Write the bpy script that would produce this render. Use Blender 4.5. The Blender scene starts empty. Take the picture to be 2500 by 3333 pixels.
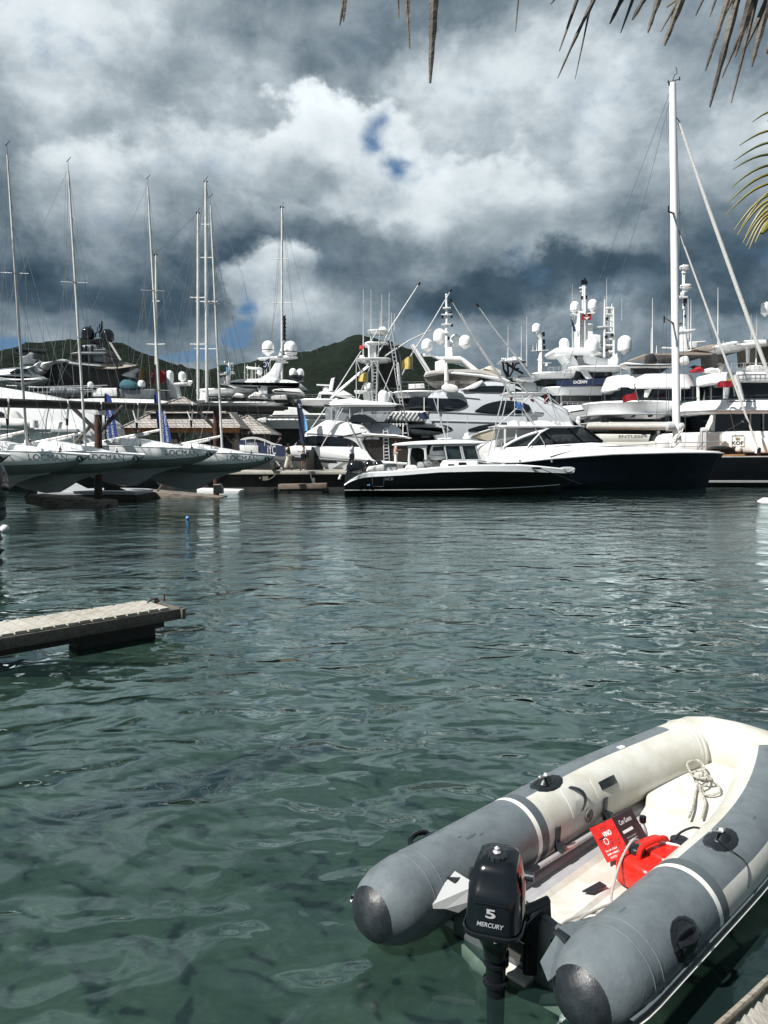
import bpy, bmesh, math, random
import numpy as np
from mathutils import Vector, Matrix, noise
random.seed(7)
R = math.radians
scene = bpy.context.scene
col = scene.collection
# ---------------------------------------------------------------- camera
F, PIT, EYE = 2500.0, R(4.7), 2.6
cam = bpy.data.cameras.new("camera"); co = bpy.data.objects.new("camera", cam); col.objects.link(co)
cam.sensor_fit = 'VERTICAL'; cam.sensor_height = 36.0; cam.lens = 36.0 * F / 3333.0
cam.clip_start = 0.05; cam.clip_end = 6000
co.location = (0, 0, EYE); co.rotation_euler = (math.pi / 2 - PIT, 0, 0)
scene.camera = co
CP, SP = math.cos(PIT), math.sin(PIT)
def D(px, py):
    x = (px - 1250) / F; y = (1666.5 - py) / F
    return Vector((x, CP + y * SP, -SP + y * CP))
# ---------------------------------------------------------------- exposure
vs = scene.view_settings
vs.view_transform = 'Standard'; vs.look = 'None'; vs.gamma = 1; vs.exposure = 0.6
try: vs.use_curve_mapping = False
except Exception: pass
scene.cycles.max_bounces = 8; scene.cycles.transparent_max_bounces = 24
scene.cycles.caustics_reflective = False; scene.cycles.caustics_refractive = False
# ---------------------------------------------------------------- sun
SUN = Vector((-0.58, -0.36, 0.73)).normalized()
sl = bpy.data.lights.new("sun", 'SUN'); sl.energy = 5.0; sl.angle = R(0.53); sl.color = (1.0, 0.97, 0.93)
so = bpy.data.objects.new("sun", sl); col.objects.link(so)
so.rotation_euler = SUN.to_track_quat('Z', 'Y').to_euler(); so.location = (0, 0, 50)
# ---------------------------------------------------------------- world: sky with broken cumulus
W = bpy.data.worlds.new("World"); scene.world = W; W.use_nodes = True
nt = W.node_tree; nt.nodes.clear()
class N:
    def __init__(s, t): s.t = t
    def n(s, kind, **k):
        nd = s.t.nodes.new(kind)
        for a, b in k.items(): setattr(nd, a, b)
        return nd
    def put(s, sock, v):
        if isinstance(v, bpy.types.NodeSocket): s.t.links.new(v, sock)
        elif v is not None: sock.default_value = v
    def m(s, op, a, b=None, c=None, clamp=False):
        nd = s.n('ShaderNodeMath', operation=op); nd.use_clamp = clamp
        s.put(nd.inputs[0], a); s.put(nd.inputs[1], b)
        if c is not None: s.put(nd.inputs[2], c)
        return nd.outputs[0]
    def v(s, op, a, b=None):
        nd = s.n('ShaderNodeVectorMath', operation=op)
        s.put(nd.inputs[0], a); s.put(nd.inputs[1], b)
        return nd.outputs['Value'] if op in ('LENGTH', 'DOT_PRODUCT', 'DISTANCE') else nd.outputs[0]
    def noise(s, vec, scale, detail=4, rough=.5, dist=0, out=0):
        nd = s.n('ShaderNodeTexNoise'); s.put(nd.inputs['Vector'], vec)
        nd.inputs['Scale'].default_value = scale; nd.inputs['Detail'].default_value = detail
        nd.inputs['Roughness'].default_value = rough; nd.inputs['Distortion'].default_value = dist
        return nd.outputs[out]
    def ramp(s, f, stops, interp='LINEAR'):
        nd = s.n('ShaderNodeValToRGB'); s.put(nd.inputs[0], f); e = nd.color_ramp.elements
        nd.color_ramp.interpolation = interp
        while len(e) < len(stops): e.new(0.5)
        for q, (p, c) in zip(e, stops): q.position = p; q.color = (*c, 1)
        return nd.outputs[0]
    def rng(s, f, a, b, c=0., d=1., smooth=True):
        nd = s.n('ShaderNodeMapRange', interpolation_type='SMOOTHSTEP' if smooth else 'LINEAR')
        s.put(nd.inputs[0], f)
        for i, q in zip((1, 2, 3, 4), (a, b, c, d)): nd.inputs[i].default_value = q
        return nd.outputs[0]
    def mix(s, f, a, b, kind='MIX'):
        nd = s.n('ShaderNodeMix', data_type='RGBA', blend_type=kind)
        s.put(nd.inputs[0], f); s.put(nd.inputs[6], a); s.put(nd.inputs[7], b)
        return nd.outputs[2]
n = N(nt)
sky = n.n('ShaderNodeTexSky', sky_type='NISHITA'); sky.sun_disc = False
sky.sun_elevation = math.asin(SUN.z); sky.sun_rotation = math.atan2(SUN.x, SUN.y)
sky.air_density = 1.0; sky.dust_density = 0.4; sky.ozone_density = 2.5
dvec = n.n('ShaderNodeTexCoord').outputs['Generated']
st = n.v('MULTIPLY', dvec, (1, 1, 1.35))
wn = n.v('SUBTRACT', n.noise(st, 4.5, 4, .6, 0, 1), (.5, .5, .5))
wd = n.v('ADD', dvec, n.v('MULTIPLY', wn, (.15, .15, .15)))
wst = n.v('ADD', st, n.v('MULTIPLY', wn, (.05, .05, .05)))
big = n.noise(wst, 3.6, 7, .58)
fine = n.noise(wst, 9.5, 6, .62)
big2 = n.noise(n.v('ADD', wst, (.020, .0, -.040)), 3.6, 7, .58)
relief = n.m('MULTIPLY', n.m('SUBTRACT', big, big2), 1.15)
fc = n.v('SUBTRACT', n.noise(st, 13, 5, .65, 0, 1), (.5, .5, .5))
wd2 = n.v('ADD', dvec, n.v('ADD', n.v('MULTIPLY', wn, (.12, .12, .12)), n.v('MULTIPLY', fc, (.075, .075, .075))))
sep = n.n('ShaderNodeSeparateXYZ'); n.put(sep.inputs[0], dvec); dz_ = sep.outputs[2]
tex = n.m('ADD', n.m('ADD', n.m('MULTIPLY', n.m('SUBTRACT', big, .5), .30), n.m('MULTIPLY', n.m('SUBTRACT', fine, .5), .30)), relief)
def blob(px, py, r, ky=1.0, soft=0.0, w=None):
    d = D(px, py).normalized(); q = F / 1.05
    df = n.v('MULTIPLY', n.v('SUBTRACT', w or wd, tuple(d)), (q / r, q / r, q / r / ky))
    return n.rng(n.v('LENGTH', df), 1.0, soft, 0, 1)
val = .40
for px, py, rx, ry, b_, g_, soft in [
    (300, 300, 1000, 520, .52, .05, 0), (1250, 100, 560, 260, .36, 0, 0), (170, 110, 360, 290, .70, .1, .1), (620, 400, 330, 170, .42, 0, 0), (2330, 230, 360, 330, .36, 0, 0),
    (1720, 560, 560, 480, .56, .20, .5), (1560, 330, 330, 220, .62, .1, .5), (350, 900, 750, 190, .17, 0, .2), (340, 690, 280, 180, .54, .26, .66), (700, 600, 330, 170, .50, .2, .5),
    (1120, 600, 330, 250, .66, .34, .80), (900, 560, 190, 110, .58, .2, .6), (1130, 800, 430, 110, .23, 0, .2), (700, 890, 330, 150, .19, 0, .1), (890, 950, 190, 150, .56, .22, .7), (1300, 940, 430, 130, .25, 0, .1),
    (1600, 690, 240, 160, .58, .25, .66), (2400, 560, 260, 200, .52, .15, .45), (1800, 900, 780, 85, .15, 0, .3), (2380, 800, 330, 150, .22, 0, .2), (1850, 1090, 700, 120, .42, .1, .3), (2350, 960, 330, 90, .19, 0, .2), (300, 1060, 520, 60, .36, 0, .1)]:
    e0 = D(px, py).normalized().z; m_ = blob(px, py, rx, ry / rx, soft, wd2)
    inner = b_ if not g_ else n.m('ADD', b_, n.m('MULTIPLY', n.m('SUBTRACT', dz_, e0), g_ * F / ry, None, False))
    mxn = n.n('ShaderNodeMix', data_type='FLOAT'); n.put(mxn.inputs[0], m_); n.put(mxn.inputs[2], val); n.put(mxn.inputs[3], inner); val = mxn.outputs[0]
val = n.m('ADD', val, tex)
ccol = n.ramp(val, [(0.0, (.030, .055, .078)), (.17, (.065, .100, .130)), (.34, (.170, .212, .243)), (.53, (.37, .41, .435)), (.72, (.68, .71, .72)), (1., (.92, .93, .93))])
gap = n.m('ADD', blob(1262, 395, 96, 1.3, -.1), n.m('MULTIPLY', blob(1350, 545, 90, 1., .3), .65))
for q in [(805, 1030, 80, 1.1, .0), (770, 1120, 100, .5, .3), (40, 1180, 300, .2, .4), (560, 1150, 150, .25, .5)]:
    gap = n.m('ADD', gap, n.m('MULTIPLY', blob(*q), .85))
gap = n.rng(n.m('ADD', gap, n.m('MULTIPLY', n.m('SUBTRACT', fine, .5), 2.3)), .12, 1.0)
blue = n.mix(.86, sky.outputs[0], (.42, 1.10, 2.15, 1))
csc = n.v('MULTIPLY', ccol, (6.7, 7.15, 7.45))
bg = n.n('ShaderNodeBackground'); n.put(bg.inputs[0], n.mix(gap, csc, blue)); bg.inputs[1].default_value = 0.1
nt.links.new(bg.outputs[0], n.n('ShaderNodeOutputWorld').inputs[0])
W.cycles.sampling_method = 'MANUAL'; W.cycles.sample_map_resolution = 256
# ---------------------------------------------------------------- materials
MATS = {}
def mat(name, c, rough=.5, metal=0., var=0., vs_=3., bump=0., bs=20., coat=0., c2=None, spec=.5):
    if name in MATS: return MATS[name]
    m = bpy.data.materials.new(name); m.use_nodes = True; t = N(m.node_tree)
    b = m.node_tree.nodes['Principled BSDF']
    b.inputs['Base Color'].default_value = (*c, 1); b.inputs['Roughness'].default_value = rough
    b.inputs['Metallic'].default_value = metal; b.inputs['Coat Weight'].default_value = coat; b.inputs['Coat Roughness'].default_value = .05
    b.inputs['Specular IOR Level'].default_value = spec
    tc = t.n('ShaderNodeTexCoord').outputs['Object']
    if var or c2:
        f = t.rng(t.noise(tc, vs_, 6, .65), .35, .68)
        lo = c2 if c2 else tuple(q * (1 - var) for q in c)
        t.put(b.inputs['Base Color'], t.mix(f, (*c, 1), (*lo, 1)))
        t.put(b.inputs['Roughness'], t.rng(t.noise(tc, vs_ * 2.3, 4), .3, .7, max(rough - .08, .02), min(rough + .1, 1)))
    if bump:
        bn = t.n('ShaderNodeBump'); bn.inputs['Strength'].default_value = bump; bn.inputs['Distance'].default_value = .02
        t.put(bn.inputs['Height'], t.noise(tc, bs, 5, .6)); t.put(b.inputs['Normal'], bn.outputs[0])
    MATS[name] = m; return m
def wood(name, a, b_, sc=(1.2, 14, 14), rough=.85, axis=0):
    m = bpy.data.materials.new(name); m.use_nodes = True; t = N(m.node_tree); b = m.node_tree.nodes['Principled BSDF']
    tc = t.n('ShaderNodeTexCoord').outputs['Object']
    s = list(sc)
    if axis == 1: s = [sc[1], sc[0], sc[2]]
    if axis == 2: s = [sc[1], sc[2], sc[0]]
    g = t.noise(t.v('MULTIPLY', tc, tuple(s)), 2.0, 8, .7, .6)
    big_ = t.noise(tc, 1.3, 4, .6)
    f = t.rng(t.m('ADD', t.m('MULTIPLY', g, .7), t.m('MULTIPLY', big_, .3)), .38, .64)
    t.put(b.inputs['Base Color'], t.mix(f, (*a, 1), (*b_, 1))); b.inputs['Roughness'].default_value = rough
    bn = t.n('ShaderNodeBump'); bn.inputs['Strength'].default_value = .6; bn.inputs['Distance'].default_value = .01
    t.put(bn.inputs['Height'], g); t.put(b.inputs['Normal'], bn.outputs[0])
    MATS[name] = m; return m
WHT = mat('white_gelcoat', (.83, .84, .84), .22, var=.07, vs_=.7, coat=.4)
WHT2 = mat('white_paint', (.72, .73, .72), .4, var=.12, vs_=2)
CREAM = mat('cream_paint', (.55, .52, .44), .5, var=.1)
GREY = mat('grey_metallic', (.17, .19, .20), .3, .2, var=.15, vs_=.6, coat=.5)
LGREY = mat('pale_grey', (.42, .44, .45), .35, var=.1)
SHGREY = mat('shaded_side_hull', (.52, .55, .58), .22, var=.05, vs_=.3, coat=.5)  # blue-grey paints the shade onto the central yacht's side
BLK = mat('black_gloss', (.006, .007, .009), .12, coat=.3)
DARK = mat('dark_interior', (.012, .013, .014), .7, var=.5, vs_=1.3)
GLS = mat('tinted_glass', (.006, .009, .012), .04, coat=.2)
NAVY = mat('navy_cloth', (.012, .025, .07), .8, var=.2)
NAVYH = mat('navy_hull', (.003, .005, .012), .10, spec=.35)
BLKH = mat('black_hull', (.003, .003, .004), .10, spec=.35)
BLUE = mat('blue_cloth', (.015, .05, .24), .75, var=.2)
LBLUE = mat('light_blue_cloth', (.12, .35, .62), .75, var=.2)
YEL = mat('yellow_cloth', (.50, .40, .13), .85, c2=(.38, .27, .07), vs_=3)
RED = mat('red_cloth', (.38, .012, .025), .75, var=.4, vs_=4)
REDP = mat('red_plastic', (.62, .018, .010), .32, var=.12, vs_=8)
ALU = mat('polished_aluminium', (.50, .51, .52), .42, .35, var=.15)
ALUP = mat('painted_mast', (.62, .62, .59), .38, .1, var=.2, vs_=1.5)
WIRE = mat('rigging_wire', (.16, .17, .18), .45, .6)
ROPE = mat('rope', (.62, .60, .52), .9, bump=.8, bs=160, c2=(.3, .29, .25), vs_=60)
BEIGE = mat('beige_canvas', (.30, .26, .22), .9, var=.2)
SKIN = mat('skin_brown', (.13, .06, .035), .55)
SKIN2 = mat('skin_light', (.45, .26, .18), .55)
CANV = mat('white_canvas', (.70, .70, .68), .85, var=.15, vs_=1.5)
TEAK = wood('teak', (.42, .22, .10), (.25, .12, .05))
WGREY = wood('weathered_wood', (.46, .44, .39), (.27, .25, .21), axis=1)
WGREY2 = wood('weathered_wood_dark', (.13, .115, .095), (.05, .045, .038))
DKW = wood('dark_wood', (.035, .033, .028), (.014, .013, .012))
RUST = mat('rusty_steel', (.075, .022, .013), .8, c2=(.025, .012, .009), vs_=2.5, bump=.3)
CONC = mat('dock_concrete', (.40, .38, .33), .85, c2=(.22, .21, .18), vs_=.8, bump=.4)
# ---------------------------------------------------------------- geometry helpers
class Fr:
    """vertical plane through column px at distance Y, turned by yaw degrees; d is the offset away from the camera"""
    def __init__(s, Y, yaw=0., px=1250.):
        q = D(px, 1500); s.o = Vector((q.x * Y / q.y, Y, 0)); a = R(yaw)
        s.u = Vector((math.cos(a), math.sin(a), 0)); s.n = Vector((-math.sin(a), math.cos(a), 0))
    def pt(s, px, py, d=0.):
        r = D(px, py); e = Vector((0, 0, EYE)); o = s.o + s.n * d
        t = (o - e).dot(s.n) / r.dot(s.n); return e + r * t
    def mpp(s, px=1250, py=1400):
        return (s.pt(px + 5, py) - s.pt(px - 5, py)).length / 10
def ground(px, py, z=0.):
    r = D(px, py); t = (z - EYE) / r.z; return Vector((0, 0, EYE)) + r * t
class G:
    def __init__(s): s.v = []; s.f = []; s.mi = []
    def add(s, vs_, fs, mi=0):
        o = len(s.v); s.v += [Vector(q) for q in vs_]; s.f += [tuple(i + o for i in f) for f in fs]; s.mi += [mi] * len(fs); return s
    def grid(s, rows, closed=False, mi=0, cap0=False, cap1=False):
        k = len(rows[0]); vs_ = [p for r in rows for p in r]; fs = []
        for i in range(len(rows) - 1):
            for j in range(k if closed else k - 1):
                a = i * k + j; b = i * k + (j + 1) % k; fs.append((a, b, b + k, a + k))
        if cap0: fs.append(tuple(range(k))[::-1])
        if cap1: fs.append(tuple(range((len(rows) - 1) * k, len(rows) * k)))
        return s.add(vs_, fs, mi)
    def box(s, c, sz, rz=0., mi=0, bev=0.):
        c = Vector(c); hx, hy, hz = sz[0] / 2, sz[1] / 2, sz[2] / 2; ca, sa = math.cos(rz), math.sin(rz)
        def pl(x, y, z): return c + Vector((x * ca - y * sa, x * sa + y * ca, z))
        if not bev:
            v = [pl(x, y, z) for z in (-hz, hz) for x, y in ((-hx, -hy), (hx, -hy), (hx, hy), (-hx, hy))]
            return s.add(v, [(3, 2, 1, 0), (4, 5, 6, 7), (0, 1, 5, 4), (1, 2, 6, 5), (2, 3, 7, 6), (3, 0, 4, 7)], mi)
        b = min(bev, hx * .9, hy * .9, hz * .9); rows = []
        for z, i in ((-hz, b), (-hz + b * .3, b * .3), (-hz + b, 0), (hz - b, 0), (hz - b * .3, b * .3), (hz, b)):
            rows.append([pl(x, y, z) for x, y in rrect(hx - i, hy - i, b, 3)])
        return s.grid(rows, True, mi, True, True)
    def tube(s, pts, r, k=8, mi=0, cap=True):
        pts = [Vector(p) for p in pts]; rr = r if isinstance(r, (list, tuple)) else [r] * len(pts)
        if len(rr) != len(pts): rr = [rr[0] + (rr[-1] - rr[0]) * i / (len(pts) - 1) for i in range(len(pts))]
        rows = []; nrm = None
        for i, p in enumerate(pts):
            t = (pts[min(i + 1, len(pts) - 1)] - pts[max(i - 1, 0)])
            if t.length < 1e-9: t = Vector((0, 0, 1))
            t.normalize()
            if nrm is None: nrm = t.orthogonal().normalized()
            else:
                nrm = nrm - t * nrm.dot(t)
                nrm = t.orthogonal().normalized() if nrm.length < 1e-6 else nrm.normalized()
            bn = t.cross(nrm)
            rows.append([p + (nrm * math.cos(2 * math.pi * j / k) + bn * math.sin(2 * math.pi * j / k)) * rr[i] for j in range(k)])
        return s.grid(rows, True, mi, cap, cap)
    def lathe(s, c, prof, k=20, axis=(0, 0, 1), mi=0, cap=True):
        c = Vector(c); a = Vector(axis).normalized(); x = a.orthogonal().normalized(); y = a.cross(x)
        rows = [[c + a * h + (x * math.cos(2 * math.pi * j / k) + y * math.sin(2 * math.pi * j / k)) * max(r, 1e-4) for j in range(k)] for r, h in prof]
        return s.grid(rows, True, mi, cap, cap)
    def prism(s, pts, n_, depth, bev=0., mi=0):
        """outline pts (3-D, coplanar, normal n_) swept along n_ by depth with chamfered ends"""
        n_ = Vector(n_); pts = [Vector(p) for p in pts]
        if bev:
            u = n_.cross(Vector((0, 0, 1)))
            u = u.normalized() if u.length > .1 else Vector((1, 0, 0)); w = n_.cross(u).normalized(); k = len(pts)
            q = [(p.dot(u), p.dot(w)) for p in pts]; ar = sum(q[i][0] * q[(i + 1) % k][1] - q[(i + 1) % k][0] * q[i][1] for i in range(k))
            sg = 1 if ar > 0 else -1; ins = []
            for i in range(k):
                a, b, c = q[i - 1], q[i], q[(i + 1) % k]
                e1 = Vector((b[0] - a[0], b[1] - a[1])); e2 = Vector((c[0] - b[0], c[1] - b[1]))
                if e1.length < 1e-6: e1 = e2
                if e2.length < 1e-6: e2 = e1
                e1.normalize(); e2.normalize(); n1 = Vector((-e1.y, e1.x)) * sg; n2 = Vector((-e2.y, e2.x)) * sg
                m_ = n1 + n2; m_ = n1 if m_.length < .3 else m_.normalized(); l = bev / max(m_.dot(n1), .5)
                ins.append(pts[i] + (u * m_.x + w * m_.y) * l)
            rows = [[ins[i] for i in range(k)], [(pts[i] * .7 + ins[i] * .3) + n_ * bev * .3 for i in range(k)], [p + n_ * bev for p in pts],
                    [p + n_ * (depth - bev) for p in pts], [p + n_ * depth for p in ins]]
        else: rows = [pts, [p + n_ * depth for p in pts]]
        return s.grid(rows, True, mi, True, True)
    # pixel-plane conveniences (photo column/row on a real vertical plane at its real distance)
    def pp(s, fr, pts, d0, d1, bev=0., mi=0):
        return s.prism([fr.pt(x, y, d0) for x, y in pts], fr.n, d1 - d0, bev, mi)
    def pt(s, fr, pts, r, d=0., k=6, mi=0):
        return s.tube([fr.pt(q[0], q[1], q[2] if len(q) > 2 else d) for q in pts], r, k, mi)
    def slab(s, fr, x0, x1, yt, yb, depth, rad=1., d0=0., ins_b=0., ins_t=0., mi=0, k=6):
        """rounded-corner deck level seen from outside: plan is a rounded rectangle, d0 is the near face"""
        a = fr.pt(x0, yb, d0); b = fr.pt(x1, yb, d0); zt = fr.pt((x0 + x1) / 2, yt, d0).z; zb = fr.pt((x0 + x1) / 2, yb, d0).z
        c = (a + b) / 2 + fr.n * depth / 2; hx = (b - a).length / 2; hy = depth / 2; rows = []; h = zt - zb; e = min(.25 * abs(h), .12)
        for z, i in ((zb, ins_b + e), (zb + e * .3, ins_b + e * .3), (zb + e, ins_b), (zt - e, ins_t), (zt - e * .3, ins_t + e * .3), (zt, ins_t + e)):
            i = min(i, hx * .9, hy * .9)
            rows.append([Vector((c.x, c.y, 0)) + fr.u * x + fr.n * y + Vector((0, 0, z)) for x, y in rrect(hx - i, hy - i, min(rad, hx * .95, hy * .95), k)])
        return s.grid(rows, True, mi, True, True)
    def dome(s, fr, px, yt, yb, rp, d=0., k=20, mi=0, base=True):
        m_ = fr.mpp(px, yt); r = rp * m_; c = fr.pt(px, yb, d); h = (yb - yt) * m_
        pr = [(r * .62, 0), (r * .82, h * .05), (r * .97, h * .12), (r, h * .2)]
        hr = min(r, h * .6)
        for i in range(0, 9):
            a = i / 8 * math.pi / 2; pr.append((r * math.cos(a), h - hr + hr * math.sin(a)))
        s.lathe(c, pr, k, mi=mi)
        if base: s.lathe(c, [(r * .25, -h * .16), (r * .3, -h * .12), (r * .6, 0)], k, mi=mi)
        return s
def rrect(hx, hy, r, k=4):
    r = max(min(r, hx, hy), 1e-3); out = []
    for cx, cy, a0 in ((hx - r, hy - r, 0), (-hx + r, hy - r, 90), (-hx + r, -hy + r, 180), (hx - r, -hy + r, 270)):
        for i in range(k + 1):
            a = R(a0 + 90 * i / k); out.append((cx + r * math.cos(a), cy + r * math.sin(a)))
    return out
def sm(pts, k=4, closed=True):
    """Catmull-Rom through the points"""
    out = []; L = len(pts); rg = range(L) if closed else range(L - 1)
    for i in rg:
        if closed: p = [pts[(i + j) % L] for j in (-1, 0, 1, 2)]
        else: p = [pts[max(i - 1, 0)], pts[i], pts[i + 1], pts[min(i + 2, L - 1)]]
        for q in range(k):
            t = q / k
            out.append(tuple(.5 * (2 * p[1][c] + (p[2][c] - p[0][c]) * t + (2 * p[0][c] - 5 * p[1][c] + 4 * p[2][c] - p[3][c]) * t * t + (3 * p[1][c] - p[0][c] - 3 * p[2][c] + p[3][c]) * t ** 3) for c in range(len(p[0]))))
    if not closed: out.append(tuple(pts[-1]))
    return out
def wpos(o):
    v = Vector((0, 0, 0))
    while o: v += Vector(o.location); o = o.parent
    return v
def tag(o, label=None, cat=None, group=None, kind=None):
    if label: o['label'] = label
    if cat: o['category'] = cat
    if group: o['group'] = group
    if kind: o['kind'] = kind
    return o
def thing(name, label, cat, loc=(0, 0, 0), group=None):
    o = bpy.data.objects.new(name, None); col.objects.link(o); o.location = loc; o.empty_display_size = .2
    return tag(o, label, cat, group)
SPLIT = {'pillar', 'tube_seam', 'bow_seam', 'filler_cap', 'spreader', 'cockpit_shade', 'drain_plug', 'mast_lamp', 'winch', 'drain', 'deck_light', 'lamp', 'hardtop_light', 'small_dome', 'radar_scanner', 'horn', 'console_opening', 'side_beam', 'reel', 'aft_cushion', 'saloon_glass', 'covered_gear', 'deck_cleat', 'printed_emblem', 'whip_antennas', 'cowling_latch', 'pole_tip', 'crows_nest_frame', 'outrigger_poles', 'dome_mast', 'distant'}
def pieces(g):
    par = list(range(len(g.v)))
    def find(a):
        while par[a] != a: par[a] = par[par[a]]; a = par[a]
        return a
    for f in g.f:
        r = find(f[0])
        for q in f[1:]: par[find(q)] = r
    out = {}
    for f, mi in zip(g.f, g.mi): out.setdefault(find(f[0]), []).append((f, mi))
    res = []
    for fl in out.values():
        h = G(); ids = {}
        for f, mi in fl:
            for q in f:
                if q not in ids: ids[q] = len(h.v); h.v.append(g.v[q])
            h.f.append(tuple(ids[q] for q in f)); h.mi.append(mi)
        res.append(h)
    return res
def ob(name, g, m, parent=None, *a, **k):
    if name in SPLIT and parent is not None:
        ps = pieces(g)
        if 1 < len(ps) <= 40: return [ob1({'whip_antennas': 'whip_antenna', 'outrigger_poles': 'outrigger_pole'}.get(name, name), h, m, parent, *a, **k) for h in ps][0]
    return ob1(name, g, m, parent, *a, **k)
def ob1(name, g, m, parent=None, label=None, cat=None, group=None, kind=None, ang=38, loc=None, smooth=True):
    me = bpy.data.meshes.new(name)
    o = bpy.data.objects.new(name, me); col.objects.link(o)
    if parent: o.parent = parent; off = wpos(parent)
    else:
        off = Vector(loc) if loc is not None else Vector((0, 0, 0)); o.location = off
    me.from_pydata([tuple(v - off) for v in g.v], [], g.f)
    for q in (m if isinstance(m, (list, tuple)) else [m]): me.materials.append(q)
    me.polygons.foreach_set('material_index', g.mi)
    bm = bmesh.new(); bm.from_mesh(me); bmesh.ops.recalc_face_normals(bm, faces=bm.faces); bm.to_mesh(me); bm.free()
    if smooth:
        me.polygons.foreach_set('use_smooth', [True] * len(me.polygons)); me.set_sharp_from_angle(angle=R(ang))
    me.update()
    return tag(o, label, cat, group, kind)
def base(g, z=None):
    v = sum(g.v, Vector()) / len(g.v); return Vector((v.x, v.y, min(q.z for q in g.v) if z is None else z))
def text(name, body, origin, xd, yd, size, m, parent, thick=.004, width=None, bold=0., warp=None, shear=0.):
    """real lettering mesh lying in the plane (xd, yd), origin at its centre"""
    cu = bpy.data.curves.new(name, 'FONT'); cu.body = body; cu.size = 1; cu.extrude = 0; cu.offset = bold; cu.align_x = 'CENTER'; cu.align_y = 'CENTER'; cu.shear = shear
    tmp = bpy.data.objects.new('tmp', cu); col.objects.link(tmp)
    dg = bpy.context.evaluated_depsgraph_get(); me0 = bpy.data.meshes.new_from_object(tmp.evaluated_get(dg))
    bpy.data.objects.remove(tmp)
    xs = [v.co.x for v in me0.vertices]; ys = [v.co.y for v in me0.vertices]
    w = max(xs) - min(xs); h = max(ys) - min(ys); sy = size / h; sx = sy if width is None else width / w
    cx = (max(xs) + min(xs)) / 2; cy = (max(ys) + min(ys)) / 2
    xd = Vector(xd).normalized(); yd = Vector(yd).normalized(); g = G(); vv = []
    for v in me0.vertices:
        a, b = (v.co.x - cx) * sx, (v.co.y - cy) * sy
        p = Vector(origin) + xd * a + yd * b
        vv.append(warp(p) if warp else p)
    g.add(vv, [tuple(p.vertices) for p in me0.polygons]); bpy.data.meshes.remove(me0)
    return ob(name, g, m, parent, smooth=False)
def copy_tree(o, parent=None):
    c = o.copy(); col.objects.link(c)
    if parent: c.parent = parent
    for ch in list(o.children): copy_tree(ch, c)
    return c
# ================================================================= SETTING
# ---- water
wm = bpy.data.materials.new('sea_water'); wm.use_nodes = True; t = N(wm.node_tree); wm.node_tree.nodes.clear()
tc = t.n('ShaderNodeTexCoord').outputs['Object']
wp = t.v('MULTIPLY', tc, (1.0, 1.25, 1))
wq = t.v('ADD', wp, t.v('MULTIPLY', t.v('SUBTRACT', t.noise(wp, .9, 3, .5, 0, 1), (.5, .5, .5)), (.9, .9, 0)))
swell = t.noise(wq, .6, 1, .5)
mid = t.noise(wq, 1.7, 1, .5, .35)
small = t.noise(wq, 6.5, 3, .55, .3)
calm = t.rng(t.noise(tc, .16, 3, .6), .36, .64, .45, 1.35)
vy = t.n('ShaderNodeSeparateXYZ'); t.put(vy.inputs[0], tc)
far = t.rng(vy.outputs[1], 7, 26, 0, 1)
hgt = t.m('ADD', t.m('MULTIPLY', swell, .10), t.m('MULTIPLY', mid, t.rng(vy.outputs[1], 5, 24, .074, .034)))
hgt = t.m('ADD', hgt, t.m('MULTIPLY', t.m('MULTIPLY', small, calm), t.m('ADD', .0022, t.m('MULTIPLY', far, .014))))
bn = t.n('ShaderNodeBump'); bn.inputs['Strength'].default_value = 1; bn.inputs['Distance'].default_value = 1.0
t.put(bn.inputs['Height'], hgt)
fr_ = t.n('ShaderNodeFresnel'); fr_.inputs['IOR'].default_value = 1.34; t.put(fr_.inputs['Normal'], bn.outputs[0])
gl = t.n('ShaderNodeBsdfGlossy'); gl.inputs['Roughness'].default_value = .035; gl.inputs['Color'].default_value = (.80, .95, .97, 1); t.put(gl.inputs['Normal'], bn.outputs[0])
tr = t.n('ShaderNodeBsdfTransparent'); tr.inputs[0].default_value = (.66, .80, .74, 1)
df = t.n('ShaderNodeBsdfDiffuse'); t.put(df.inputs['Color'], t.mix(t.noise(tc, .7, 5, .6), (.015, .033, .031, 1), (.022, .044, .041, 1)))
mx = t.n('ShaderNodeMixShader'); mx.inputs[0].default_value = .38; t.put(mx.inputs[1], tr.outputs[0]); t.put(mx.inputs[2], df.outputs[0])
mx2 = t.n('ShaderNodeMixShader'); t.put(mx2.inputs[0], t.m('MINIMUM', t.m('MULTIPLY', fr_.outputs[0], 1.65), .96)); t.put(mx2.inputs[1], mx.outputs[0]); t.put(mx2.inputs[2], gl.outputs[0])
t.put(t.n('ShaderNodeOutputMaterial').inputs[0], mx2.outputs[0])
g = G(); g.add([(-2500, -300, 0), (2500, -300, 0), (2500, 4500, 0), (-2500, 4500, 0)], [(0, 1, 2, 3)])
ob('water', g, wm, kind='structure', smooth=False)
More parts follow.
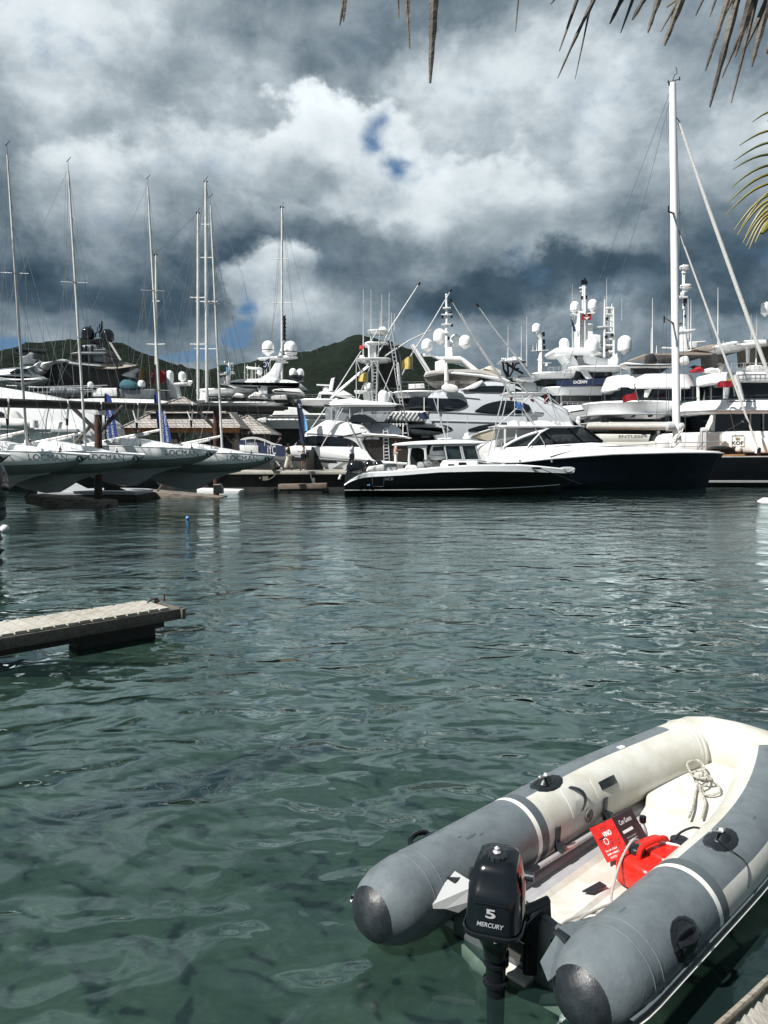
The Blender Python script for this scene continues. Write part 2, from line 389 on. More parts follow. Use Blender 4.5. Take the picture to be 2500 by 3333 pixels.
# ---- seabed
sm_ = bpy.data.materials.new('seabed'); sm_.use_nodes = True; t = N(sm_.node_tree); b = sm_.node_tree.nodes['Principled BSDF']
tc = t.n('ShaderNodeTexCoord').outputs['Object']
f1 = t.noise(tc, .8, 7, .7, .3); f2 = t.noise(tc, 9.0, 5, .7, .2)
ff = t.m('ADD', t.m('MULTIPLY', f1, .65), t.m('MULTIPLY', f2, .35))
sxy = t.n('ShaderNodeSeparateXYZ'); t.put(sxy.inputs[0], tc)
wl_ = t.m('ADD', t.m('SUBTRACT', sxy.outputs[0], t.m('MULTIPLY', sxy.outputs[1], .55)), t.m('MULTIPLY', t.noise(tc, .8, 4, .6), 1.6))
painted_shade = t.rng(wl_, -.7, .3)  # seabed darkened to paint in the shadow beside the dinghy and dock
t.put(b.inputs['Base Color'], t.mix(painted_shade, t.ramp(ff, [(.28, (.035, .055, .045)), (.45, (.062, .092, .072)), (.58, (.105, .142, .105)), (.74, (.19, .225, .155))]), (.012, .018, .014, 1))); b.inputs['Roughness'].default_value = .95
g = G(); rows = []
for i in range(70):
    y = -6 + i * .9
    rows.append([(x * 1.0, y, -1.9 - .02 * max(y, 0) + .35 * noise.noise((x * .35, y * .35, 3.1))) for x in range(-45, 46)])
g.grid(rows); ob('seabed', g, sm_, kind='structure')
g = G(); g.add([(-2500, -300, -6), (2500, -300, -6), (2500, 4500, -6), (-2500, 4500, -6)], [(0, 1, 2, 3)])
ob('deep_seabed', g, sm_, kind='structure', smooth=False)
# ---- hills
hm = bpy.data.materials.new('forested_hill'); hm.use_nodes = True; t = N(hm.node_tree); b = hm.node_tree.nodes['Principled BSDF']
tc = t.n('ShaderNodeTexCoord').outputs['Object']
h1 = t.noise(tc, .22, 6, .7); h2 = t.noise(tc, .015, 4, .6)
vor = t.n('ShaderNodeTexVoronoi'); vor.inputs['Scale'].default_value = .16; t.put(vor.inputs['Vector'], tc)
fh = t.m('ADD', t.m('MULTIPLY', h1, .6), t.m('MULTIPLY', h2, .4))
t.put(b.inputs['Base Color'], t.ramp(fh, [(.36, (.004, .007, .005)), (.5, (.009, .016, .010)), (.62, (.015, .023, .015)), (.74, (.036, .045, .028))])); b.inputs['Roughness'].default_value = .95; b.inputs['Specular IOR Level'].default_value = .1
bn = t.n('ShaderNodeBump'); bn.inputs['Strength'].default_value = 1; bn.inputs['Distance'].default_value = 4.5
t.put(bn.inputs['Height'], t.m('SUBTRACT', t.m('MULTIPLY', h1, .8), t.m('MULTIPLY', vor.outputs[0], .12))); t.put(b.inputs['Normal'], bn.outputs[0])
def interp(pts, x):
    if x <= pts[0][0]: return pts[0][1]
    for a, c in zip(pts, pts[1:]):
        if x <= c[0]:
            u = (x - a[0]) / (c[0] - a[0]); u = u * u * (3 - 2 * u) * .4 + u * .6; return a[1] + (c[1] - a[1]) * u
    return pts[-1][1]
def hill(name, ridge, Yr, Yf, Yb, label):
    fr = Fr(Yr); x0, x1 = ridge[0][0], ridge[-1][0]; g = G(); rows = []; nx = 260; ny = 60
    for i in range(nx + 1):
        px = x0 + (x1 - x0) * i / nx; p = fr.pt(px, interp(ridge, px)); row = []
        for j in range(ny + 1):
            v = j / ny
            if v <= .7: y = Yf + (Yr - Yf) * v / .7; k = math.sin(v / .7 * math.pi / 2) ** 1.15
            else: y = Yr + (Yb - Yr) * (v - .7) / .3; k = math.cos((v - .7) / .3 * math.pi / 2)
            h = max(p.z, 1) * k - 2 * (1 - k)
            q = Vector((p.x, y, 0)); h += k * (9 * noise.noise(q * .012) * (1 - abs(k - .5)) * (k < .97) + 2.6 * noise.noise(q * .09) + 1.6 * noise.noise(q * .25))
            row.append((p.x, y, h))
        rows.append(row)
    g.grid(rows); return ob(name, g, hm, kind='structure')
hill('hill', [(-500, 1260), (-200, 1250), (20, 1225), (114, 1170), (190, 1133), (234, 1121), (300, 1116), (364, 1116), (411, 1127), (459, 1146), (500, 1165), (552, 1184), (637, 1207), (716, 1222), (800, 1240), (1000, 1300), (1200, 1400)], 620, 380, 900, '')
hill('hill', [(500, 1400), (640, 1280), (716, 1222), (795, 1199), (860, 1192), (927, 1172), (990, 1160), (1028, 1155), (1075, 1140), (1116, 1127), (1150, 1110), (1180, 1104), (1203, 1112), (1299, 1144), (1369, 1166), (1416, 1176), (1480, 1203), (1600, 1240), (1800, 1290), (2300, 1330), (2900, 1350)], 850, 450, 1200, '')
# far masts standing beyond the quays
for i, px in enumerate([797, 806, 818, 823, 832, 843, 851, 862, 868]):
    fr = Fr(190); top = 1178 + (i * 37 % 29); g = G(); g.pt(fr, [(px, 1262), (px, top)], [.16, .09]); 
    g.pt(fr, [(px - 5, top + 34), (px + 5, top + 34)], .05); g.pt(fr, [(px - 9, 1262), (px, top), (px + 8, 1262)], .02)
    tag(ob('sailboat_mast', g, ALUP, loc=base(g)), 'thin bare mast in the far row under the hill, %s' % ['leftmost of them', 'second from the left', 'third from the left', 'fourth from the left', 'middle one of the nine', 'fourth from the right', 'third from the right', 'second from the right', 'rightmost, next to the mast arch'][i], 'mast', 'far row of thin masts before the hill')
# ================================================================= DINGHY
FAB = mat('dinghy_grey_fabric', (.14, .165, .177), .42, c2=(.105, .125, .135), vs_=7, bump=.10, bs=45)
FABD = mat('dinghy_dark_grey_fabric', (.085, .105, .115), .5, var=.1, vs_=5)
FABC = mat('dinghy_cream_fabric', (.58, .58, .535), .45, c2=(.47, .455, .385), vs_=3.2, bump=.06, bs=30)
FABW = mat('dinghy_white_tape', (.80, .79, .74), .45, var=.1, vs_=9)
RUB = mat('black_rubber', (.014, .018, .022), .42, var=.3, vs_=9, bump=.15, bs=60)
HULLW = mat('dinghy_hull_white', (.62, .62, .59), .35, c2=(.50, .48, .41), vs_=6)
FLOORG = mat('dinghy_floor_grey', (.36, .36, .37), .5, var=.15, vs_=6)
DO = Vector((.425, 3.491, 0)); DH = Vector((math.cos(.777), math.sin(.777), 0)); DN = Vector((DH.y, -DH.x, 0)); UZ = Vector((0, 0, 1))
def dg_(s, n_, z): return DO + DH * s + DN * n_ + UZ * z
RT = .215; WH = .54; Z0 = .205
def tc_(s):   # tube centre half offset and height
    return WH - .105 * max(0, s - 1.5) ** 2, Z0 + .012 * max(0, s - 1) ** 2 + .05 * max(0, s - 2.2) ** 2
dingy = thing('inflatable_dinghy', 'grey and cream inflatable dinghy with white tape bands floating beside the dock', 'dinghy', (DO.x, DO.y, 0))
# path: right stern -> bow -> left stern
path = []
SK = {1: .33, -1: .10}
def side_pts(sd):
    out = []
    for s in sorted([SK[sd] + (2.96 - SK[sd]) * i / 37 for i in range(0, 38) if not 1.02 < SK[sd] + (2.96 - SK[sd]) * i / 37 < 1.19] + [1.035, 1.075, 1.085, 1.15, 1.155]):
        o_, z = tc_(s); out.append((s, sd * o_, z))
    return out
rp = side_pts(1); o_, zb = tc_(2.96)
cor = [(3.09, o_ - .03, zb + .006), (3.165, o_ - .125, zb + .01)]
mids = [(3.185, x, zb + .012) for x in (.03, -.03)]
full = rp + cor + mids + [(a, -b, c) for a, b, c in reversed(cor)] + list(reversed(side_pts(-1)))
K = 40; rows = []; P3 = [dg_(*q) for q in full]; M = len(P3)
mi_rows = []
for i, p in enumerate(P3):
    t_ = (P3[min(i + 1, M - 1)] - P3[max(i - 1, 0)]).normalized(); out = t_.cross(UZ).normalized()   # walking right side forward: outward = right
    up = out.cross(t_).normalized()
    rows.append([p + (out * math.cos(2 * math.pi * j / K) + up * math.sin(2 * math.pi * j / K)) * RT for j in range(K)])
g = G(); g.v = [v for r in rows for v in r]
def tmat(i, j):
    q = full[i]; s = q[0]; left = i > M / 2; a = (j + .5) / K * 360
    t2 = full[min(i + 1, M - 1)][0]; s = (s + t2) / 2
    if s < 1.035: return 0
    if s < 1.076: return 1
    if s < 1.152: return 3
    if s > 3.02: return 2
    if s > 2.80 and left: return 2
    lo, hi = (38, 104) if not left else (38, 100)
    return 0 if lo < a < hi else 2
for i in range(M - 1):
    for j in range(K):
        a = i * K + j; b = i * K + (j + 1) % K
        g.f.append((a, b, b + K, a + K)); g.mi.append(tmat(i, j))
ob('inflatable_tube', g, [FAB, FABW, FABC, FABD], dingy, 'grey and cream inflatable side tube', ang=60)
# tube end cones + rubber caps
for sd, nm in ((-1, 'l'), (1, 'r')):
    c = dg_(SK[sd], sd * WH, Z0); g = G()
    g.lathe(c, [(RT, 0), (RT * .99, .05), (RT * .93, .13), (RT * .80, .205), (RT * .62, .265)], 40, axis=-DH + UZ * .04, cap=False)
    ob('tube_cone', g, FAB, dingy, ang=60)
    g = G(); g.lathe(c, [(RT * .66, .258), (RT * .60, .272), (RT * .45, .30), (RT * .2, .318), (.002, .322)], 32, axis=-DH + UZ * .04)
    ob('tube_end_cap', g, RUB, dingy, 'black rubber end cap', ang=60)
    # rub strake along the outside, sloping up round the cone
    g = G(); rows = []
    for s in [SK[sd] + i * .1 for i in range(-2, 33)]:
        o_, z = tc_(min(max(s, 0), 3.02)); k = RT if s >= SK[sd] else RT * (1 - .8 * ((s - SK[sd]) ** 2) * 2.2)
        if s > 3.02: continue
        rows.append([dg_(s, sd * (o_ + k * math.cos(an) + e), z + k * math.sin(an)) for an, e in ((-.22, .0), (-.22, .014), (-.12, .022), (-.02, .014), (-.02, 0))])
    g.grid(rows); ob('rub_strake', g, FABD, dingy, ang=50)
    g = G(); g.tube([(Vector(r[1]) + Vector(r[2])) / 2 + Vector(DN) * sd * .004 - UZ * .004 for r in rows], .007, 6); ob('strake_trim', g, FABW, dingy)
# seams
g = G()
for sd in (-1, 1):
    for s in (SK[sd] + .01, SK[sd] + .09):
        o_, z = tc_(s); g.lathe(dg_(s, sd * o_, z), [(RT - .002, -.006), (RT + .0018, -.004), (RT + .0018, .004), (RT - .002, .006)], 40, axis=DH, cap=False)
ob('tube_seam', g, FAB, dingy, ang=60)
g = G()
for s, sd in ((2.98, 1), (2.98, -1)):
    o_, z = tc_(s); ax = (dg_(3.05, sd * (o_ - .03), z) - dg_(2.92, sd * (tc_(2.92)[0]), z)).normalized()
    for k in (-.03, .012): g.lathe(dg_(s, sd * o_, z) + ax * k, [(RT - .002, -.011), (RT + .003, -.009), (RT + .003, .009), (RT - .002, .011)], 40, axis=ax, cap=False)
ob('bow_seam', g, FABC, dingy, ang=60)
# hull bottom (vee) and floor
g = G(); rows = []
for i in range(24):
    s = .30 + i * .13; o_, z = tc_(min(s, 3.0)); w = max(o_ - .02, .05); kz = -.17 + .30 * max(0, (s - 2.2) / 1.1) ** 2
    rows.append([dg_(s, x * w, zz) for x, zz in ((-1, z - .16), (-.75, kz + .05), (-.35, kz + .04), (0, kz), (.35, kz + .04), (.75, kz + .05), (1, z - .16))])
g.grid(rows, cap0=True); ob('hull_bottom', g, HULLW, dingy, ang=30)
g = G(); rows = []
for i in range(25):
    s = .31 + i * .118; o_, z = tc_(min(s, 3.0)); w = max(o_ - .03, .04); fz = .022 + .05 * max(0, s - 1.9)
    pr = [(-1, z - .15), (-.86, fz + .045), (-.62, fz + .02), (-.58, fz + .004), (-.50, fz + .004), (-.46, fz + .022), (-.36, fz + .022), (-.30, fz), (-.14, fz), (-.10, fz + .022), (.10, fz + .022), (.14, fz), (.30, fz), (.36, fz + .022), (.46, fz + .022), (.5, fz + .004), (.58, fz + .004), (.62, fz + .02), (.86, fz + .045), (1, z - .15)]
    rows.append([dg_(s, x * w, zz) for x, zz in pr])
g.grid(rows); g.mi = [1 if (i % 19) < 6 or (i % 19) > 12 else 0 for i in range(len(g.f))]; fl = ob('floor', g, [HULLW, FLOORG], dingy, ang=25)  # grey on the side panels is own colour plus painted-in shade
g = G(); rows = []
for i in range(10):
    s = 2.05 + i * .108; o_, z = tc_(min(s, 3.0)); w = (o_ - .14) * (1 if i else .55) * (.62 if i == 1 else .8 if i == 2 else 1)
    rows.append([dg_(s, -w, .03), dg_(s, -w + .015, .12 + .012 * i), dg_(s, -w + .03, .132 + .012 * i), dg_(s, w - .03, .132 + .012 * i), dg_(s, w - .015, .12 + .012 * i), dg_(s, w, .03)])
g.grid(rows, cap0=True, cap1=True); ob('bow_locker', g, HULLW, dingy, ang=30)
# transom
TRN = mat('transom_panel', (.10, .115, .12), .3, var=.3, vs_=5)
pr = [(-.36, .30), (-.20, .345), (.20, .345), (.36, .30), (.36, -.02), (.18, -.12), (0, -.16), (-.18, -.12), (-.36, -.02)]
g = G(); g.prism([dg_(.28, x, z) for x, z in pr], DH, .045, .008); tr_ = ob('transom', g, TRN, dingy)
g = G(); g.prism([dg_(.268, x, z) for x, z in [(-.15, .32), (.15, .32), (.15, .06), (-.15, .06)]], DH, .012, .003); ob('motor_pad', g, BLK, tr_)
g = G()
for z in (.25, .16): g.lathe(dg_(.279, .27, z), [(.014, 0), (.014, .008), (.004, .01)], 12, axis=-DH)
ob('drain_plug', g, BLK, tr_)
g = G(); g.prism([dg_(.255, x, z) for x, z in [(-.34, .0), (-.10, -.075), (-.02, -.09), (-.02, -.13), (-.2, -.12), (-.34, -.05)]], DH, .02, .004)
g.prism([dg_(.20, x, z) for x, z in [(-.05, .02), (.16, .02), (.16, -.02), (.0, -.06), (-.05, -.06)]], DH, .08, .004); ob('transom_plate', g, HULLW, tr_)
# grey fabric fillets joining transom to the tubes
for sd in (-1, 1):
    g = G(); g.add([dg_(.05, sd * .345, .30), dg_(.30, sd * .30, .34), dg_(.58, sd * .37, .30), dg_(.58, sd * .42, .27), dg_(.0, sd * .42, .27), dg_(.05, sd * .345, .285), dg_(.30, sd * .30, .315), dg_(.58, sd * .37, .28)],
          [(0, 1, 2, 3, 4), (5, 6, 1, 0), (6, 7, 2, 1)])
    if sd < 0: g = G(); g.grid([[dg_(.04, -.36, .24), dg_(.28, -.35, .35)], [dg_(.13, -.29, .23), dg_(.28, -.20, .335)], [dg_(.19, -.25, .20), dg_(.27, -.18, .27)]])
    ob('transom_gusset', g, FAB if sd > 0 else mat('gusset_grey', (.36, .37, .37), .5), dingy, smooth=False)
    g = G(); g.prism([dg_(.225, sd * x, z) for x, z in [(.30, .34), (.365, .33), (.385, .25), (.34, .20), (.30, .24)]], DH, .05, .008); ob('transom_corner_pad', g, RUB, dingy)
# on-tube point: s, angle from outward horizontal (deg), lift
def ontube(s, sd, an, lift=0.):
    o_, z = tc_(s); a = R(an); r = RT + lift
    return dg_(s, sd * (o_ + r * math.cos(a)), z + r * math.sin(a))
def patch(s0, sd, an0, half_s, half_a, lift, m, name, par, k=14, oval=True, thick=.006, edge=.002):
    g = G(); rows = []
    for ri, (q, l) in enumerate([(0, thick), (.5, thick), (.88, thick), (1.0, edge), (1.02, -.004)]):
        rows.append([ontube(s0 + half_s * q * math.cos(2 * math.pi * j / k) * (1 if oval else min(1.25, 1 / max(abs(math.cos(2 * math.pi * j / k)), abs(math.sin(2 * math.pi * j / k))))), sd,
                     an0 + half_a * q * math.sin(2 * math.pi * j / k) * (1 if oval else min(1.25, 1 / max(abs(math.cos(2 * math.pi * j / k)), abs(math.sin(2 * math.pi * j / k))))), l) for j in range(k)])
    g.grid(rows, True); return ob(name, g, m, par, ang=50)
# oarlocks (black patch + block + chrome pin)
for sd, s, an in ((-1, 1.42, 92), (1, 1.50, 84)):
    pc = patch(s, sd, an, .15, 22, 0, RUB, 'oarlock', dingy, thick=.008)
    g = G(); rows = []
    for q, l in ((1, .006), (.72, .03), (.45, .045), (.0, .047)):
        rows.append([ontube(s + .07 * q * math.cos(2 * math.pi * j / 16), sd, an + 12 * q * math.sin(2 * math.pi * j / 16), l) for j in range(16)])
    g.grid(rows, True); ob('oarlock_block', g, RUB, pc)
    a, b = ontube(s - .02, sd, an, .05), ontube(s - .12, sd, an + 4, .085)
    g = G(); g.tube([a, b], .008, 8); g.tube([ontube(s + .02, sd, an, .045), ontube(s - .02, sd, an, .06)], .014, 8); ob('oarlock_pin', g, ALU, pc)
    g = G(); g.tube(sm([tuple(b), tuple(b + Vector((.02, 0, -.06)) + DN * sd * .05), tuple(ontube(s - .02, sd, an - 45, .004)), tuple(ontube(s - .10, sd, an - 70, .006))], 5, False), .0035, 5); ob('retaining_cord', g, RUB, pc)
# lifting handles near the stern
for sd, s, an in ((1, .68, 24), (-1, .42, 30)):
    pc = patch(s, sd, an, .13, 27, 0, BLK, 'lifting_handle', dingy, thick=.008)
    g = G(); g.tube(sm([tuple(ontube(s - .08, sd, an + 3, .006)), tuple(ontube(s - .06, sd, an + 3, .04)), tuple(ontube(s, sd, an + 3, .052)), tuple(ontube(s + .06, sd, an + 3, .04)), tuple(ontube(s + .08, sd, an + 3, .006))], 4, False), .016, 8); ob('handle_grip', g, BLK, pc)
# strap handles on the inside of the far tube with clear patches
for s, hs, ver in ((1.52, .06, 1), (1.88, .10, 0)):
    pc = patch(s, -1, 146, .10 if ver else .15, 30 if ver else 24, 0, FABC, 'handle_patch', dingy, oval=False, thick=.003, k=24)
    g = G(); rows = []
    for i in range(9):
        u = i / 8; l = .012 + .035 * math.sin(math.pi * u)
        if ver: a = [ontube(s - .018 + .035 * math.sin(math.pi * u), -1, 122 + 42 * u, l), ontube(s + .012 + .035 * math.sin(math.pi * u), -1, 122 + 42 * u, l)]
        else: a = [ontube(s - .09 + .18 * u, -1, 138, l * .5), ontube(s - .09 + .18 * u, -1, 152, l * .5)]
        rows.append(a + [p + (ontube(s, -1, 146, -.02) - ontube(s, -1, 146, 0)) * .25 for p in reversed(a)])
    g.grid(rows, True, cap0=True, cap1=True); ob('handle_strap', g, RUB, pc)
# round valve
vc = ontube(1.60, -1, 180, .002); va = (vc - ontube(1.60, -1, 180, -.1)).normalized()
g = G(); g.lathe(vc, [(.045, 0), (.045, .006), (.036, .008), (.034, .004), (.012, .004), (.012, .012), (.002, .013)], 24, axis=va); ob('inflation_valve', g, mat('valve_grey', (.16, .16, .15), .6), dingy)
# small white sticker and black tags on top of the far tube
patch(2.28, -1, 92, .03, 5, 0, FABW, 'sticker', dingy, oval=False, thick=.003)
for s_, sd_, a_, hs_, ha_ in ((.55, -1, 112, .045, 2.5), (.48, -1, 104, .02, 1.2), (.62, -1, 117, .02, 1.5), (2.45, -1, 84, .03, 1.5), (.9, 1, 118, .03, 1.2), (.5, 1, 100, .035, 1.4), (1.9, 1, 70, .03, 1.6)):
    patch(s_, sd_, a_, hs_, ha_, 0, FABD, 'scuff_mark', dingy, thick=.0012, edge=.0006)
# oar clips + oar
for s in (1.20, 1.76):
    g = G(); p = ontube(s, -1, 196, .01); g.prism([p, p + DH * .04, p + DH * .055 + UZ * .12, p + DH * .015 + UZ * .12], DN, .014, .003)
    g.prism([p - UZ * .02, p + DH * .04 - UZ * .02, p + DH * .04 + UZ * .035, p + UZ * .035], DN, .06, .004); ob('oar_clip', g, RUB, dingy)
oar = thing('oar', 'aluminium oar shaft clipped along the inside of the far tube', 'oar', tuple(dg_(1.3, -.29, .19)))
oa, ob_ = dg_(.98, -.30, .112), dg_(1.66, -.285, .105)
g = G(); g.tube([oa, ob_], .017, 14); ob('shaft', g, ALU, oar)
g = G(); g.tube([oa, oa - (ob_ - oa).normalized() * .11], [.022, .024], 12); g.lathe(oa - (ob_ - oa).normalized() * .11, [(.028, 0), (.028, .02), (.012, .026)], 14, axis=oa - ob_); ob('grip', g, RUB, oar)
g = G(); g.tube([oa.lerp(ob_, .37), oa.lerp(ob_, .60)], .0185, 14); ob('worn_sleeve', g, mat('pink_worn_sleeve', (.55, .34, .33), .4, .4, c2=(.6, .58, .57), vs_=14), oar)
g = G(); g.tube([ob_, ob_ + (ob_ - oa).normalized() * .09], [.024, .024], 12); ob('end_plug', g, RUB, oar)
# second loose black blade on the floor
bl = dg_(1.02, -.02, .06); g = G(); g.prism([bl, bl + DH * .16 + DN * .02, bl + DH * .15 + DN * .07, bl + DH * .03 + DN * .05], UZ, .012, .003)
tag(ob('rowlock_wedge', g, RUB, loc=bl), 'small black rubber wedge lying on the dinghy floor', 'rubber wedge')
# ---------------------------------------------------------------- outboard
mo = thing('outboard_motor', 'small black outboard motor hanging on the dinghy transom', 'outboard motor', tuple(dg_(.08, .06, .28)))
MB_ = mat('outboard_black', (.004, .006, .008), .17, coat=.2, spec=.4); MC = dg_(.07, .085, 0)
MH = Matrix.Rotation(R(27), 3, 'Z') @ DH; MN = Vector((MH.y, -MH.x, 0))
# cowling: rounded box lofted upward; x along MN, y along MH
def mrow(z, hx, hy, r, oy=0., k=5): return [MC + MN * x + MH * (y + oy) + UZ * z for x, y in rrect(hx, hy, r, k)]
g = G(); g.grid([mrow(*q) for q in [(.355, .115, .15, .06), (.37, .125, .16, .07), (.39, .13, .165, .075), (.405, .127, .163, .075), (.50, .122, .155, .06, .004), (.545, .119, .150, .058, .006), (.560, .117, .148, .055, .008), (.575, .112, .138, .055, .016), (.645, .102, .122, .055, .024), (.672, .092, .108, .052, .028), (.688, .068, .082, .045, .030), (.692, .03, .04, .03, .030)]], True, cap0=True, cap1=True)
cw = ob('cowling', g, MB_, mo, ang=50)
g = G(); g.grid([mrow(*q) for q in [(.372, .134, .169, .075), (.376, .141, .176, .08), (.392, .141, .176, .08), (.396, .134, .169, .075)]], True); ob('cowling_rim', g, BLK, cw)
g = G(); g.prism([MC - MH * .168 + MN * x + UZ * z + MH * .012 for x, z in sm([(-.07, .535), (0, .538), (.07, .535), (.07, .528), (0, .531), (-.07, .528)], 3)], MH, .03, .004); ob('cowling_ridge', g, MB_, cw)
g = G(); ct = MC + UZ * .684 - MH * .01; g.lathe(ct, [(.046, 0), (.046, .018), (.040, .021)], 20); ob('filler_cap', g, RUB, cw)
g = G()
for i in range(12):
    a = 2 * math.pi * i / 12; g.box(ct + Vector((math.cos(a) * .046, math.sin(a) * .046, .010)), (.012, .012, .018), a)
ob('cap_ridges', g, RUB, cw)
g = G(); g.lathe(ct + UZ * .02, [(.016, 0), (.02, .008), (.012, .016), (.013, .026), (.004, .034)], 10); ob('vent_knob', g, ALU, cw)
SILV = mat('silver_lettering', (.40, .41, .42), .4, .2)
def warpm(p): return p
fo = MC - MH * .1595
text('lettering', '5', fo - MH * .003 + UZ * .495, MN, UZ, .044, SILV, cw, width=.046, bold=.03)
text('lettering', 'MERCURY', fo - MH * .0055 + UZ * .442, MN, UZ, .022, SILV, cw, width=.125, bold=.02, shear=.25)
# side decal
g = G(); dx = MC + MN * .1275 + MH * .02
g.add([dx + MH * a + UZ * z + MN * (.003 - (z - .40) * .045) for a, z in ((-.07, .42), (.02, .42), (.05, .58), (-.05, .60))], [(0, 1, 2, 3)]); ob('side_decal', g, mat('cream_decal', (.7, .62, .5), .5), cw, smooth=False)
g = G(); g.add([dx + MH * a + UZ * z + MN * (.005 - (z - .40) * .045) for a, z in ((-.06, .50), (.01, .50), (.04, .575), (-.045, .59))], [(0, 1, 2, 3)]); ob('side_decal', g, mat('red_decal', (.5, .03, .03), .5), cw, smooth=False)
# leg
g = G(); g.grid([mrow(*q) for q in [(.35, .10, .13, .05), (.33, .085, .11, .045), (.27, .06, .085, .04), (.22, .052, .075, .04), (.20, .045, .07, .035)]], True, cap0=True); ob('mid_housing', g, BLK, mo)
g = G(); g.tube([MC + UZ * .21, MC - UZ * .42], [.05, .036], 16)
for z in (.19, .15, .05): g.lathe(MC + UZ * z, [(.05, 0), (.062, .006), (.062, .022), (.05, .028)], 16)
g.grid([mrow(*q) for q in [(-.36, .02, .10, .02), (-.37, .06, .14, .05), (-.385, .06, .14, .05), (-.39, .02, .08, .02)]], True, cap0=True, cap1=True)
ob('drive_leg', g, BLK, mo)
g = G(); g.tube([MC - UZ * .50 + MH * .14, MC - UZ * .50 + MH * .08, MC - UZ * .50 - MH * .10], [.008, .036, .03], 14)
g.prism([MC + MH * a + UZ * z - MN * .008 for a, z in ((-.05, -.40), (.06, -.40), (.04, -.62), (-.02, -.66), (-.05, -.5))], MN, .016, .004); ob('gear_case', g, BLK, mo)
g = G()
for i in range(3):
    a = 2 * math.pi * i / 3 + .4; dr = MN * math.cos(a) + UZ * math.sin(a); sd2 = MN * -math.sin(a) + UZ * math.cos(a); c = MC - UZ * .50 - MH * .12
    g.prism([c + dr * .02 - sd2 * .02, c + dr * .06 - sd2 * .04, c + dr * .10 - sd2 * .02, c + dr * .105 + sd2 * .02, c + dr * .06 + sd2 * .04, c + dr * .02 + sd2 * .02], MH, .01)
ob('propeller', g, BLK, mo)
g = G(); g.box(dg_(.24, .065, .30), (.02, .02, .02)); 
for n_ in (-.045, .175):
    g.prism([dg_(.16, n_, .36), dg_(.36, n_, .39), dg_(.37, n_, .30), dg_(.35, n_, .22), dg_(.335, n_, .33), dg_(.26, n_, .32), dg_(.25, n_, .05), dg_(.16, n_, .10)], DN, .022, .004)
    g.tube([dg_(.34, n_ + .01, .25), dg_(.41, n_ + .01, .25)], .009, 8); g.tube([dg_(.41, n_ - .03, .25), dg_(.41, n_ + .05, .25)], .007, 6)
g.tube([dg_(.16, -.05, .28), dg_(.16, .20, .28)], .022, 10); ob('clamp_bracket', g, BLK, mo)
g = G(); g.tube([dg_(.16, .16, .40), dg_(.24, .20, .42), dg_(.30, .22, .43)], [.024, .022, .020], 10); ob('tiller', g, RUB, mo)
g = G(); g.tube([MC + MN * .13 + UZ * .60 + MH * .02, MC + MN * .17 + UZ * .60 + MH * .02], [.02, .022], 12); ob('starter_grip', g, RUB, mo)
g = G()
for dz in (0, .03): g.box(MC - MN * .130 + UZ * (.50 + dz * 2) + MH * .03, (.02, .04, .05), math.atan2(MN.y, MN.x), bev=.006)
ob('cowling_latch', g, RUB, mo)
# ---------------------------------------------------------------- red box, tank, bottle, hoses, rope
bc = dg_(1.50, .0, .045); rot = Matrix.Rotation(R(-24), 3, DH.cross(UZ)) 
bx = thing('cardboard_box', 'red and black printed cardboard box tilted against the far tube', 'box', tuple(bc))
BXR = mat('box_red', (.58, .02, .015), .45, c2=(.40, .012, .01), vs_=22); BXD = mat('box_dark', (.055, .018, .022), .45, c2=(.02, .012, .014), vs_=16); PRW = mat('print_white', (.75, .72, .70), .5); PRB = mat('print_black', (.03, .008, .01), .5)
vf = (bc + UZ * .1 - Vector((0, 0, EYE))).normalized(); vr = vf.cross(UZ).normalized(); vu = vr.cross(vf)
s_, t_ = .77, .64; bA = (vr * -.87 + vu * -.49).normalized() * s_ + vf * math.sqrt(1 - s_ * s_); bB = (vr * .81 + vu * .59).normalized() * t_ + vf * math.sqrt(1 - t_ * t_)
bV = bA.cross(bB).normalized()
if bV.dot(UZ) < 0: bV = -bV
bU = -bA; bW = (bV.cross(bU)).normalized()
if bW.dot(vf) < 0: bW = -bW
sx, sy, sz = .20, .215, .215; b0 = bc + UZ * .07 + bW * .02
def bp(a, b, c): return b0 + bU * (a * sx) + bW * (b * sy) + bV * (c * sz)
g = G(); g.add([bp(a, b, c) for c in (0, 1) for a, b in ((-.5, -.5), (.5, -.5), (.5, .5), (-.5, .5))], [(3, 2, 1, 0), (0, 1, 5, 4), (1, 2, 6, 5), (2, 3, 7, 6), (3, 0, 4, 7), (4, 5, 6, 7)])
g.mi = [0, 0, 1, 0, 0, 1]; cb = ob('carton', g, [BXR, BXD], bx, smooth=False)
def onf(a, c, e=.0012): return bp(a, -.5, c) - bW * e
def ons(b, c, e=.0012): return bp(.5, b, c) + bU * e
def ont(a, b, e=.0012): return bp(a, b, 1) + bV * e
text('lettering', 'VINO', onf(.05, .70), bU, bV, .030, PRW, cb, width=.07, bold=.03)
for i, s_ in enumerate(('DE LA CASA', 'BUEN CAMINO', 'TINTO 12')): text('lettering', s_, onf(-.08, .28 - .1 * i), bU, bV, .011, PRW, cb, width=.10 - .02 * (i == 2), bold=.02)
text('lettering', 'Con Gusto', ons(-.02, .80), bW, bV, .028, PRW, cb, width=.13, bold=.01)
for i in range(4): text('lettering', ['TINTO JOVEN', 'VINO DE MESA', 'BUEN CAMINO', '3 LITROS'][i], ons(-.1, .36 - .07 * i), bW, bV, .008, PRW, cb, width=.10)
g = G()
for k in range(9): 
    a = 2 * math.pi * k / 9; g.add([onf(-.12 + .10 * math.cos(a + d) * q, .52 + .10 * math.sin(a + d) * q, .001) for d, q in ((0, 1), (.5, 1), (.5, .7), (0, .7))], [(0, 1, 2, 3)])
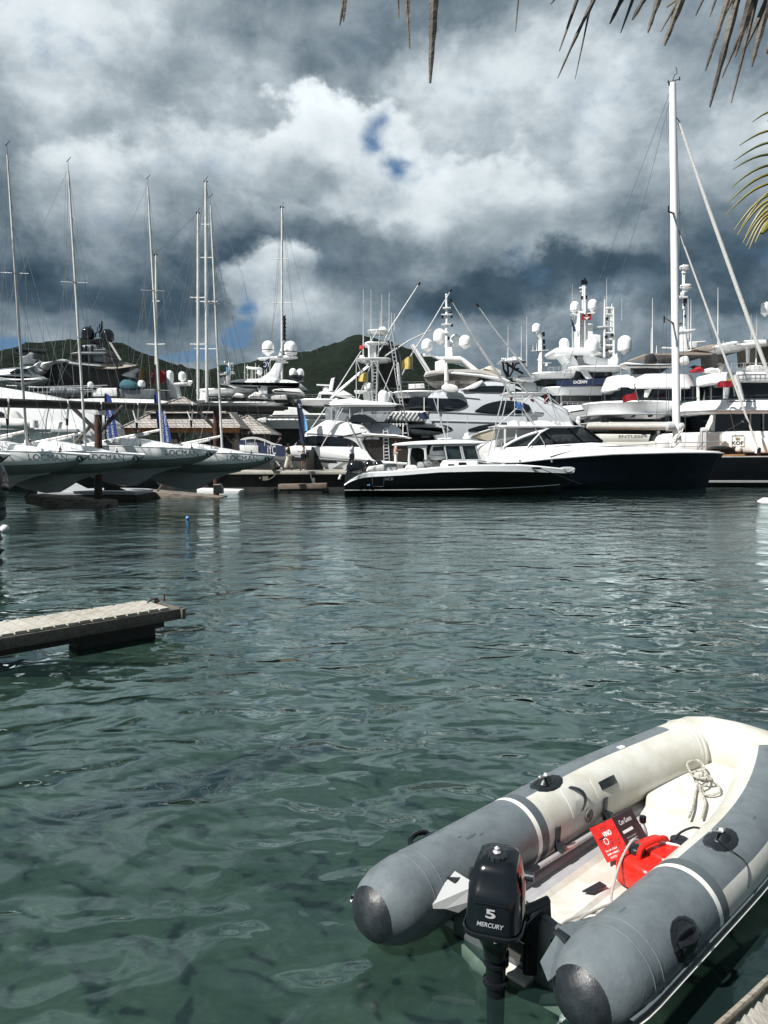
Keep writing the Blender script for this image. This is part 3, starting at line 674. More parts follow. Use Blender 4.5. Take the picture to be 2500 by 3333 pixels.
g.add([ons(-.36 + a, .50 + b, .001) for a, b in ((0, 0), (.5, 0), (.5, .08), (0, .08))], [(0, 1, 2, 3)]); ob('printed_emblem', g, PRW, cb, smooth=False)
g = G(); g.add([onf(-.36, .6, .0011), onf(.0, .62, .0011), onf(-.1, .66, .0011), onf(-.33, .65, .0011)], [(0, 1, 2, 3)])
for i in range(14):
    a = -.4 + .8 * random.random(); c = .1 + .8 * random.random(); g.tube(sm([tuple(onf(a, c, .0)), tuple(onf(a + .06, c + .04, 0)), tuple(onf(a + .03, c + .1, 0)), tuple(onf(a + .1, c + .13, 0))], 3, False), .0018, 4)
ob('printed_pattern', g, PRB, cb, smooth=False)
g = G(); g.tube([bp(.5, .5, 1.0) - bU * .03, bp(.5, .5, 1.0) + bU * .03], .022, 12); 
tk = dg_(1.43, .20, .045)
tank = thing('fuel_tank', 'bright red plastic outboard fuel tank beside the printed box', 'fuel tank', tuple(tk))
TU = (DH * .97 + DN * .24).normalized(); TV = UZ.cross(TU)
def trow(z, hx, hy, r, ox=0): return [tk + TU * (x + ox) + TV * y + UZ * z for x, y in rrect(hx, hy, r, 5)]
g = G(); g.grid([trow(*q) for q in [(0, .17, .12, .05), (.012, .185, .135, .06), (.10, .19, .14, .06), (.15, .185, .135, .06), (.17, .17, .12, .055), (.178, .13, .09, .05)]], True, cap0=True, cap1=True); tb = ob('tank_body', g, REDP, tank, ang=60)
g = G(); g.grid([[tk + TU * (x + .07) + TV * (y) + UZ * z for x, y in rrect(hx, hy, r, 5)] for z, hx, hy, r in [(.15, .11, .13, .04), (.19, .108, .126, .04), (.205, .095, .115, .04), (.208, .06, .08, .03)]], True, cap1=True); ob('raised_back', g, REDP, tank, ang=60)
g = G(); g.tube(sm([tuple(tk + TU * -.12 + UZ * .17), tuple(tk + TU * -.10 + UZ * .235), tuple(tk + TU * .0 + UZ * .25), tuple(tk + TU * .10 + UZ * .245), tuple(tk + TU * .13 + UZ * .20)], 5, False), .016, 8); ob('carry_handle', g, REDP, tank)
g = G(); g.lathe(tk - TU * .07 + TV * .055 + UZ * .172, [(.05, 0), (.05, .03), (.044, .038), (.02, .04)], 18); g.lathe(tk + TU * .20 + TV * -.03 + UZ * .18, [(.045, 0), (.055, .02), (.055, .045), (.04, .05)], 18); ob('filler_cap', g, RUB, tank)
g = G(); g.tube(sm([tuple(tk + TV * .06 + UZ * .20), tuple(tk + TU * .06 + UZ * .225 + TV * .04), tuple(tk + TU * .12 + UZ * .215 - TV * .03), tuple(tk + TU * .19 + UZ * .2 - TV * .08)], 4, False), .009, 6); ob('webbing_strap', g, CANV, tank)
g = G(); g.tube(sm([tuple(tk + TU * .12 - TV * .04 + UZ * .2), tuple(tk + TU * .2 - TV * .02 + UZ * .25), tuple(tk + TU * .30 - TV * .05 + UZ * .28), tuple(tk + TU * .36 - TV * .1 + UZ * .26)], 4, False), .007, 6); ob('breather_hose', g, RUB, tank)
hose = [tk - TU * .05 + TV * .05 + UZ * .22, tk - TU * .10 + TV * .06 + UZ * .26, tk - TU * .20 + TV * .06 + UZ * .16, dg_(1.10, .12, .07), dg_(.98, .19, .06), dg_(.86, .10, .055), dg_(.68, .06, .055), dg_(.58, .16, .06), dg_(.72, .28, .075), dg_(.95, .30, .08), dg_(1.05, .18, .07), dg_(.85, .12, .07), dg_(.6, .10, .08), dg_(.42, .08, .26), dg_(.28, .08, .38)]
g = G(); g.tube(sm([tuple(p) for p in hose], 6, False), .0075, 8); tag(ob('fuel_hose', g, mat('hose_grey', (.34, .33, .31), .5), loc=hose[3]), 'grey rubber fuel hose coiled on the dinghy floor', 'hose')
bt = dg_(1.66, .02, .045); bo = thing('water_bottle', 'small clear plastic bottle with black cap behind the box', 'bottle', tuple(bt))
g = G(); g.lathe(bt, [(.03, 0), (.034, .01), (.034, .15), (.028, .18), (.014, .21), (.014, .225)], 16); ob('bottle_body', g, mat('clear_plastic', (.45, .47, .47), .15), bo)
g = G(); g.lathe(bt + UZ * .225, [(.022, 0), (.022, .035), (.018, .038)], 14); ob('bottle_cap', g, BLK, bo)
# bow rope
rb = dg_(2.46, -.02, .175); rp_ = thing('mooring_rope', 'white flecked rope knotted in loops on the bow locker', 'rope', tuple(rb))
g = G(); pts = []
for k, (a, b, z) in enumerate([(-.36, .14, .0), (-.2, .10, .01), (0, .03, .02), (.10, .0, .05), (.16, -.05, .06), (.20, .02, .08), (.14, .08, .09), (.08, .02, .10), (.13, -.07, .09), (.2, .0, .11), (.12, .06, .06), (.02, .05, .05), (-.1, .14, .02), (-.3, .20, .0)]): pts.append(tuple(rb + DH * a + DN * b + UZ * z))
g.tube(sm(pts, 6, False), .0085, 8)
g.tube(sm([tuple(rb + DH * a + DN * b + UZ * z) for a, b, z in ((.12, 0, .07), (.26, -.02, .10), (.33, -.10, .12), (.24, -.14, .11), (.14, -.06, .08))], 5, False), .008, 8)
g.tube(sm([tuple(rb + DH * a + DN * b + UZ * z) for a, b, z in ((.10, .02, .07), (.16, .10, .07), (.08, .16, .04), (.0, .10, .03), (.08, .02, .05))], 5, False), .008, 8)
ob('rope_coil', g, ROPE, rp_)
g = G()
for i in range(3, 60, 3):
    if i < len(sm(pts, 6, False)): g.lathe(Vector(sm(pts, 6, False)[i]), [(.0092, -.004), (.0092, .004)], 6, axis=(1, .3, .2))
ob('rope_fleck', g, BLK, rp_, kind=None)
# ================================================================= DOCKS AND FLOATS NEAR
def plank_dock(g, A, U, V, L, Wd, z, pw, gap, th, j=.006):
    n_ = int(L / (pw + gap))
    for i in range(n_):
        a = i * (pw + gap) + pw / 2; e = random.uniform(-.012, .012)
        g.box(A + U * a + V * (Wd / 2 + e) + UZ * (z - th / 2 + random.uniform(-j, j) - A.z), (pw, Wd, th), math.atan2(U.y, U.x) + random.uniform(-.008, .008))
# left float: near edge runs from beyond the frame to its tip
zt = .42; e0 = ground(-60, 2076, zt); e1 = ground(578, 1973, zt); U = (e1 - e0).normalized(); V = Vector((-U.y, U.x, 0)); far_ = ground(455, 1957, zt)
Wd = .70; L = (e1 - e0).length + 1.2; A = e1 - U * L
dk = thing('floating_dock', 'low weathered plank jetty jutting out from the left side', 'dock', tuple(Vector((A.x, A.y, 0)) + U * L * .5))
g = G(); plank_dock(g, A + V * .02, U, V, L - .02, Wd, zt, .132, .026, .035, .005); ob('deck_planks', g, WGREY, dk, smooth=False)
g = G()
for o in (0.03, Wd - .03): g.box(A + U * (L / 2 + .06) + V * o + UZ * (zt - .04 - .075 - A.z), (L + .1, .07, .15), math.atan2(U.y, U.x), bev=.008)
g.box(A + U * (L + .07) + V * Wd / 2 + UZ * (zt - .115 - A.z), (.06, Wd + .1, .15), math.atan2(U.y, U.x), bev=.008); ob('side_beam', g, WGREY2, dk)
g = G()
for q in (.75, 3.4): g.box(A + U * (L - q) + V * (Wd / 2 + .06) + UZ * (.03 - A.z), (1.1, Wd - .36, .26), math.atan2(U.y, U.x), bev=.04)
g.box(A + U * (L / 2) + V * .22 + UZ * (.17 - A.z), (L - .2, .06, .12), math.atan2(U.y, U.x), bev=.01)
ob('float_block', g, DKW, dk)
g = G(); cp = ground(505, 1962, zt)
for q, h in ((0, .07), (.14, .10)): g.tube([cp + U * q + UZ * 0, cp + U * (q + .01) + UZ * h], .012, 8)
g.tube(sm([tuple(cp + U * -.12 + UZ * .015), tuple(cp + U * -.06 + UZ * .05), tuple(cp + UZ * .06), tuple(cp + U * .06 + UZ * .02), tuple(cp + U * .0 + UZ * .01)], 4, False), .012, 6); ob('cleat', g, RUST, dk)
# corner dock bottom right
zt = .30; c0 = ground(2326, 3333, zt); c1 = ground(2500, 3176, zt); U = (c1 - c0).normalized(); V = (ground(2500, 3332, zt) - ground(2416, 3294, zt)).normalized(); PV = Vector((U.y, -U.x, 0)); A = c0 - U * .9
dk = thing('wooden_dock', 'corner of a weathered wooden dock with a rough edge timber', 'dock', tuple(Vector((A.x, A.y, 0)) + PV * .8))
DP = wood('dock_planks', (.36, .345, .30), (.17, .155, .13), sc=(3, 30, 30), axis=1)
for i in range(44):
    a = i * .064; L_ = 1.9; q = A + U * a + PV * .05 - V * 0; g = G()
    g.box(q + V * (L_ / 2 + random.uniform(-.006, .004)) + UZ * (-.018 + random.uniform(-.003, .003)), (L_, .056, .034), math.atan2(V.y, V.x) + random.uniform(-.006, .006), bev=.005); ob('deck_plank', g, DP, dk)
g = G(); rows = []
for i in range(60):
    p = A + U * (i * .05); w = .013 + .0025 * noise.noise((i * .3, 0, 0)); off = .004 * noise.noise((i * .17, 4, 0)); rows.append([p + PV * (.001 + off) - UZ * .03, p + PV * off + UZ * .004, p + PV * (.008 + off) + UZ * .014, p + PV * (2 * w + off - .004) + UZ * .013, p + PV * (2 * w + off + .003) + UZ * .0, p + PV * (2 * w + off) - UZ * .03])
g.grid(rows, True, cap0=True, cap1=True); ob('edge_timber', g, wood('edge_timber_wood', (.36, .33, .27), (.14, .11, .08), sc=(4, 26, 26)), dk)
g = G(); g.box(A + U * 1.5 + PV * .30 + UZ * -.11, (3.4, .1, .12), math.atan2(U.y, U.x)); ob('joist', g, WGREY2, dk)
for q in (.3, 2.2):
    g = G(); g.tube([A + U * q + PV * .45 - UZ * .1, A + U * q + PV * .45 - UZ * 3], .12, 14); ob('pile', g, WGREY2, dk)
# buoys
def ball(name, px, py, rpx, z, m, label, cat):
    p = ground(px, py + rpx, 0.0); r = rpx * p.y / F * 1.0; c = p + Vector((0, 0, r * .72)); g = G()
    g.lathe(c, [(r * math.sin(math.pi * i / 12) + 1e-4, -r * math.cos(math.pi * i / 12)) for i in range(13)], 18)
    th = thing(name, label, cat, (p.x, p.y, 0)); ob('float_body', g, m, th, ang=80)
    g = G(); g.lathe(c + UZ * r * .92, [(r * .22, 0), (r * .22, r * .22), (r * .1, r * .28)], 10); ob('lifting_eye', g, BLK, th)
    return th
ball('mooring_buoy', 2268, 1579, 8, 0, mat('buoy_yellow', (.62, .45, .03), .5), 'small yellow buoy floating under the black bow', 'buoy')
ball('mooring_buoy', 611, 1684, 6.5, 0, mat('buoy_blue', (.10, .28, .55), .5), 'small light blue buoy floating out from the boat lift', 'buoy')
ball('mooring_buoy', 16, 1717, 14, 0, WHT2, 'round white buoy at the left edge of the water', 'buoy')
fp = ground(2466, 1640, 0); fd = thing('boat_fender', 'long white fender floating at the right edge of the water', 'fender', tuple(fp))
a = fp + UZ * .12; b = a + Vector((1.1, -1.0, 0)); g = G(); g.tube([a, a.lerp(b, .06), a.lerp(b, .15), a.lerp(b, .85), a.lerp(b, .94), b], [.05, .09, .19, .19, .09, .05], 16); ob('fender_body', g, WHT2, fd, ang=60)
g = G(); g.tube([a, a - (b - a).normalized() * .12], .035, 8); ob('fender_eye', g, RUB, fd)
# outboard of a boat beyond the left edge
lp = ground(-25, 1812, 0); fr = Fr(lp.y, 0); fr_pt = fr.pt; fr.pt = lambda x, y, d=0.: fr_pt(x - 22, y, d)
lo = thing('outboard_motor', 'large black outboard raised clear of the water at the left edge', 'outboard motor', (lp.x, lp.y, 0))
g = G(); g.pp(fr, sm([(-120, 1500), (-20, 1505), (10, 1530), (20, 1570), (22, 1615), (10, 1640), (4, 1700), (-120, 1700)], 3), -.25, .25, .06); ob('cowling', g, BLK, lo)
g = G(); g.pp(fr, [(-110, 1690), (6, 1690), (10, 1732), (22, 1752), (22, 1760), (-110, 1762)], -.08, .08, .02); ob('drive_leg', g, BLK, lo)
g = G(); g.pp(fr, sm([(-90, 1784), (28, 1786), (26, 1798), (22, 1806), (8, 1808), (14, 1826), (4, 1828), (-6, 1808), (-90, 1812)], 3), -.03, .03, .01); g.pp(fr, [(-110, 1755), (-60, 1755), (-60, 1800), (-110, 1800)], -.06, .06, .01); ob('gear_case', g, BLK, lo)
lp = ground(0, 1905, 0); dk2 = thing('jetty_end', 'end of a dark wooden jetty at the left edge behind the plank jetty', 'jetty', (lp.x - .5, lp.y + .6, 0))
g = G(); q = ground(22, 1900, 0); q.x -= .75; g.box((q.x - 2, q.y + .7, .22), (4, 1.4, .14), bev=.02); ob('deck', g, DKW, dk2); g = G(); g.box((q.x - 2.03, q.y + .72, .30), (4, 1.36, .03), bev=.01); ob('deck_planks', g, WGREY, dk2)
g = G(); g.box((q.x - 2.1, q.y + .7, .05), (3.6, 1.1, .22), bev=.02); ob('float_block', g, DKW, dk2)
# ================================================================= BOAT LIFT AND KEELBOATS (left)
HG = mat('keelboat_hull', (.86, .87, .86), .35, var=.08, vs_=1.2, coat=.2)
HB2 = mat('keelboat_underbody', (.21, .22, .22), .6, var=.18, vs_=1.5)
INK = mat('dark_blue_ink', (.015, .03, .05), .5)
BADGE = mat('badge_black', (.012, .012, .014), .5)
lift = thing('boat_lift', 'long dark timber beam on rusty posts with white slings holding the keelboats', 'boat lift', tuple(ground(320, 1646)))
frA = lambda Y: Fr(Y)
def bpnt(Y, py): return frA(Y).pt(1250 + 2500 * (-13 + .544 * (Y - 35)) / (Y * 1.0), py)
def beamc(px):
    k = (px - 1250) / 2500; Y = 32.04 / (.544 - k) ; return Y
g = G(); tp = []
for px, cy in ((-60, 1311), (0, 1311), (160, 1316), (320, 1321), (500, 1325), (700, 1328), (922, 1329)):
    Y = beamc(px); tp.append(Fr(Y).pt(px, cy))
g.tube(tp, [.19] * 6 + [.165], 12); g.tube([tp[-1], tp[-1] + (tp[-1] - tp[-2]).normalized() * .4], .10, 10); ob('beam', g, DKW, lift)
def post(px, yt, yb, Y, r):
    fr = Fr(Y); g = G(); g.tube([fr.pt(px, yb + 30), fr.pt(px, yt)], r, 12); return fr, g
fr1, g = post(320, 1335, 1650, 35.3, .17); ob('post', g, RUST, lift)
g = G(); g.tube([fr1.pt(320, 1680), fr1.pt(320, 1560)], .18, 12); ob('post_base', g, DKW, lift)
fr2, g = post(704, 1335, 1612, 42, .16); ob('post', g, RUST, lift)
for fr, segs in ((fr1, [(240, 1330, 318, 1405), (392, 1332, 325, 1405)]), (fr2, [(643, 1335, 702, 1395), ])):
    for a, b, c, d in segs:
        g = G(); g.tube([fr.pt(a, b), fr.pt(c, d)], .10, 8); ob('brace', g, DKW, lift)
g = G(); g.tube([fr1.pt(240, 1450, .4), fr1.pt(295, 1385, .4)], .09, 8); g.tube([fr1.pt(335, 1395, .2), fr1.pt(400, 1320, .2)], .07, 8); ob('brace', g, WGREY2, lift)
g = G(); g.pp(fr1, [(306, 1335), (335, 1335), (335, 1350), (306, 1350)], -.22, .22, .02); ob('post_cap_plate', g, ALU, lift)
for px, yb in ((28, 1385), (222, 1385), (330, 1330), (449, 1398), (626, 1390)):
    Y = beamc(px); fr = Fr(Y); g = G(); c = 1311 + (px) * .025; r_ = .205 / fr.mpp()
    arc = [(px - 3 + 5 * math.cos(a), c - r_ * math.sin(a), -.0 - .2 * math.cos(a)) for a in [math.pi * i / 6 for i in range(7)]]
    g.tube([fr.pt(px, c + r_ * .9, -.2)] + [fr.pt(px, c - r_ * math.sin(a) * 1.02, -.21 * math.cos(a)) for a in [math.pi * i / 6 for i in range(7)]] + [fr.pt(px, c + r_ * .9, .2)], .035, 6)
    if yb > 1335:
        g.tube([fr.pt(px + 1, c + 8, -.21), fr.pt(px - 2, yb - 22, -.12)], [.05, .04], 6); g.tube([fr.pt(px - 18, c + 6, .15), fr.pt(px - 5, yb - 22, 0)], .035, 6)
    ob('sling_strap', g, CANV if px != 28 else CREAM, lift)
    if yb > 1335:
        g = G(); g.tube([fr.pt(px - 4, yb - 24, -.06), fr.pt(px - 3, yb, -.06)], [.07, .05], 8); g.tube([fr.pt(px - 3, yb, -.06), fr.pt(px - 3, yb + 42, -.06)], .015, 5); ob('sling_hook', g, BLK, lift)
# keelboat in local coordinates: bow tip at origin, x aft negative
LB = 9.1
SH = [(-9.1, .27), (-7, .24), (-4.5, .22), (-1.5, .12), (0, 0)]
CB = [(-9.1, .17), (-8.6, -.02), (-7.6, -.32), (-6.3, -.62), (-5.0, -.80), (-4.0, -.86), (-3.0, -.84), (-2.0, -.76), (-1.2, -.62), (-.6, -.42), (-.2, -.2), (0, -.02)]
KL = [(-7.2, -.50), (-6.2, -1.16), (-5.7, -1.36), (-5.2, -1.50), (-4.4, -1.66), (-3.85, -1.62), (-3.4, -1.38), (-3.0, -1.12), (-2.4, -.90), (-1.7, -.75)]
WB = [(-9.1, .30), (-8, .62), (-6, .92), (-4.2, 1.0), (-2.5, .78), (-1.2, .45), (-.4, .18), (0, .015)]
def kz(x): return interp2(KL, x) if KL[0][0] < x < KL[-1][0] else interp2(CB, x)
def interp2(P, x):
    if x <= P[0][0]: return P[0][1]
    for a, c in zip(P, P[1:]):
        if x <= c[0]: return a[1] + (c[1] - a[1]) * (x - a[0]) / (c[0] - a[0])
    return P[-1][1]
def hbk(x, z):
    zs, zc, w = interp2(SH, x), interp2(CB, x), interp2(WB, x)
    u = min(max((zs - z) / max(zs - zc, .01), 0), 1); return w * (1 - u ** 2.4) ** .62
def make_keelboat(num):
    root = thing('keelboat', '', 'keelboat', (0, 0, 0), 'white keelboats hanging side by side in the boat lift')
    xs = [-9.1 + i * .13 for i in range(71)]; g = G(); rows = []; rows2 = []
    NL = 14
    for x in xs:
        x = min(x, 0); zs, zc = interp2(SH, x), interp2(CB, x); r = []
        for k in range(NL):
            u = math.sin(k / (NL - 1) * math.pi / 2); z = zs + (zc - zs) * u; r.append((z, hbk(x, z)))
        rows.append(r)
    top = [[Vector((x, -y, z)) for z, y in r] + [Vector((x, y, z)) for z, y in reversed(r[:-1])] for x, r in zip(xs, rows)]
    g.grid(top, cap0=True)
    for f_i in range(70 * 26):
        k = f_i % 26; g.mi[f_i] = 1 if min(k, 25 - k) >= 5 else 0
    hull = ob('hull', g, [HG, HB2], root, ang=70)
    # fin keel
    g = G(); rows = []
    for i in range(34):
        x = -7.2 + i * 5.5 / 33; zc = interp2(CB, x) + .30; zk = interp2(KL, x); w = max(.02, .16 * math.sin(math.pi * i / 33) + .01); wt = .10 * math.sin(math.pi * i / 33) + .01
        rows.append([Vector((x, -wt, zc)), Vector((x, -w * 1.3, zc - .3 - (zc - .3 - zk) * .15)), Vector((x, -w, zk + (zc - zk) * .3)), Vector((x, -w * .7, zk)), Vector((x, w * .7, zk)), Vector((x, w, zk + (zc - zk) * .3)), Vector((x, w * 1.3, zc - .3 - (zc - .3 - zk) * .15)), Vector((x, wt, zc))])
    g.grid(rows, cap0=True, cap1=True); ob('keel', g, HB2, root, ang=50)
    g = G(); g.prism([(-8.1, -.012, -.1), (-7.6, -.012, -.25), (-7.3, -.012, -1.15), (-7.7, -.012, -1.2)], (0, 1, 0), .05, .01); ob('rudder', g, HB2, root)
    g = G(); g.tube([r[5] - Vector((0, .004, 0)) for r in top[3:-3]], .011, 4); ob('boot_stripe', g, INK, root)
    g = G(); rows = []
    for x in xs:
        z, w = interp2(SH, x), interp2(WB, x); rows.append([(x, w * k, z + .012 + .06 * (1 - k * k)) for k in (-1, -.6, 0, .6, 1)])
    g.grid(rows); ob('deck', g, WHT, root)
    g = G()
    for sd in (-1, 1): g.tube([(x, sd * interp2(WB, x), interp2(SH, x) + .02) for x in xs], .018, 5)
    ob('toe_rail', g, WHT2, root)
    g = G(); rows = []
    for x, w, h in ((-4.6, .52, .02), (-4.4, .55, .34), (-3.6, .52, .33), (-2.9, .42, .24), (-2.1, .30, .14), (-1.5, .12, .03)):
        z = interp2(SH, x) + .03; rows.append([(x, -w, z), (x, -w * .86, z + h), (x, -w * .5, z + h * 1.12), (x, w * .5, z + h * 1.12), (x, w * .86, z + h), (x, w, z)])
    g.grid(rows, cap0=True, cap1=True); cr = ob('coachroof', g, WHT, root, ang=30)
    g = G(); g.prism([(-5.3, -.62, .26), (-4.66, -.62, .26), (-4.66, -.55, .60), (-4.9, -.55, .58), (-5.3, -.60, .42)], (0, 1, 0), 1.2, .04); ob('cockpit_coaming', g, LGREY, root)
    g = G(); mh = 11.7; mb = Vector((-2.62, 0, .36)); mt = Vector((-2.98, 0, .36 + mh)); g.tube([mb, mb.lerp(mt, .5), mb.lerp(mt, .82), mt], [.056, .056, .048, .036], 10); ms = ob('mast', g, ALUP, root)
    g = G()
    for f_, w in ((.43 - .22, .42), (.60, .40)):
        c = mb.lerp(mt, f_); g.tube([c + Vector((-.10, -w * 1.5, .05)), c, c + Vector((-.10, w * 1.5, .05))], .018, 6)
        g.tube([c + Vector((-.62 if f_ > .5 else -.70, 0, .06)), c + Vector((.55 if f_ > .5 else .55, 0, .0))], .014, 5)
    ob('spreader', g, WIRE, ms)
    g = G(); g.tube([mt, mt + Vector((0, 0, .45))], .008, 4); g.tube([mt + Vector((-.08, 0, .36)), mt + Vector((0, 0, .42)), mt + Vector((.12, 0, .55))], .014, 4); ob('wind_vane', g, BLK, ms)
    g = G(); c1 = mb.lerp(mt, .60); c0 = mb.lerp(mt, .21)
    for sd in (-1, 1):
        g.tube([mt, c1 + Vector((.52 * sd, -.2 * sd, 0)), c0 + Vector((.55 * sd, -.5 * sd, 0)), Vector((-2.8 + .9 * sd, .8 * sd, .25))], .008, 4); g.tube([c1, Vector((-2.8 + 1.2 * sd, .7 * sd, .25))], .007, 4); g.tube([mb.lerp(mt, .78), Vector((-2.7 + 1.7 * sd, .6 * sd, .25))], .007, 4)
    g.tube([mb.lerp(mt, .85), (-.25, 0, .06)], .009, 4); g.tube([mt + Vector((-.05, 0, 0)), (-8.9, 0, .3)], .007, 4); g.tube([mt + Vector((-.12, 0, -.05)), (-3.6, -.25, .35)], .006, 4)
    ob('standing_rigging', g, WIRE, root)
    g = G(); g.lathe(mb + Vector((0, 0, -.32)), [(.10, 0), (.22, .02), (.24, .08), (.18, .16), (.12, .26), (.10, .34)], 12)
    for a in range(5): g.tube(sm([tuple(mb + Vector((.2 * math.cos(a), .2 * math.sin(a), -.18))), tuple(mb + Vector((.32 * math.cos(a + .3), .28 * math.sin(a + .3), -.28))), tuple(mb + Vector((.5 * math.cos(a + .1), .3 * math.sin(a), -.30)))], 3, False), .035, 6)
    col_ = ob('mast_collar', g, RED if num != 4 else BLK, root)
    g = G(); g.tube([mb + Vector((-.08, 0, .62)), mb + Vector((-3.9, .1, -.12))], [.06, .075], 10); bo_ = ob('boom', g, ALUP, root)
    g = G(); g.tube([mb + Vector((-.6, 0, .45)), mb + Vector((-2.4, .06, .02))], .05, 8); g.tube([mb + Vector((-1.2, 0, .46)), mb + Vector((-1.25, 0, .0))], .012, 5); ob('mainsheet_tackle', g, CANV, bo_)
    g = G()
    for x in (-7.4, -6.2, -1.1, -3.4): g.tube([(x, -interp2(WB, x) * .8, interp2(SH, x)), (x, -interp2(WB, x) * .8, interp2(SH, x) + .22)], .02, 6); g.lathe((x, -interp2(WB, x) * .8, interp2(SH, x) + .02), [(.06, 0), (.06, .05), (.03, .09)], 8)
    ob('winch', g, BLK, root)
    text('lettering', 'LOCMAN', (-1.52, 0, -.205 + .12), (1, 0, -.03), (0, 0, 1), .25, INK, hull, width=1.42, warp=lambda p: Vector((p.x, -hbk(p.x, p.z) - .006, p.z)), bold=-.005)
    add_badge(root, hull, num)
    return root
def add_badge(root, hull, num):
    cx, cz = -.36, -.14; g = G(); pts = [(cx + .125 * math.cos(a), cz + .13 * math.sin(a)) for a in [2 * math.pi * i / 20 for i in range(20)]]
    g.add([Vector((x, -hbk(x, z) - .015, z)) for x, z in pts] + [Vector((cx, -hbk(cx, cz) - .03, cz))], [(i, (i + 1) % 20, 20) for i in range(20)])
    bd = ob('number_badge', g, BADGE, root, smooth=False)
    text('number', str(num), (cx, 0, cz), (1, 0, 0), (0, 0, 1), .17, WHT2, bd, width=.10 if num > 1 else .05, warp=lambda p: Vector((p.x, -hbk(p.x, p.z) - .045, p.z)), bold=.03)
lbl = {1: 'white keelboat with badge number 1, its bow farthest to the right', 2: 'white keelboat with badge number 2 and red mast collar behind the palapa side', 3: 'white keelboat with badge number 3 in front of the rusty lift post',
       4: 'white keelboat with badge number 4 and black mast collar', 5: 'white keelboat with badge number 5, only its bow inside the left edge'}
for num, px, py, Y in ((1, 895, 1485, 38), (2, 707, 1468, 36.2), (3, 472, 1482, 33.6), (4, 292, 1482, 31.9), (5, 32, 1481, 30.2)):
    k = make_keelboat(num); k['label'] = lbl[num]; k.location = Fr(Y).pt(px, py); k.rotation_euler = (0, 0, R(-2))
# floats below the keelboats
def beamfloat(name, pts, Y, d, m, label):
    fr = Fr(Y); th_ = thing(name, label, 'float', tuple(fr.pt(sum(p[0] for p in pts) / len(pts), 1640))); g = G(); g.pp(fr, pts, 0, d, .03); ob('timber_frame', g, m, th_); return fr, th_
STW = wood('stained_wood', (.24, .215, .18), (.05, .035, .025), sc=(1, 9, 9))
fr, th_ = beamfloat('lift_float', [(79, 1622), (90, 1612), (345, 1634), (345, 1668), (200, 1664), (84, 1640)], 34.2, 1.6, STW, 'stained timber float under keelboat 4 beside the lift post')
g = G(); g.tube([fr.pt(346, 1656, .2), fr.pt(358, 1657, .2)], .22, 14); ob('steel_roller', g, DKW, th_)
g = G(); g.tube([fr.pt(82, 1618, .5), fr.pt(124, 1570, .5)], .07, 8); ob('brace', g, WGREY2, th_)
fr, th_ = beamfloat('lift_float', [(451, 1607), (460, 1598), (716, 1620), (716, 1634), (560, 1630), (455, 1620)], 40.5, 2.0, STW, 'stained timber float under keelboat 1')
g = G(); g.pp(fr, [(694, 1578), (716, 1576), (723, 1590), (723, 1607), (694, 1607)], -.5, 0, .05); ob('concrete_block', g, CONC, th_); g = G(); g.tube([fr.pt(512, 1600, .5), fr.pt(528, 1578, .5)], .05, 8); ob('brace', g, WGREY2, th_)
fr = Fr(44); th_ = thing('work_boat', 'low white work boat floating behind the right lift float', 'boat', tuple(fr.pt(740, 1620)))
g = G(); g.pp(fr, [(640, 1592), (780, 1596), (778, 1608), (770, 1616), (640, 1612)], 0, 1.6, .08); ob('hull', g, WHT2, th_); g = G(); g.pp(fr, [(640, 1612), (770, 1616), (768, 1624), (640, 1622)], .08, 1.5); ob('bottom', g, DKW, th_)
fr = Fr(37.5); th_ = thing('white_pontoon', 'grey pontoon seen under the keels behind the lift post', 'pontoon', tuple(fr.pt(380, 1640)))
g = G(); g.pp(fr, [(120, 1565), (140, 1565), (210, 1600), (300, 1597), (420, 1600), (440, 1602), (440, 1612), (120, 1612)], 0, 3, .06); ob('pontoon_body', g, LGREY, th_)
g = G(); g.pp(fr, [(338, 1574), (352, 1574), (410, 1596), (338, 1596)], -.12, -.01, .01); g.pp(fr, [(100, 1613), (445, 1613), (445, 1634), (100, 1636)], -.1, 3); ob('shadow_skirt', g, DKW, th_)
# ================================================================= PALAPAS
SHG = bpy.data.materials.new('wooden_shingles'); SHG.use_nodes = True; t = N(SHG.node_tree); b = SHG.node_tree.nodes['Principled BSDF']; tc = t.n('ShaderNodeTexCoord').outputs['Object']
sx_ = t.n('ShaderNodeSeparateXYZ'); t.put(sx_.inputs[0], tc); row = t.m('MULTIPLY', sx_.outputs[2], 5.6); fl_ = t.m('FLOOR', row); fz_ = t.m('FRACT', row)
cx_ = t.m('ADD', t.m('MULTIPLY', t.m('ADD', sx_.outputs[0], sx_.outputs[1]), 3.2), t.m('MULTIPLY', t.m('SINE', t.m('MULTIPLY', fl_, 12.9)), 4.3)); cl = t.m('FLOOR', cx_)
wn2 = t.n('ShaderNodeTexWhiteNoise', noise_dimensions='2D'); cmb = t.n('ShaderNodeCombineXYZ'); t.put(cmb.inputs[0], cl); t.put(cmb.inputs[1], fl_); t.put(wn2.inputs['Vector'], cmb.outputs[0])
edge = t.m('MAXIMUM', t.rng(fz_, .20, .04), t.rng(t.m('ABSOLUTE', t.m('SUBTRACT', t.m('FRACT', cx_), .5)), .44, .49))
t.put(b.inputs['Base Color'], t.mix(edge, t.mix(wn2.outputs[0], (.40, .375, .345, 1), (.27, .25, .23, 1)), (.05, .04, .035, 1))); b.inputs['Roughness'].default_value = .9
bn = t.n('ShaderNodeBump'); bn.inputs['Distance'].default_value = .05; t.put(bn.inputs['Height'], t.m('SUBTRACT', fz_, t.m('MULTIPLY', edge, 1.2))); t.put(b.inputs['Normal'], bn.outputs[0])
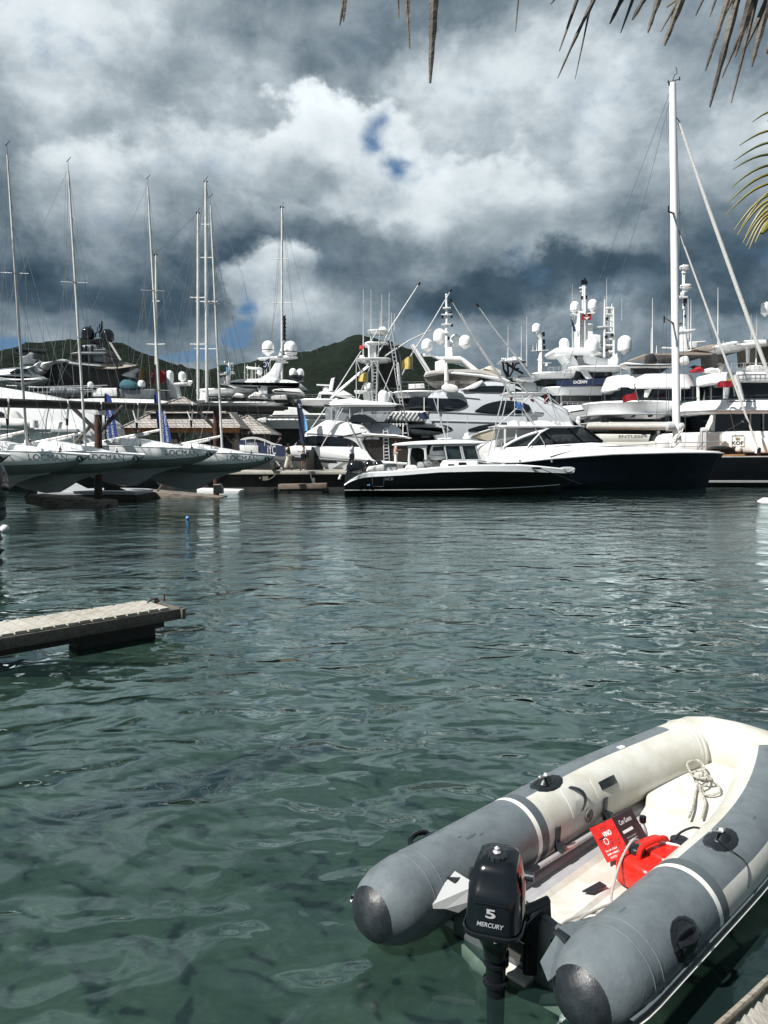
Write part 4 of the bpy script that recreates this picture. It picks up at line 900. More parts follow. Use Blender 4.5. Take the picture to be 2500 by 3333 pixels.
ORW = wood('orange_timber', (.42, .17, .06), (.22, .09, .035)); BRW = mat('brown_timber', (.035, .022, .016), .7)
def palapa(px0, px1, ye, tiers, Y, depth, label, posts, fascia, yb=1495):
    fr = Fr(Y); root = thing('palapa', label, 'pavilion', tuple(fr.pt((px0 + px1) / 2, yb)))
    a, b_ = fr.pt(px0, ye), fr.pt(px1, ye); c = (a + b_) / 2 + fr.n * depth / 2; hx = (b_ - a).length / 2; hy = depth / 2
    for z0y, k0, z1y, k1 in tiers:
        z0 = fr.pt(px0, z0y).z; z1 = fr.pt(px0, z1y).z; g = G()
        q = [[Vector((c.x + sx * kx, c.y + sy * ky, z)) for sx, sy in ((-hx, -hy), (hx, -hy), (hx, hy), (-hx, hy))] for z, kx, ky in ((z0, k0, k0), (z1, k1, k1 * .6 if k1 > .05 else k1))]
        g.grid(q, True, cap0=True, cap1=True); rf = ob('roof', g, SHG, root, smooth=False)
        g = G()
        for i in range(4): g.tube([q[0][i], q[1][i]], .09, 6)
        ob('ridge_cap', g, SHG, rf)
    z = fr.pt(px0, ye).z; g = G(); g.box((c.x, c.y - hy + .25, z - .16), (2 * hx - .3, .14, .30)); g.box((c.x - hx + .2, c.y, z - .16), (.14, 2 * hy - .4, .30)); ob('fascia', g, fascia, root)
    for px in posts:
        for dy in (.5, depth - .6):
            p = fr.pt(px, ye, dy); g = G(); g.box((p.x, p.y, (z + fr.pt(px, yb).z) / 2 - .1), (.26, .26, z - fr.pt(px, yb).z)); g.tube([Vector((p.x, p.y, z - 1.3)), Vector((p.x + .9, p.y, z - .25))], .09, 6); g.tube([Vector((p.x, p.y, z - 1.3)), Vector((p.x - .9, p.y, z - .25))], .09, 6); ob('post', g, BRW, root)
    return root
palapa(396, 784, 1392, [(1392, 1.0, 1342, .70), (1342, .70, 1322, .3)], 50, 8, 'larger shingle roofed dock pavilion with an orange fascia', (560, 572, 770), ORW)
palapa(520, 640, 1320, [(1320, 1, 1290, .02)], 51.6, 2.5, 'small pyramid shingle cap crowning the larger dock pavilion', (), BRW, 1340)
palapa(690, 884, 1412, [(1412, 1.0, 1350, .03)], 53, 5, 'smaller pyramid roofed dock pavilion beside the banner gangway', (700, 872), BRW)
# ================================================================= QUAY
q0 = ground(-400, 1598); fr = Fr(47)
quay = thing('quay', 'long low concrete quay where the people walk', 'quay', (-5, 50, 0))
zt_ = fr.pt(900, 1534).z
g = G(); a = fr.pt(640, 1534); b_ = fr.pt(1345, 1534); g.box(((a.x + b_.x) / 2, 47 + 3.2, zt_ - .1), (b_.x - a.x, 6.4, .2), bev=.03); g.box((-17, 53, zt_ - .12), (30, 3, .2)); ob('deck_slab', g, CONC, quay)
g = G(); g.box(((a.x + b_.x) / 2, 47 + 3.4, zt_ / 2 - .35), (b_.x - a.x - .1, 6, zt_ + .3)); g.box((-17, 53.1, zt_ / 2 - .35), (30, 2.6, zt_ + .3)); ob('quay_wall', g, mat('quay_dark_wall', (.03, .03, .027), .9, var=.5, vs_=1.4), quay)
g = G(); g.box(fr.pt(864, 1557, -.02), (.34, .08, .26)); g.box(fr.pt(847, 1556, -.02), (.1, .05, .1)); g.tube(sm([tuple(fr.pt(x, y, -.1)) for x, y in ((900, 1540), (890, 1552), (876, 1560), (866, 1562))], 4, False), .03, 5); ob('power_box', g, mat('rusty_box', (.14, .12, .10), .8), quay)
g = G(); g.tube(sm([tuple(fr.pt(x, y, -.12)) for x, y in ((1008, 1537), (1012, 1548), (1012, 1558))], 3, False), .035, 5); g.tube([fr.pt(1018, 1556, -.2), fr.pt(1022, 1575, -.2)], .10, 8); g.tube([fr.pt(1110, 1545, -.2), fr.pt(1104, 1560, -.2)], .08, 8); ob('mooring_line', g, CANV, quay)
fr = Fr(45.6); tf = thing('plank_float', 'short brown wooden float moored below the quay', 'float', tuple(fr.pt(985, 1600)))
g = G(); g.pp(fr, [(905, 1577), (1062, 1574), (1062, 1590), (905, 1593)], 0, 1.0, .03); ob('float_body', g, wood('brown_float', (.20, .15, .12), (.10, .075, .06)), tf)
g = G(); g.pp(fr, [(905, 1593), (1062, 1590), (1062, 1600), (905, 1600)], .12, .9); ob('float_skid', g, DKW, tf)
fr = Fr(48); tf = thing('rope_heap', 'heap of dark rope lying on the quay by keelboat 1', 'rope', tuple(fr.pt(902, 1530)))
g = G()
for k in range(4): g.tube([fr.pt(893 + 3 * k + 10 * math.cos(a), 1528 - 3 * k, .4 * math.sin(a)) for a in [i * .7 for i in range(10)]], .05, 6)
ob('rope_coil', g, DKW, tf)
fr = Fr(46.2); tf = thing('dock_box', 'dark dock locker standing near keelboat 1 bow', 'locker', tuple(fr.pt(888, 1530))); g = G(); g.pp(fr, [(884, 1512), (894, 1508), (895, 1532), (884, 1532)], .6, 1.3, .05); ob('locker_body', g, DKW, tf)
# ================================================================= FLAGS LEFT
def feather(pts, Y, m, label, words=(), lx=0, pole=None, lc=WHT2):
    fr = Fr(Y); c = fr.pt(sum(p[0] for p in pts) / len(pts), max(p[1] for p in pts)); root = thing('feather_flag', label, 'flag', tuple(c)); g = G()
    P = sm(pts, 3); g.pp(fr, P, 0, .03); fl = ob('flag_cloth', g, m, root)
    if pole: g = G(); g.pt(fr, pole, .03, -.03); ob('flag_pole', g, BLK, root)
    for w, x, y0, y1, sz in words:
        a = fr.pt(x[0], y0, -.02); b_ = fr.pt(x[1], y1, -.02); dr = (b_ - a); L = dr.length; dr.normalize()
        text('lettering', w, (a + b_) / 2, dr, fr.n.cross(dr) * -1, sz * fr.mpp(), lc, fl, width=L, bold=.01)
    return root
feather([(340, 1284), (346, 1281), (356, 1288), (364, 1305), (370, 1345), (380, 1400), (380, 1442), (345, 1442), (342, 1380), (340, 1330)], 47, BLUE, 'blue feather flag with white lettering left of the rusty post', [('ANTIGUA CHARTER', (357, 371), 1330, 1436, 7), ('YACHT SHOW', (347, 352), 1352, 1436, 7)], pole=[(341, 1284), (342, 1380), (344, 1490)])
feather([(500, 1284), (506, 1281), (512, 1288), (520, 1315), (538, 1350), (552, 1400), (556, 1446), (520, 1450), (514, 1380), (504, 1330)], 47, BLUE, 'blue feather flag with white lettering in front of the larger pavilion', [('ANTIGUA CHARTER', (534, 546), 1335, 1440, 7), ('YACHT SHOW', (525, 531), 1345, 1440, 7)], pole=[(502, 1284), (514, 1390), (520, 1490)])
feather([(965, 1308), (975, 1301), (983, 1318), (992, 1420), (993, 1440), (978, 1440), (972, 1380)], 51, NAVY, 'tall navy feather flag with a white monogram beside the white sportfisher', [('YC', (969, 979), 1317, 1323, 10)], pole=[(966, 1305), (974, 1370), (990, 1440), (992, 1500)])
feather([(984, 1340), (990, 1350), (998, 1372), (1001, 1400), (996, 1402), (990, 1400)], 53, LBLUE, 'light blue feather flag behind the navy one', [], pole=[(984, 1342), (996, 1450), (998, 1500)])
feather([(470, 1190), (468, 1205), (472, 1225), (462, 1240), (450, 1252), (444, 1254), (452, 1225), (460, 1200)], 60, YEL, 'yellow pennant flag hanging left of the red flag', [], pole=[(470, 1188), (476, 1262)])
feather([(484, 1255), (486, 1230), (494, 1206), (502, 1204), (503, 1225), (496, 1256)], 59, RED, 'narrow red and white feather flag on the grey superyacht stern', [('ACYS', (488, 498), 1252, 1212, 9)], pole=[(502, 1203), (490, 1262)])
feather([(512, 1213), (520, 1206), (532, 1209), (540, 1218), (538, 1232), (528, 1246), (519, 1256), (513, 1250)], 59.5, RED, 'wide red flag drooping beside the first keelboat masts', [], pole=[(538, 1178), (540, 1290)])
# banner gangway
fr = Fr(49.5); bn_ = thing('banner_gangway', 'navy banner with a white monogram along a curved white handrail', 'gangway', tuple(fr.pt(850, 1500)))
g = G(); g.pp(fr, sm([(780, 1434), (810, 1434), (840, 1440), (880, 1448), (927, 1454), (927, 1486), (890, 1482), (840, 1473), (780, 1468)], 2), 0, .06); bl_ = ob('banner', g, NAVY, bn_)
text('lettering', 'IYC', fr.pt(884, 1464, -.02), fr.u - UZ * .05, UZ, 27 * fr.mpp(), WHT2, bl_, width=.55, shear=-.1)
text('lettering', 'WRIGH', fr.pt(819, 1445, -.02), fr.u, UZ, 8 * fr.mpp(), WHT2, bl_, width=.66)
g = G()
for dy, d in ((0, 0), (4, .5)): g.tube(sm([tuple(fr.pt(x, y + dy, d)) for x, y in ((784, 1432), (800, 1426), (830, 1424), (862, 1432), (890, 1444), (918, 1450))], 4, False), .03, 6)
for x, y in ((800, 1426), (830, 1424), (862, 1432), (882, 1440)): g.pt(fr, [(x, y), (x, y + 20)], .02)
ob('handrail', g, WHT2, bn_)
g = G(); g.pp(fr, [(780, 1448), (840, 1450), (841, 1474), (780, 1468)], -.05, -.01, .01); ob('white_panel', g, WHT2, bn_)
g = G(); g.pp(Fr(50.2), [(640, 1462), (790, 1466), (930, 1486), (930, 1502), (640, 1502)], 0, 1.2, .1); ob('gangway_hull', g, mat('grey_tender', (.16, .17, .18), .5), bn_)
# ================================================================= BIG YACHTS, LEFT AND CENTRE
def rails(fr, segs, d, parent, h=None, m=ALU, r=.022, mid=True, step=14):
    g = G()
    for a, b in segs:
        (x0, y0, x1, y1), hh = (a, b)
        g.pt(fr, [(x0, y0 - hh), (x1, y1 - hh)], r, d)
        if mid: g.pt(fr, [(x0, y0 - hh * .5), (x1, y1 - hh * .5)], r * .7, d)
        n_ = max(int(abs(x1 - x0) / step), 1)
        for i in range(n_ + 1):
            x = x0 + (x1 - x0) * i / n_; y = y0 + (y1 - y0) * i / n_; g.pt(fr, [(x, y), (x, y - hh)], r, d)
    return ob('railing', g, m, parent)
def antenna(g, fr, px, y0, y1, d=0, r=.02): g.pt(fr, [(px, y0), (px, (y0 + y1) / 2), (px, y1)], [r, r * .8, r * .3], d, 5)
def cube_stays(g, fr, lst, r=.012, d=0.):
    for q in lst: g.pt(fr, q, r, d, 4)
# --- grey angular superyacht
fr = Fr(60); dy = thing('grey_superyacht', 'angular dark grey superyacht with black radar domes and a beige awning', 'superyacht', tuple(fr.pt(250, 1300)))
g = G(); g.pp(fr, [(-120, 1215), (0, 1197), (60, 1192), (104, 1188), (98, 1200), (112, 1216), (148, 1232), (140, 1245), (90, 1268), (60, 1262), (0, 1248), (-120, 1240)], -3, 3, .5); ob('upper_hull', g, GREY, dy, ang=20)
g = G(); g.pp(fr, [(-120, 1228), (0, 1229), (60, 1232), (140, 1226), (148, 1233), (96, 1248), (72, 1254), (0, 1236), (-120, 1236)], -3.5, -3.05, .2); ob('knuckle', g, LGREY, dy, ang=20)
g = G(); g.pp(fr, [(28, 1212), (52, 1200), (84, 1198), (88, 1206), (60, 1216)], -3.1, -2.9, .05); ob('window', g, GLS, dy)
g = G(); g.pp(fr, [(95, 1200), (128, 1176), (175, 1176), (205, 1168), (222, 1174), (392, 1188), (396, 1200), (386, 1266), (340, 1264), (120, 1290), (90, 1280)], -1.5, 5, .1); ob('deckhouse', g, DARK, dy)
for p in ([(95, 1200), (110, 1184), (128, 1175), (134, 1178), (124, 1196), (138, 1206), (120, 1222), (104, 1208)], [(126, 1194), (133, 1180), (174, 1174), (150, 1188), (140, 1202)], [(176, 1174), (200, 1167), (216, 1170), (222, 1176), (190, 1176)], [(392, 1220), (405, 1212), (444, 1198), (430, 1215), (428, 1228), (410, 1226)]):
    g = G(); g.pp(fr, p, -2.4, -1.4, .15); ob('wing_panel', g, LGREY, dy, ang=10)
g = G(); g.pp(fr, [(222, 1177), (262, 1182), (300, 1186), (330, 1188), (330, 1192), (222, 1184)], -2.6, 3, .1); ob('roof_edge', g, LGREY, dy)
g = G(); rows = []
for i in range(13):
    u = i / 12; x = 262 + 245 * u; ya = 1184 - 14 * math.sin(math.pi * min(u * 1.4, 1)) ** 1 + 4 * u; yb = 1186 + 14 * math.sin(math.pi * min(u * 1.25, 1))
    rows.append([fr.pt(x, ya, 1.5), fr.pt(x, (ya + yb) / 2 + 2 * math.sin(math.pi * u), 0), fr.pt(x, yb, -2.6)])
g.grid(rows); g.grid([[p - UZ * .05 for p in r] for r in rows]); ob('awning', g, BEIGE, dy)
g = G(); g.pp(fr, [(228, 1150), (250, 1145), (348, 1145), (340, 1152), (228, 1153)], -1.6, 1.6, .06); g.pp(fr, sm([(253, 1150), (256, 1128), (270, 1122), (300, 1120), (314, 1126), (316, 1150)], 2), -1.1, 1.1, .2)
g.pp(fr, [(250, 1153), (340, 1153), (338, 1180), (248, 1180)], -1.0, 1.0, .1); g.pp(fr, [(305, 1137), (342, 1137), (340, 1141), (305, 1141)], -1.2, .6, .03); ob('mast_house', g, GREY, dy, ang=25)
g = G()
for x in (262, 276, 296): g.pp(fr, [(x, 1124), (x + 5, 1124), (x + 4, 1178), (x - 2, 1178)], -1.22, -1.08, .02)
ob('window', g, GLS, dy)
g = G(); g.pt(fr, [(303, 1138), (303, 1112)], .25); g.pt(fr, [(322, 1138), (322, 1104)], .3); g.pp(fr, [(276, 1104), (360, 1104), (350, 1112), (286, 1112)], -.4, .4, .05)
g.pt(fr, [(312, 1098), (311, 1086), (316, 1081), (325, 1082), (326, 1098)], .06); g.pt(fr, [(324, 1082), (331, 1070), (332, 1046)], .09); g.pt(fr, [(324, 1070), (324, 1054)], .05); g.pt(fr, [(318, 1078), (318, 1064)], .04); g.pt(fr, [(295, 1102), (295, 1062), (292, 1060)], .05); ob('mast', g, BLK, dy)
for x, y0, y1, rr in ((287, 1063, 1105, 21), (351, 1070, 1112, 20.5)):
    g = G(); g.dome(fr, x, y0, y1, rr); ob('radar_dome', g, BLK, dy, 'glossy black radar dome', ang=60)
g = G()
for i in range(11): g.box(fr.pt(360 + i * 3.1, 1118 + i * 5.2, -1), (.16, .02, .12), rz=.3)
cube_stays(g, fr, [[(354, 1112), (394, 1172)], [(420, 1200), (450, 1240)]], .02, -1); ob('flag_string', g, CANV, dy)
for pts in ([(54, 1137), (100, 1141), (151, 1146)], [(49, 1153), (75, 1155), (92, 1158)]):
    g = G(); g.tube([fr.pt(x, y, -1) for x, y in pts], .16, 8); ob('radar_scanner', g, BLK, dy)
g = G(); g.pp(fr, [(60, 1182), (72, 1166), (68, 1160), (84, 1156), (96, 1146), (112, 1150), (108, 1166), (118, 1172), (114, 1186), (60, 1190)], -1.5, -.4, .12); g.dome(fr, 103, 1146, 1160, 8, -1.2); ob('radar_pedestal', g, GREY, dy, ang=25)
for c in (192, 248):
    g = G(); x0, x1 = c - 27, c + 29
    g.tube([fr.pt(x0, 1276, -3.2), fr.pt(x0 + 4, 1276, -3.2), fr.pt(x1 - 5, 1275, -3.2), fr.pt(x1, 1275, -3.2)], [.22, .36, .36, .24], 16)
    for q in range(5): g.tube([fr.pt(x0 + 8 + q * 9.5, 1276, -3.2), fr.pt(x0 + 10 + q * 9.5, 1276, -3.2)], .39, 16)
    ob('liferaft_canister', g, GREY, dy, ang=50)
g = G(); g.pp(fr, [(140, 1262), (172, 1296), (320, 1296), (500, 1300), (500, 1310), (140, 1310)], -3, 3, .1); g.pp(fr, [(360, 1266), (505, 1268), (505, 1300), (360, 1298)], -2.6, 2, .1); ob('after_deck', g, mat('grey_deck', (.10, .115, .13), .4, var=.2), dy)
g = G(); g.pp(fr, [(300, 1270), (320, 1262), (380, 1262), (384, 1290), (300, 1292)], -2.8, -1, .2); g.pp(fr, [(180, 1300), (250, 1297), (350, 1296), (500, 1300), (560, 1308), (180, 1312)], -3.4, -2.8, .1); ob('deck_furniture', g, WHT2, dy)
g = G(); g.pp(fr, sm([(386, 1250), (400, 1235), (430, 1240), (440, 1262), (390, 1263)], 2), -2.9, -1.6, .2); ob('deck_cushion', g, mat('teal_cover', (.03, .12, .15), .8), dy)
g = G(); g.dome(fr, 461, 1237, 1262, 12, -2); g.dome(fr, 295, 1243, 1262, 9, -2.8); ob('small_dome', g, WHT, dy, ang=60)
rails(fr, [((95, 1260, 350, 1254), 0.), ((95, 1292, 330, 1290), 30)], -3.4, dy, m=ALU)
g = G(); g.pt(fr, [(381, 1170), (384, 1300)], .06, -2.8); g.pt(fr, [(540, 1178), (543, 1300)], .05, -2.8); ob('awning_pole', g, BLK, dy)
g = G()
for x, y in ((418, 1020), (82, 1000), (120, 1090), (141, 1035), (230, 1050), (252, 1040), (400, 1063)): antenna(g, fr, x, 1190, y, .5, .02)
ob('whip_antennas', g, WIRE, dy)
# --- white hull in front of it
fr = Fr(52); wy = thing('white_motor_yacht', 'large white motor yacht hull behind the keelboats at far left', 'motor yacht', tuple(fr.pt(150, 1480)))
g = G(); g.pp(fr, sm([(-140, 1240), (0, 1260), (80, 1276), (158, 1295), (230, 1332), (285, 1362), (306, 1384), (318, 1440), (320, 1500)], 3, False) + [(-140, 1500)], -3, 3, .5); ob('hull', g, WHT, wy, ang=25)
g = G(); g.pp(fr, sm([(158, 1380), (190, 1373), (240, 1378), (290, 1398)], 3, False) + [(300, 1420), (158, 1400)], -3.12, -2.98, .04); ob('topside_panel', g, WHT2, wy)
g = G(); g.pp(fr, [(-100, 1330), (4, 1340), (20, 1352), (10, 1362), (-100, 1362)], -3.15, -2.9, .05); ob('window', g, GLS, wy)
g = G(); g.tube(sm([tuple(fr.pt(x, y, -3.6)) for x, y in ((-60, 1376), (0, 1378), (60, 1380), (100, 1380))], 3, False), [.34] * 8 + [.3, .2], 12); g.pp(fr, sm([(30, 1340), (45, 1335), (66, 1362), (60, 1370), (40, 1364)], 3), -3.7, -3.2, .05); g.tube([fr.pt(112, 1368, -3.7), fr.pt(112, 1392, -3.7)], [.22, .26], 12); ob('tender', g, CANV, wy, 'grey white tender stowed on deck')
g = G(); g.pp(fr, [(-60, 1398), (250, 1396), (250, 1407), (-60, 1408)], -3.4, -3.1, .03)
for x in (40, 138, 242): g.pt(fr, [(x, 1406), (x, 1450)], .05, -3.3)
g.pt(fr, [(148, 1412), (150, 1370), (158, 1330)], .05, -3.5); ob('side_rail', g, LGREY, wy)
# --- centre-left white yacht
fr = Fr(66); cl_ = thing('white_superyacht', 'white superyacht with a curved mast arch and two domes behind the dock pavilions', 'superyacht', tuple(fr.pt(850, 1450)))
g = G(); g.slab(fr, 621, 852, 1263, 1277, 5, 2.0, -2.5, .25); g.pp(fr, [(652, 1277), (676, 1277), (668, 1302), (640, 1302)], -2, -1.6, .05); g.pp(fr, [(838, 1240), (850, 1240), (850, 1266), (838, 1266)], -2.4, -2, .05); ob('hardtop', g, WHT, cl_)
g = G(); g.pp(fr, sm([(740, 1243), (775, 1234), (830, 1232), (879, 1231), (930, 1235), (962, 1240), (980, 1251), (976, 1256), (900, 1256), (840, 1256), (740, 1254)], 2), -2.6, 3, .25); ob('upper_roof', g, WHT, cl_, ang=30)
g = G(); g.pp(fr, [(842, 1255), (975, 1255), (966, 1262), (940, 1268), (870, 1285), (840, 1285)], -2, 2.4); ob('wheelhouse_glass', g, GLS, cl_)
g = G(); g.pp(fr, [(838, 1246), (868, 1246), (870, 1282), (842, 1280)], -2.4, -1.9, .04); ob('bulkhead', g, WHT2, cl_)
g = G(); g.pp(fr, sm([(840, 1236), (862, 1222), (880, 1205), (900, 1170), (914, 1130), (920, 1108), (928, 1112), (924, 1140), (918, 1180), (908, 1215), (898, 1236)], 3), -.5, .5, .08); g.pp(fr, [(838, 1164), (925, 1156), (965, 1158), (964, 1162), (925, 1166), (838, 1168)], -.7, .7, .05); ob('mast_arch', g, WHT, cl_, ang=40)
g = G(); g.pp(fr, [(800, 1192), (848, 1196), (848, 1201), (800, 1197)], -.6, .6, .05); g.dome(fr, 845, 1200, 1218, 9, -.3); g.tube([fr.pt(917, 1172), fr.pt(917, 1182)], .4, 12); ob('radar_scanner', g, WHT, cl_)
for x, y0, y1, r_, dd in ((873, 1109, 1152, 20, 0), (946, 1110, 1158, 21.5, -.4), (954, 1199, 1224, 12, -1), (978, 1200, 1225, 12, -.8), (783, 1240, 1254, 6, -1)):
    g = G(); g.dome(fr, x, y0, y1, r_, dd); rd = ob('radome', g, WHT, cl_, ang=60)
    if r_ > 15: g = G(); mp = fr.mpp(); g.lathe(fr.pt(x, y1 - 11, dd), [(r_ * mp * 1.01, 0), (r_ * mp * 1.015, .03), (r_ * mp * 1.01, .06)], 20, cap=False); ob('dark_band', g, BLK, rd)
g = G(); g.pp(fr, [(940, 1224), (990, 1224), (985, 1236), (960, 1240)], -1.6, 0, .05); ob('dome_platform', g, BLK, cl_)
g = G(); g.slab(fr, 932, 1118, 1296, 1318, 5, 2.2, -3, .5); g.slab(fr, 560, 940, 1307, 1320, 6, 2.0, -3, .3); ob('boat_deck', g, WHT, cl_)
g = G(); g.pp(fr, [(884, 1268), (905, 1264), (972, 1264), (985, 1274), (988, 1286), (892, 1278), (884, 1274)], -3.0, -1.6, .2); g.pp(fr, [(880, 1288), (930, 1284), (935, 1300), (880, 1300)], -3, -2, .15); ob('covered_tender', g, CANV, cl_)
g = G()
for x0, x1, y in ((755, 790, 1288), (800, 850, 1288), (895, 936, 1292)): g.pp(fr, [(x0, y), (x1, y - 2), (x1 + 2, y + 20), (x0, y + 20)], -2.8, -1.4, .1)
ob('deck_furniture', g, DARK, cl_)
for p in ([(752, 1292), (768, 1277), (792, 1283), (792, 1294)], [(808, 1290), (830, 1274), (862, 1284), (870, 1298), (808, 1296)]):
    g = G(); g.pp(fr, p, -3.0, -.6, .15); ob('canvas_canopy', g, CANV, cl_, ang=20)
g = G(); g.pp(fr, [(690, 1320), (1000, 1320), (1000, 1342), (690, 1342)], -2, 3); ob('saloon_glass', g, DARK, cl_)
g = G(); g.pp(fr, sm([(886, 1350), (900, 1330), (930, 1324), (985, 1330), (1006, 1345), (1060, 1345), (1060, 1356), (886, 1356)], 2), -3.3, -2.2, .15); ob('sun_awning', g, CANV, cl_)
g = G(); g.pp(fr, [(724, 1341), (771, 1341), (771, 1375), (724, 1375)], -2.4, -2, .05); g.slab(fr, 800, 1062, 1362, 1395, 6, 2.5, -3.4, .6); g.pp(fr, [(820, 1365), (866, 1358), (866, 1376), (826, 1376)], -3.6, -3.2, .1); ob('main_deck', g, WHT, cl_)
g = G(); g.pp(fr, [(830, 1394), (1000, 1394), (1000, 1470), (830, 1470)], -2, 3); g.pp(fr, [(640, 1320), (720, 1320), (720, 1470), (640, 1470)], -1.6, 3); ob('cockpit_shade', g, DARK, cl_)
g = G(); g.pp(fr, [(900, 1440), (1000, 1425), (1000, 1480), (900, 1480)], -1.4, 0, .1); g.pp(fr, [(860, 1420), (866, 1394), (870, 1394), (866, 1422)], -2.4, -2.2); ob('transom_sofa', g, NAVY, cl_)
rails(fr, [((800, 1363, 1060, 1368), 14), ((850, 1296, 1080, 1296), 12)], -3.4, cl_, step=20, m=WIRE)
fg = G(); P = [(950 - 97, 1184), (880, 1164), (879, 1190), (876, 1203), (862, 1198), (851, 1196)]; fg.pp(fr, sm(P, 2), -1.6, -1.55); ff_ = thing('navy_flag', 'navy flag with a white monogram flying from the mast arch', 'flag', tuple(fr.pt(878, 1203, -1.6))); cfl = ob('flag_cloth', fg, NAVY, ff_)
text('lettering', 'YC', fr.pt(868, 1186, -1.62), (-1, 0, 0), UZ, .42, WHT2, cfl, width=.55)
g = G(); g.pt(fr, [(880, 1162), (878, 1236)], .03, -1.6); ob('flag_pole', g, WHT2, ff_)
# navigation mast in front
fr = Fr(63); g = G(); th_ = thing('navigation_mast', 'short white navigation mast with a light blue flag above the hardtop', 'mast', tuple(fr.pt(742, 1252)))
g.pp(fr, [(729, 1252), (737, 1212), (742, 1180), (747, 1180), (747, 1212), (745, 1252)], -.3, .3, .05); g.pp(fr, [(712, 1213), (758, 1208), (758, 1214), (712, 1218)], -.4, .4, .04); g.pp(fr, [(728, 1181), (758, 1181), (758, 1184), (728, 1184)], -.2, .2); g.pt(fr, [(745, 1180), (745, 1168), (748, 1158)], .04)
for x, y in ((732, 1178), (745, 1170), (757, 1190), (757, 1200)): g.dome(fr, x, y - 3, y + 4, 3)
g.pp(fr, [(715, 1232), (727, 1225), (735, 1250), (716, 1250)], -.4, .4, .05); ob('mast_body', g, WHT2, th_)
g = G(); g.pp(fr, [(736, 1193), (744, 1190), (743, 1212), (736, 1214)], -.5, -.45); ob('flag', g, LBLUE, th_)
# tall dome tower
fr = Fr(62); th_ = thing('radome_tower', 'tall white radome pillar beside a smaller dome behind the lift beam', 'radome', tuple(fr.pt(556, 1296)))
g = G(); g.dome(fr, 553, 1206, 1250, 12.5, 0, base=False); g.pp(fr, [(543, 1248), (567, 1248), (578, 1296), (548, 1296)], -.8, .8, .15); ob('pillar', g, WHT, th_, ang=50)
g = G(); g.dome(fr, 594, 1209, 1240, 13); g.pp(fr, [(566, 1246), (612, 1243), (610, 1252), (570, 1254)], -.6, .6, .06); g.pt(fr, [(612, 1242), (626, 1244)], .12); ob('small_radome', g, WHT, th_, ang=50)
# distant small yacht with dome
fr = Fr(95); th_ = thing('distant_yacht', 'small far white yacht with a slanted mast in front of the dark hill', 'yacht', tuple(fr.pt(1070, 1298)))
g = G(); g.pp(fr, [(1068, 1272), (1078, 1232), (1090, 1228), (1082, 1272)], -.6, .6, .08); g.pp(fr, [(1030, 1250), (1072, 1252), (1072, 1256), (1030, 1254)], -.5, .5); g.dome(fr, 1060, 1257, 1278, 10); ob('mast', g, WHT, th_)
g = G(); g.pp(fr, sm([(1034, 1290), (1040, 1275), (1070, 1274), (1120, 1284), (1148, 1288), (1148, 1296), (1036, 1298)], 2), -3, 3, .4); g.pp(fr, [(1090, 1286), (1118, 1270), (1148, 1286)], -2, 2, .1); ob('deckhouse', g, CANV, th_)
g = G(); g.pp(fr, [(1082, 1272), (1094, 1232), (1106, 1236), (1092, 1272)], -.5, .5, .05); g.pt(fr, [(1092, 1240), (1096, 1210), (1104, 1208)], .06); ob('black_mast_panel', g, BLK, th_)
# ---- tall rigs behind
def rig(px_t, py_t, px_b, py_b, Y, r, spreads, stays, label, name='sailboat_mast', m=ALUP):
    fr = Fr(Y); root = thing(name, label, 'mast', tuple(fr.pt(px_b, py_b))); g = G(); a, b_ = fr.pt(px_b, py_b), fr.pt(px_t, py_t)
    g.tube([a, a.lerp(b_, .55), a.lerp(b_, .9), b_], [r, r, r * .85, r * .7], 12); ms = ob('spar', g, m, root)
    for y, w in spreads:
        x = px_b + (px_t - px_b) * (py_b - y) / (py_b - py_t); g = G(); g.tube([fr.pt(x - w, y, .3), fr.pt(x, y + 1), fr.pt(x + w, y, -.3)], .045, 6); ob('spreader', g, m, ms)
    g = G(); g.pt(fr, [(px_t, py_t), (px_t, py_t - 8), (px_t + 7, py_t - 18)], .02); g.pt(fr, [(px_t - 7, py_t + 1), (px_t + 7, py_t - 1)], .05); g.dome(fr, px_t - 5, py_t - 5, py_t, 2); ob('wind_sensor', g, BLK, ms)
    g = G(); cube_stays(g, fr, stays, .014); ob('standing_rigging', g, WIRE, root); return root
rig(670, 592, 674, 1310, 62, .135, [(608 + 122, 14), (838, 48 // 2), (981, 36), (1135, 40)], [[(668, 596), (640, 800), (560, 1200)], [(667, 600), (630, 900), (575, 1220)], [(672, 600), (706, 838), (720, 981), (735, 1135), (745, 1250)], [(673, 620), (780, 1230)], [(674, 730), (800, 1200)], [(676, 600), (790, 900), (845, 1160)], [(672, 620), (650, 838), (638, 981), (636, 1135), (640, 1250)], [(676, 838), (760, 1240)], [(676, 981), (772, 1235)]], 'tallest white mast of the clustered rigs left of centre')
rig(645, 694, 645, 1300, 60, .115, [(968, 26), (1120, 26)], [[(638, 700), (508, 826)], [(645, 700), (620, 968), (615, 1120), (610, 1250)], [(640, 720), (556, 1190)], [(646, 750), (600, 1290)]], 'shorter white mast standing left of the tallest one')
rig(508, 830, 508, 1300, 61, .10, [(980, 12), (1120, 30)], [[(506, 835), (470, 1000), (420, 1172)], [(508, 835), (540, 1030), (560, 1180)], [(510, 840), (640, 965)]], 'short white mizzen mast tied by a wire to the shorter mast')
rig(918, 675, 918, 1235, 70, .11, [(843, 20), (985, 32), (1180, 20)], [[(917, 680), (884, 1110)], [(918, 680), (938, 843), (950, 985), (985, 1170)], [(918, 690), (900, 985), (880, 1110)], [(920, 690), (1035, 1150)], [(918, 700), (965, 1150)]], 'lone white mast rising behind the twin domes')
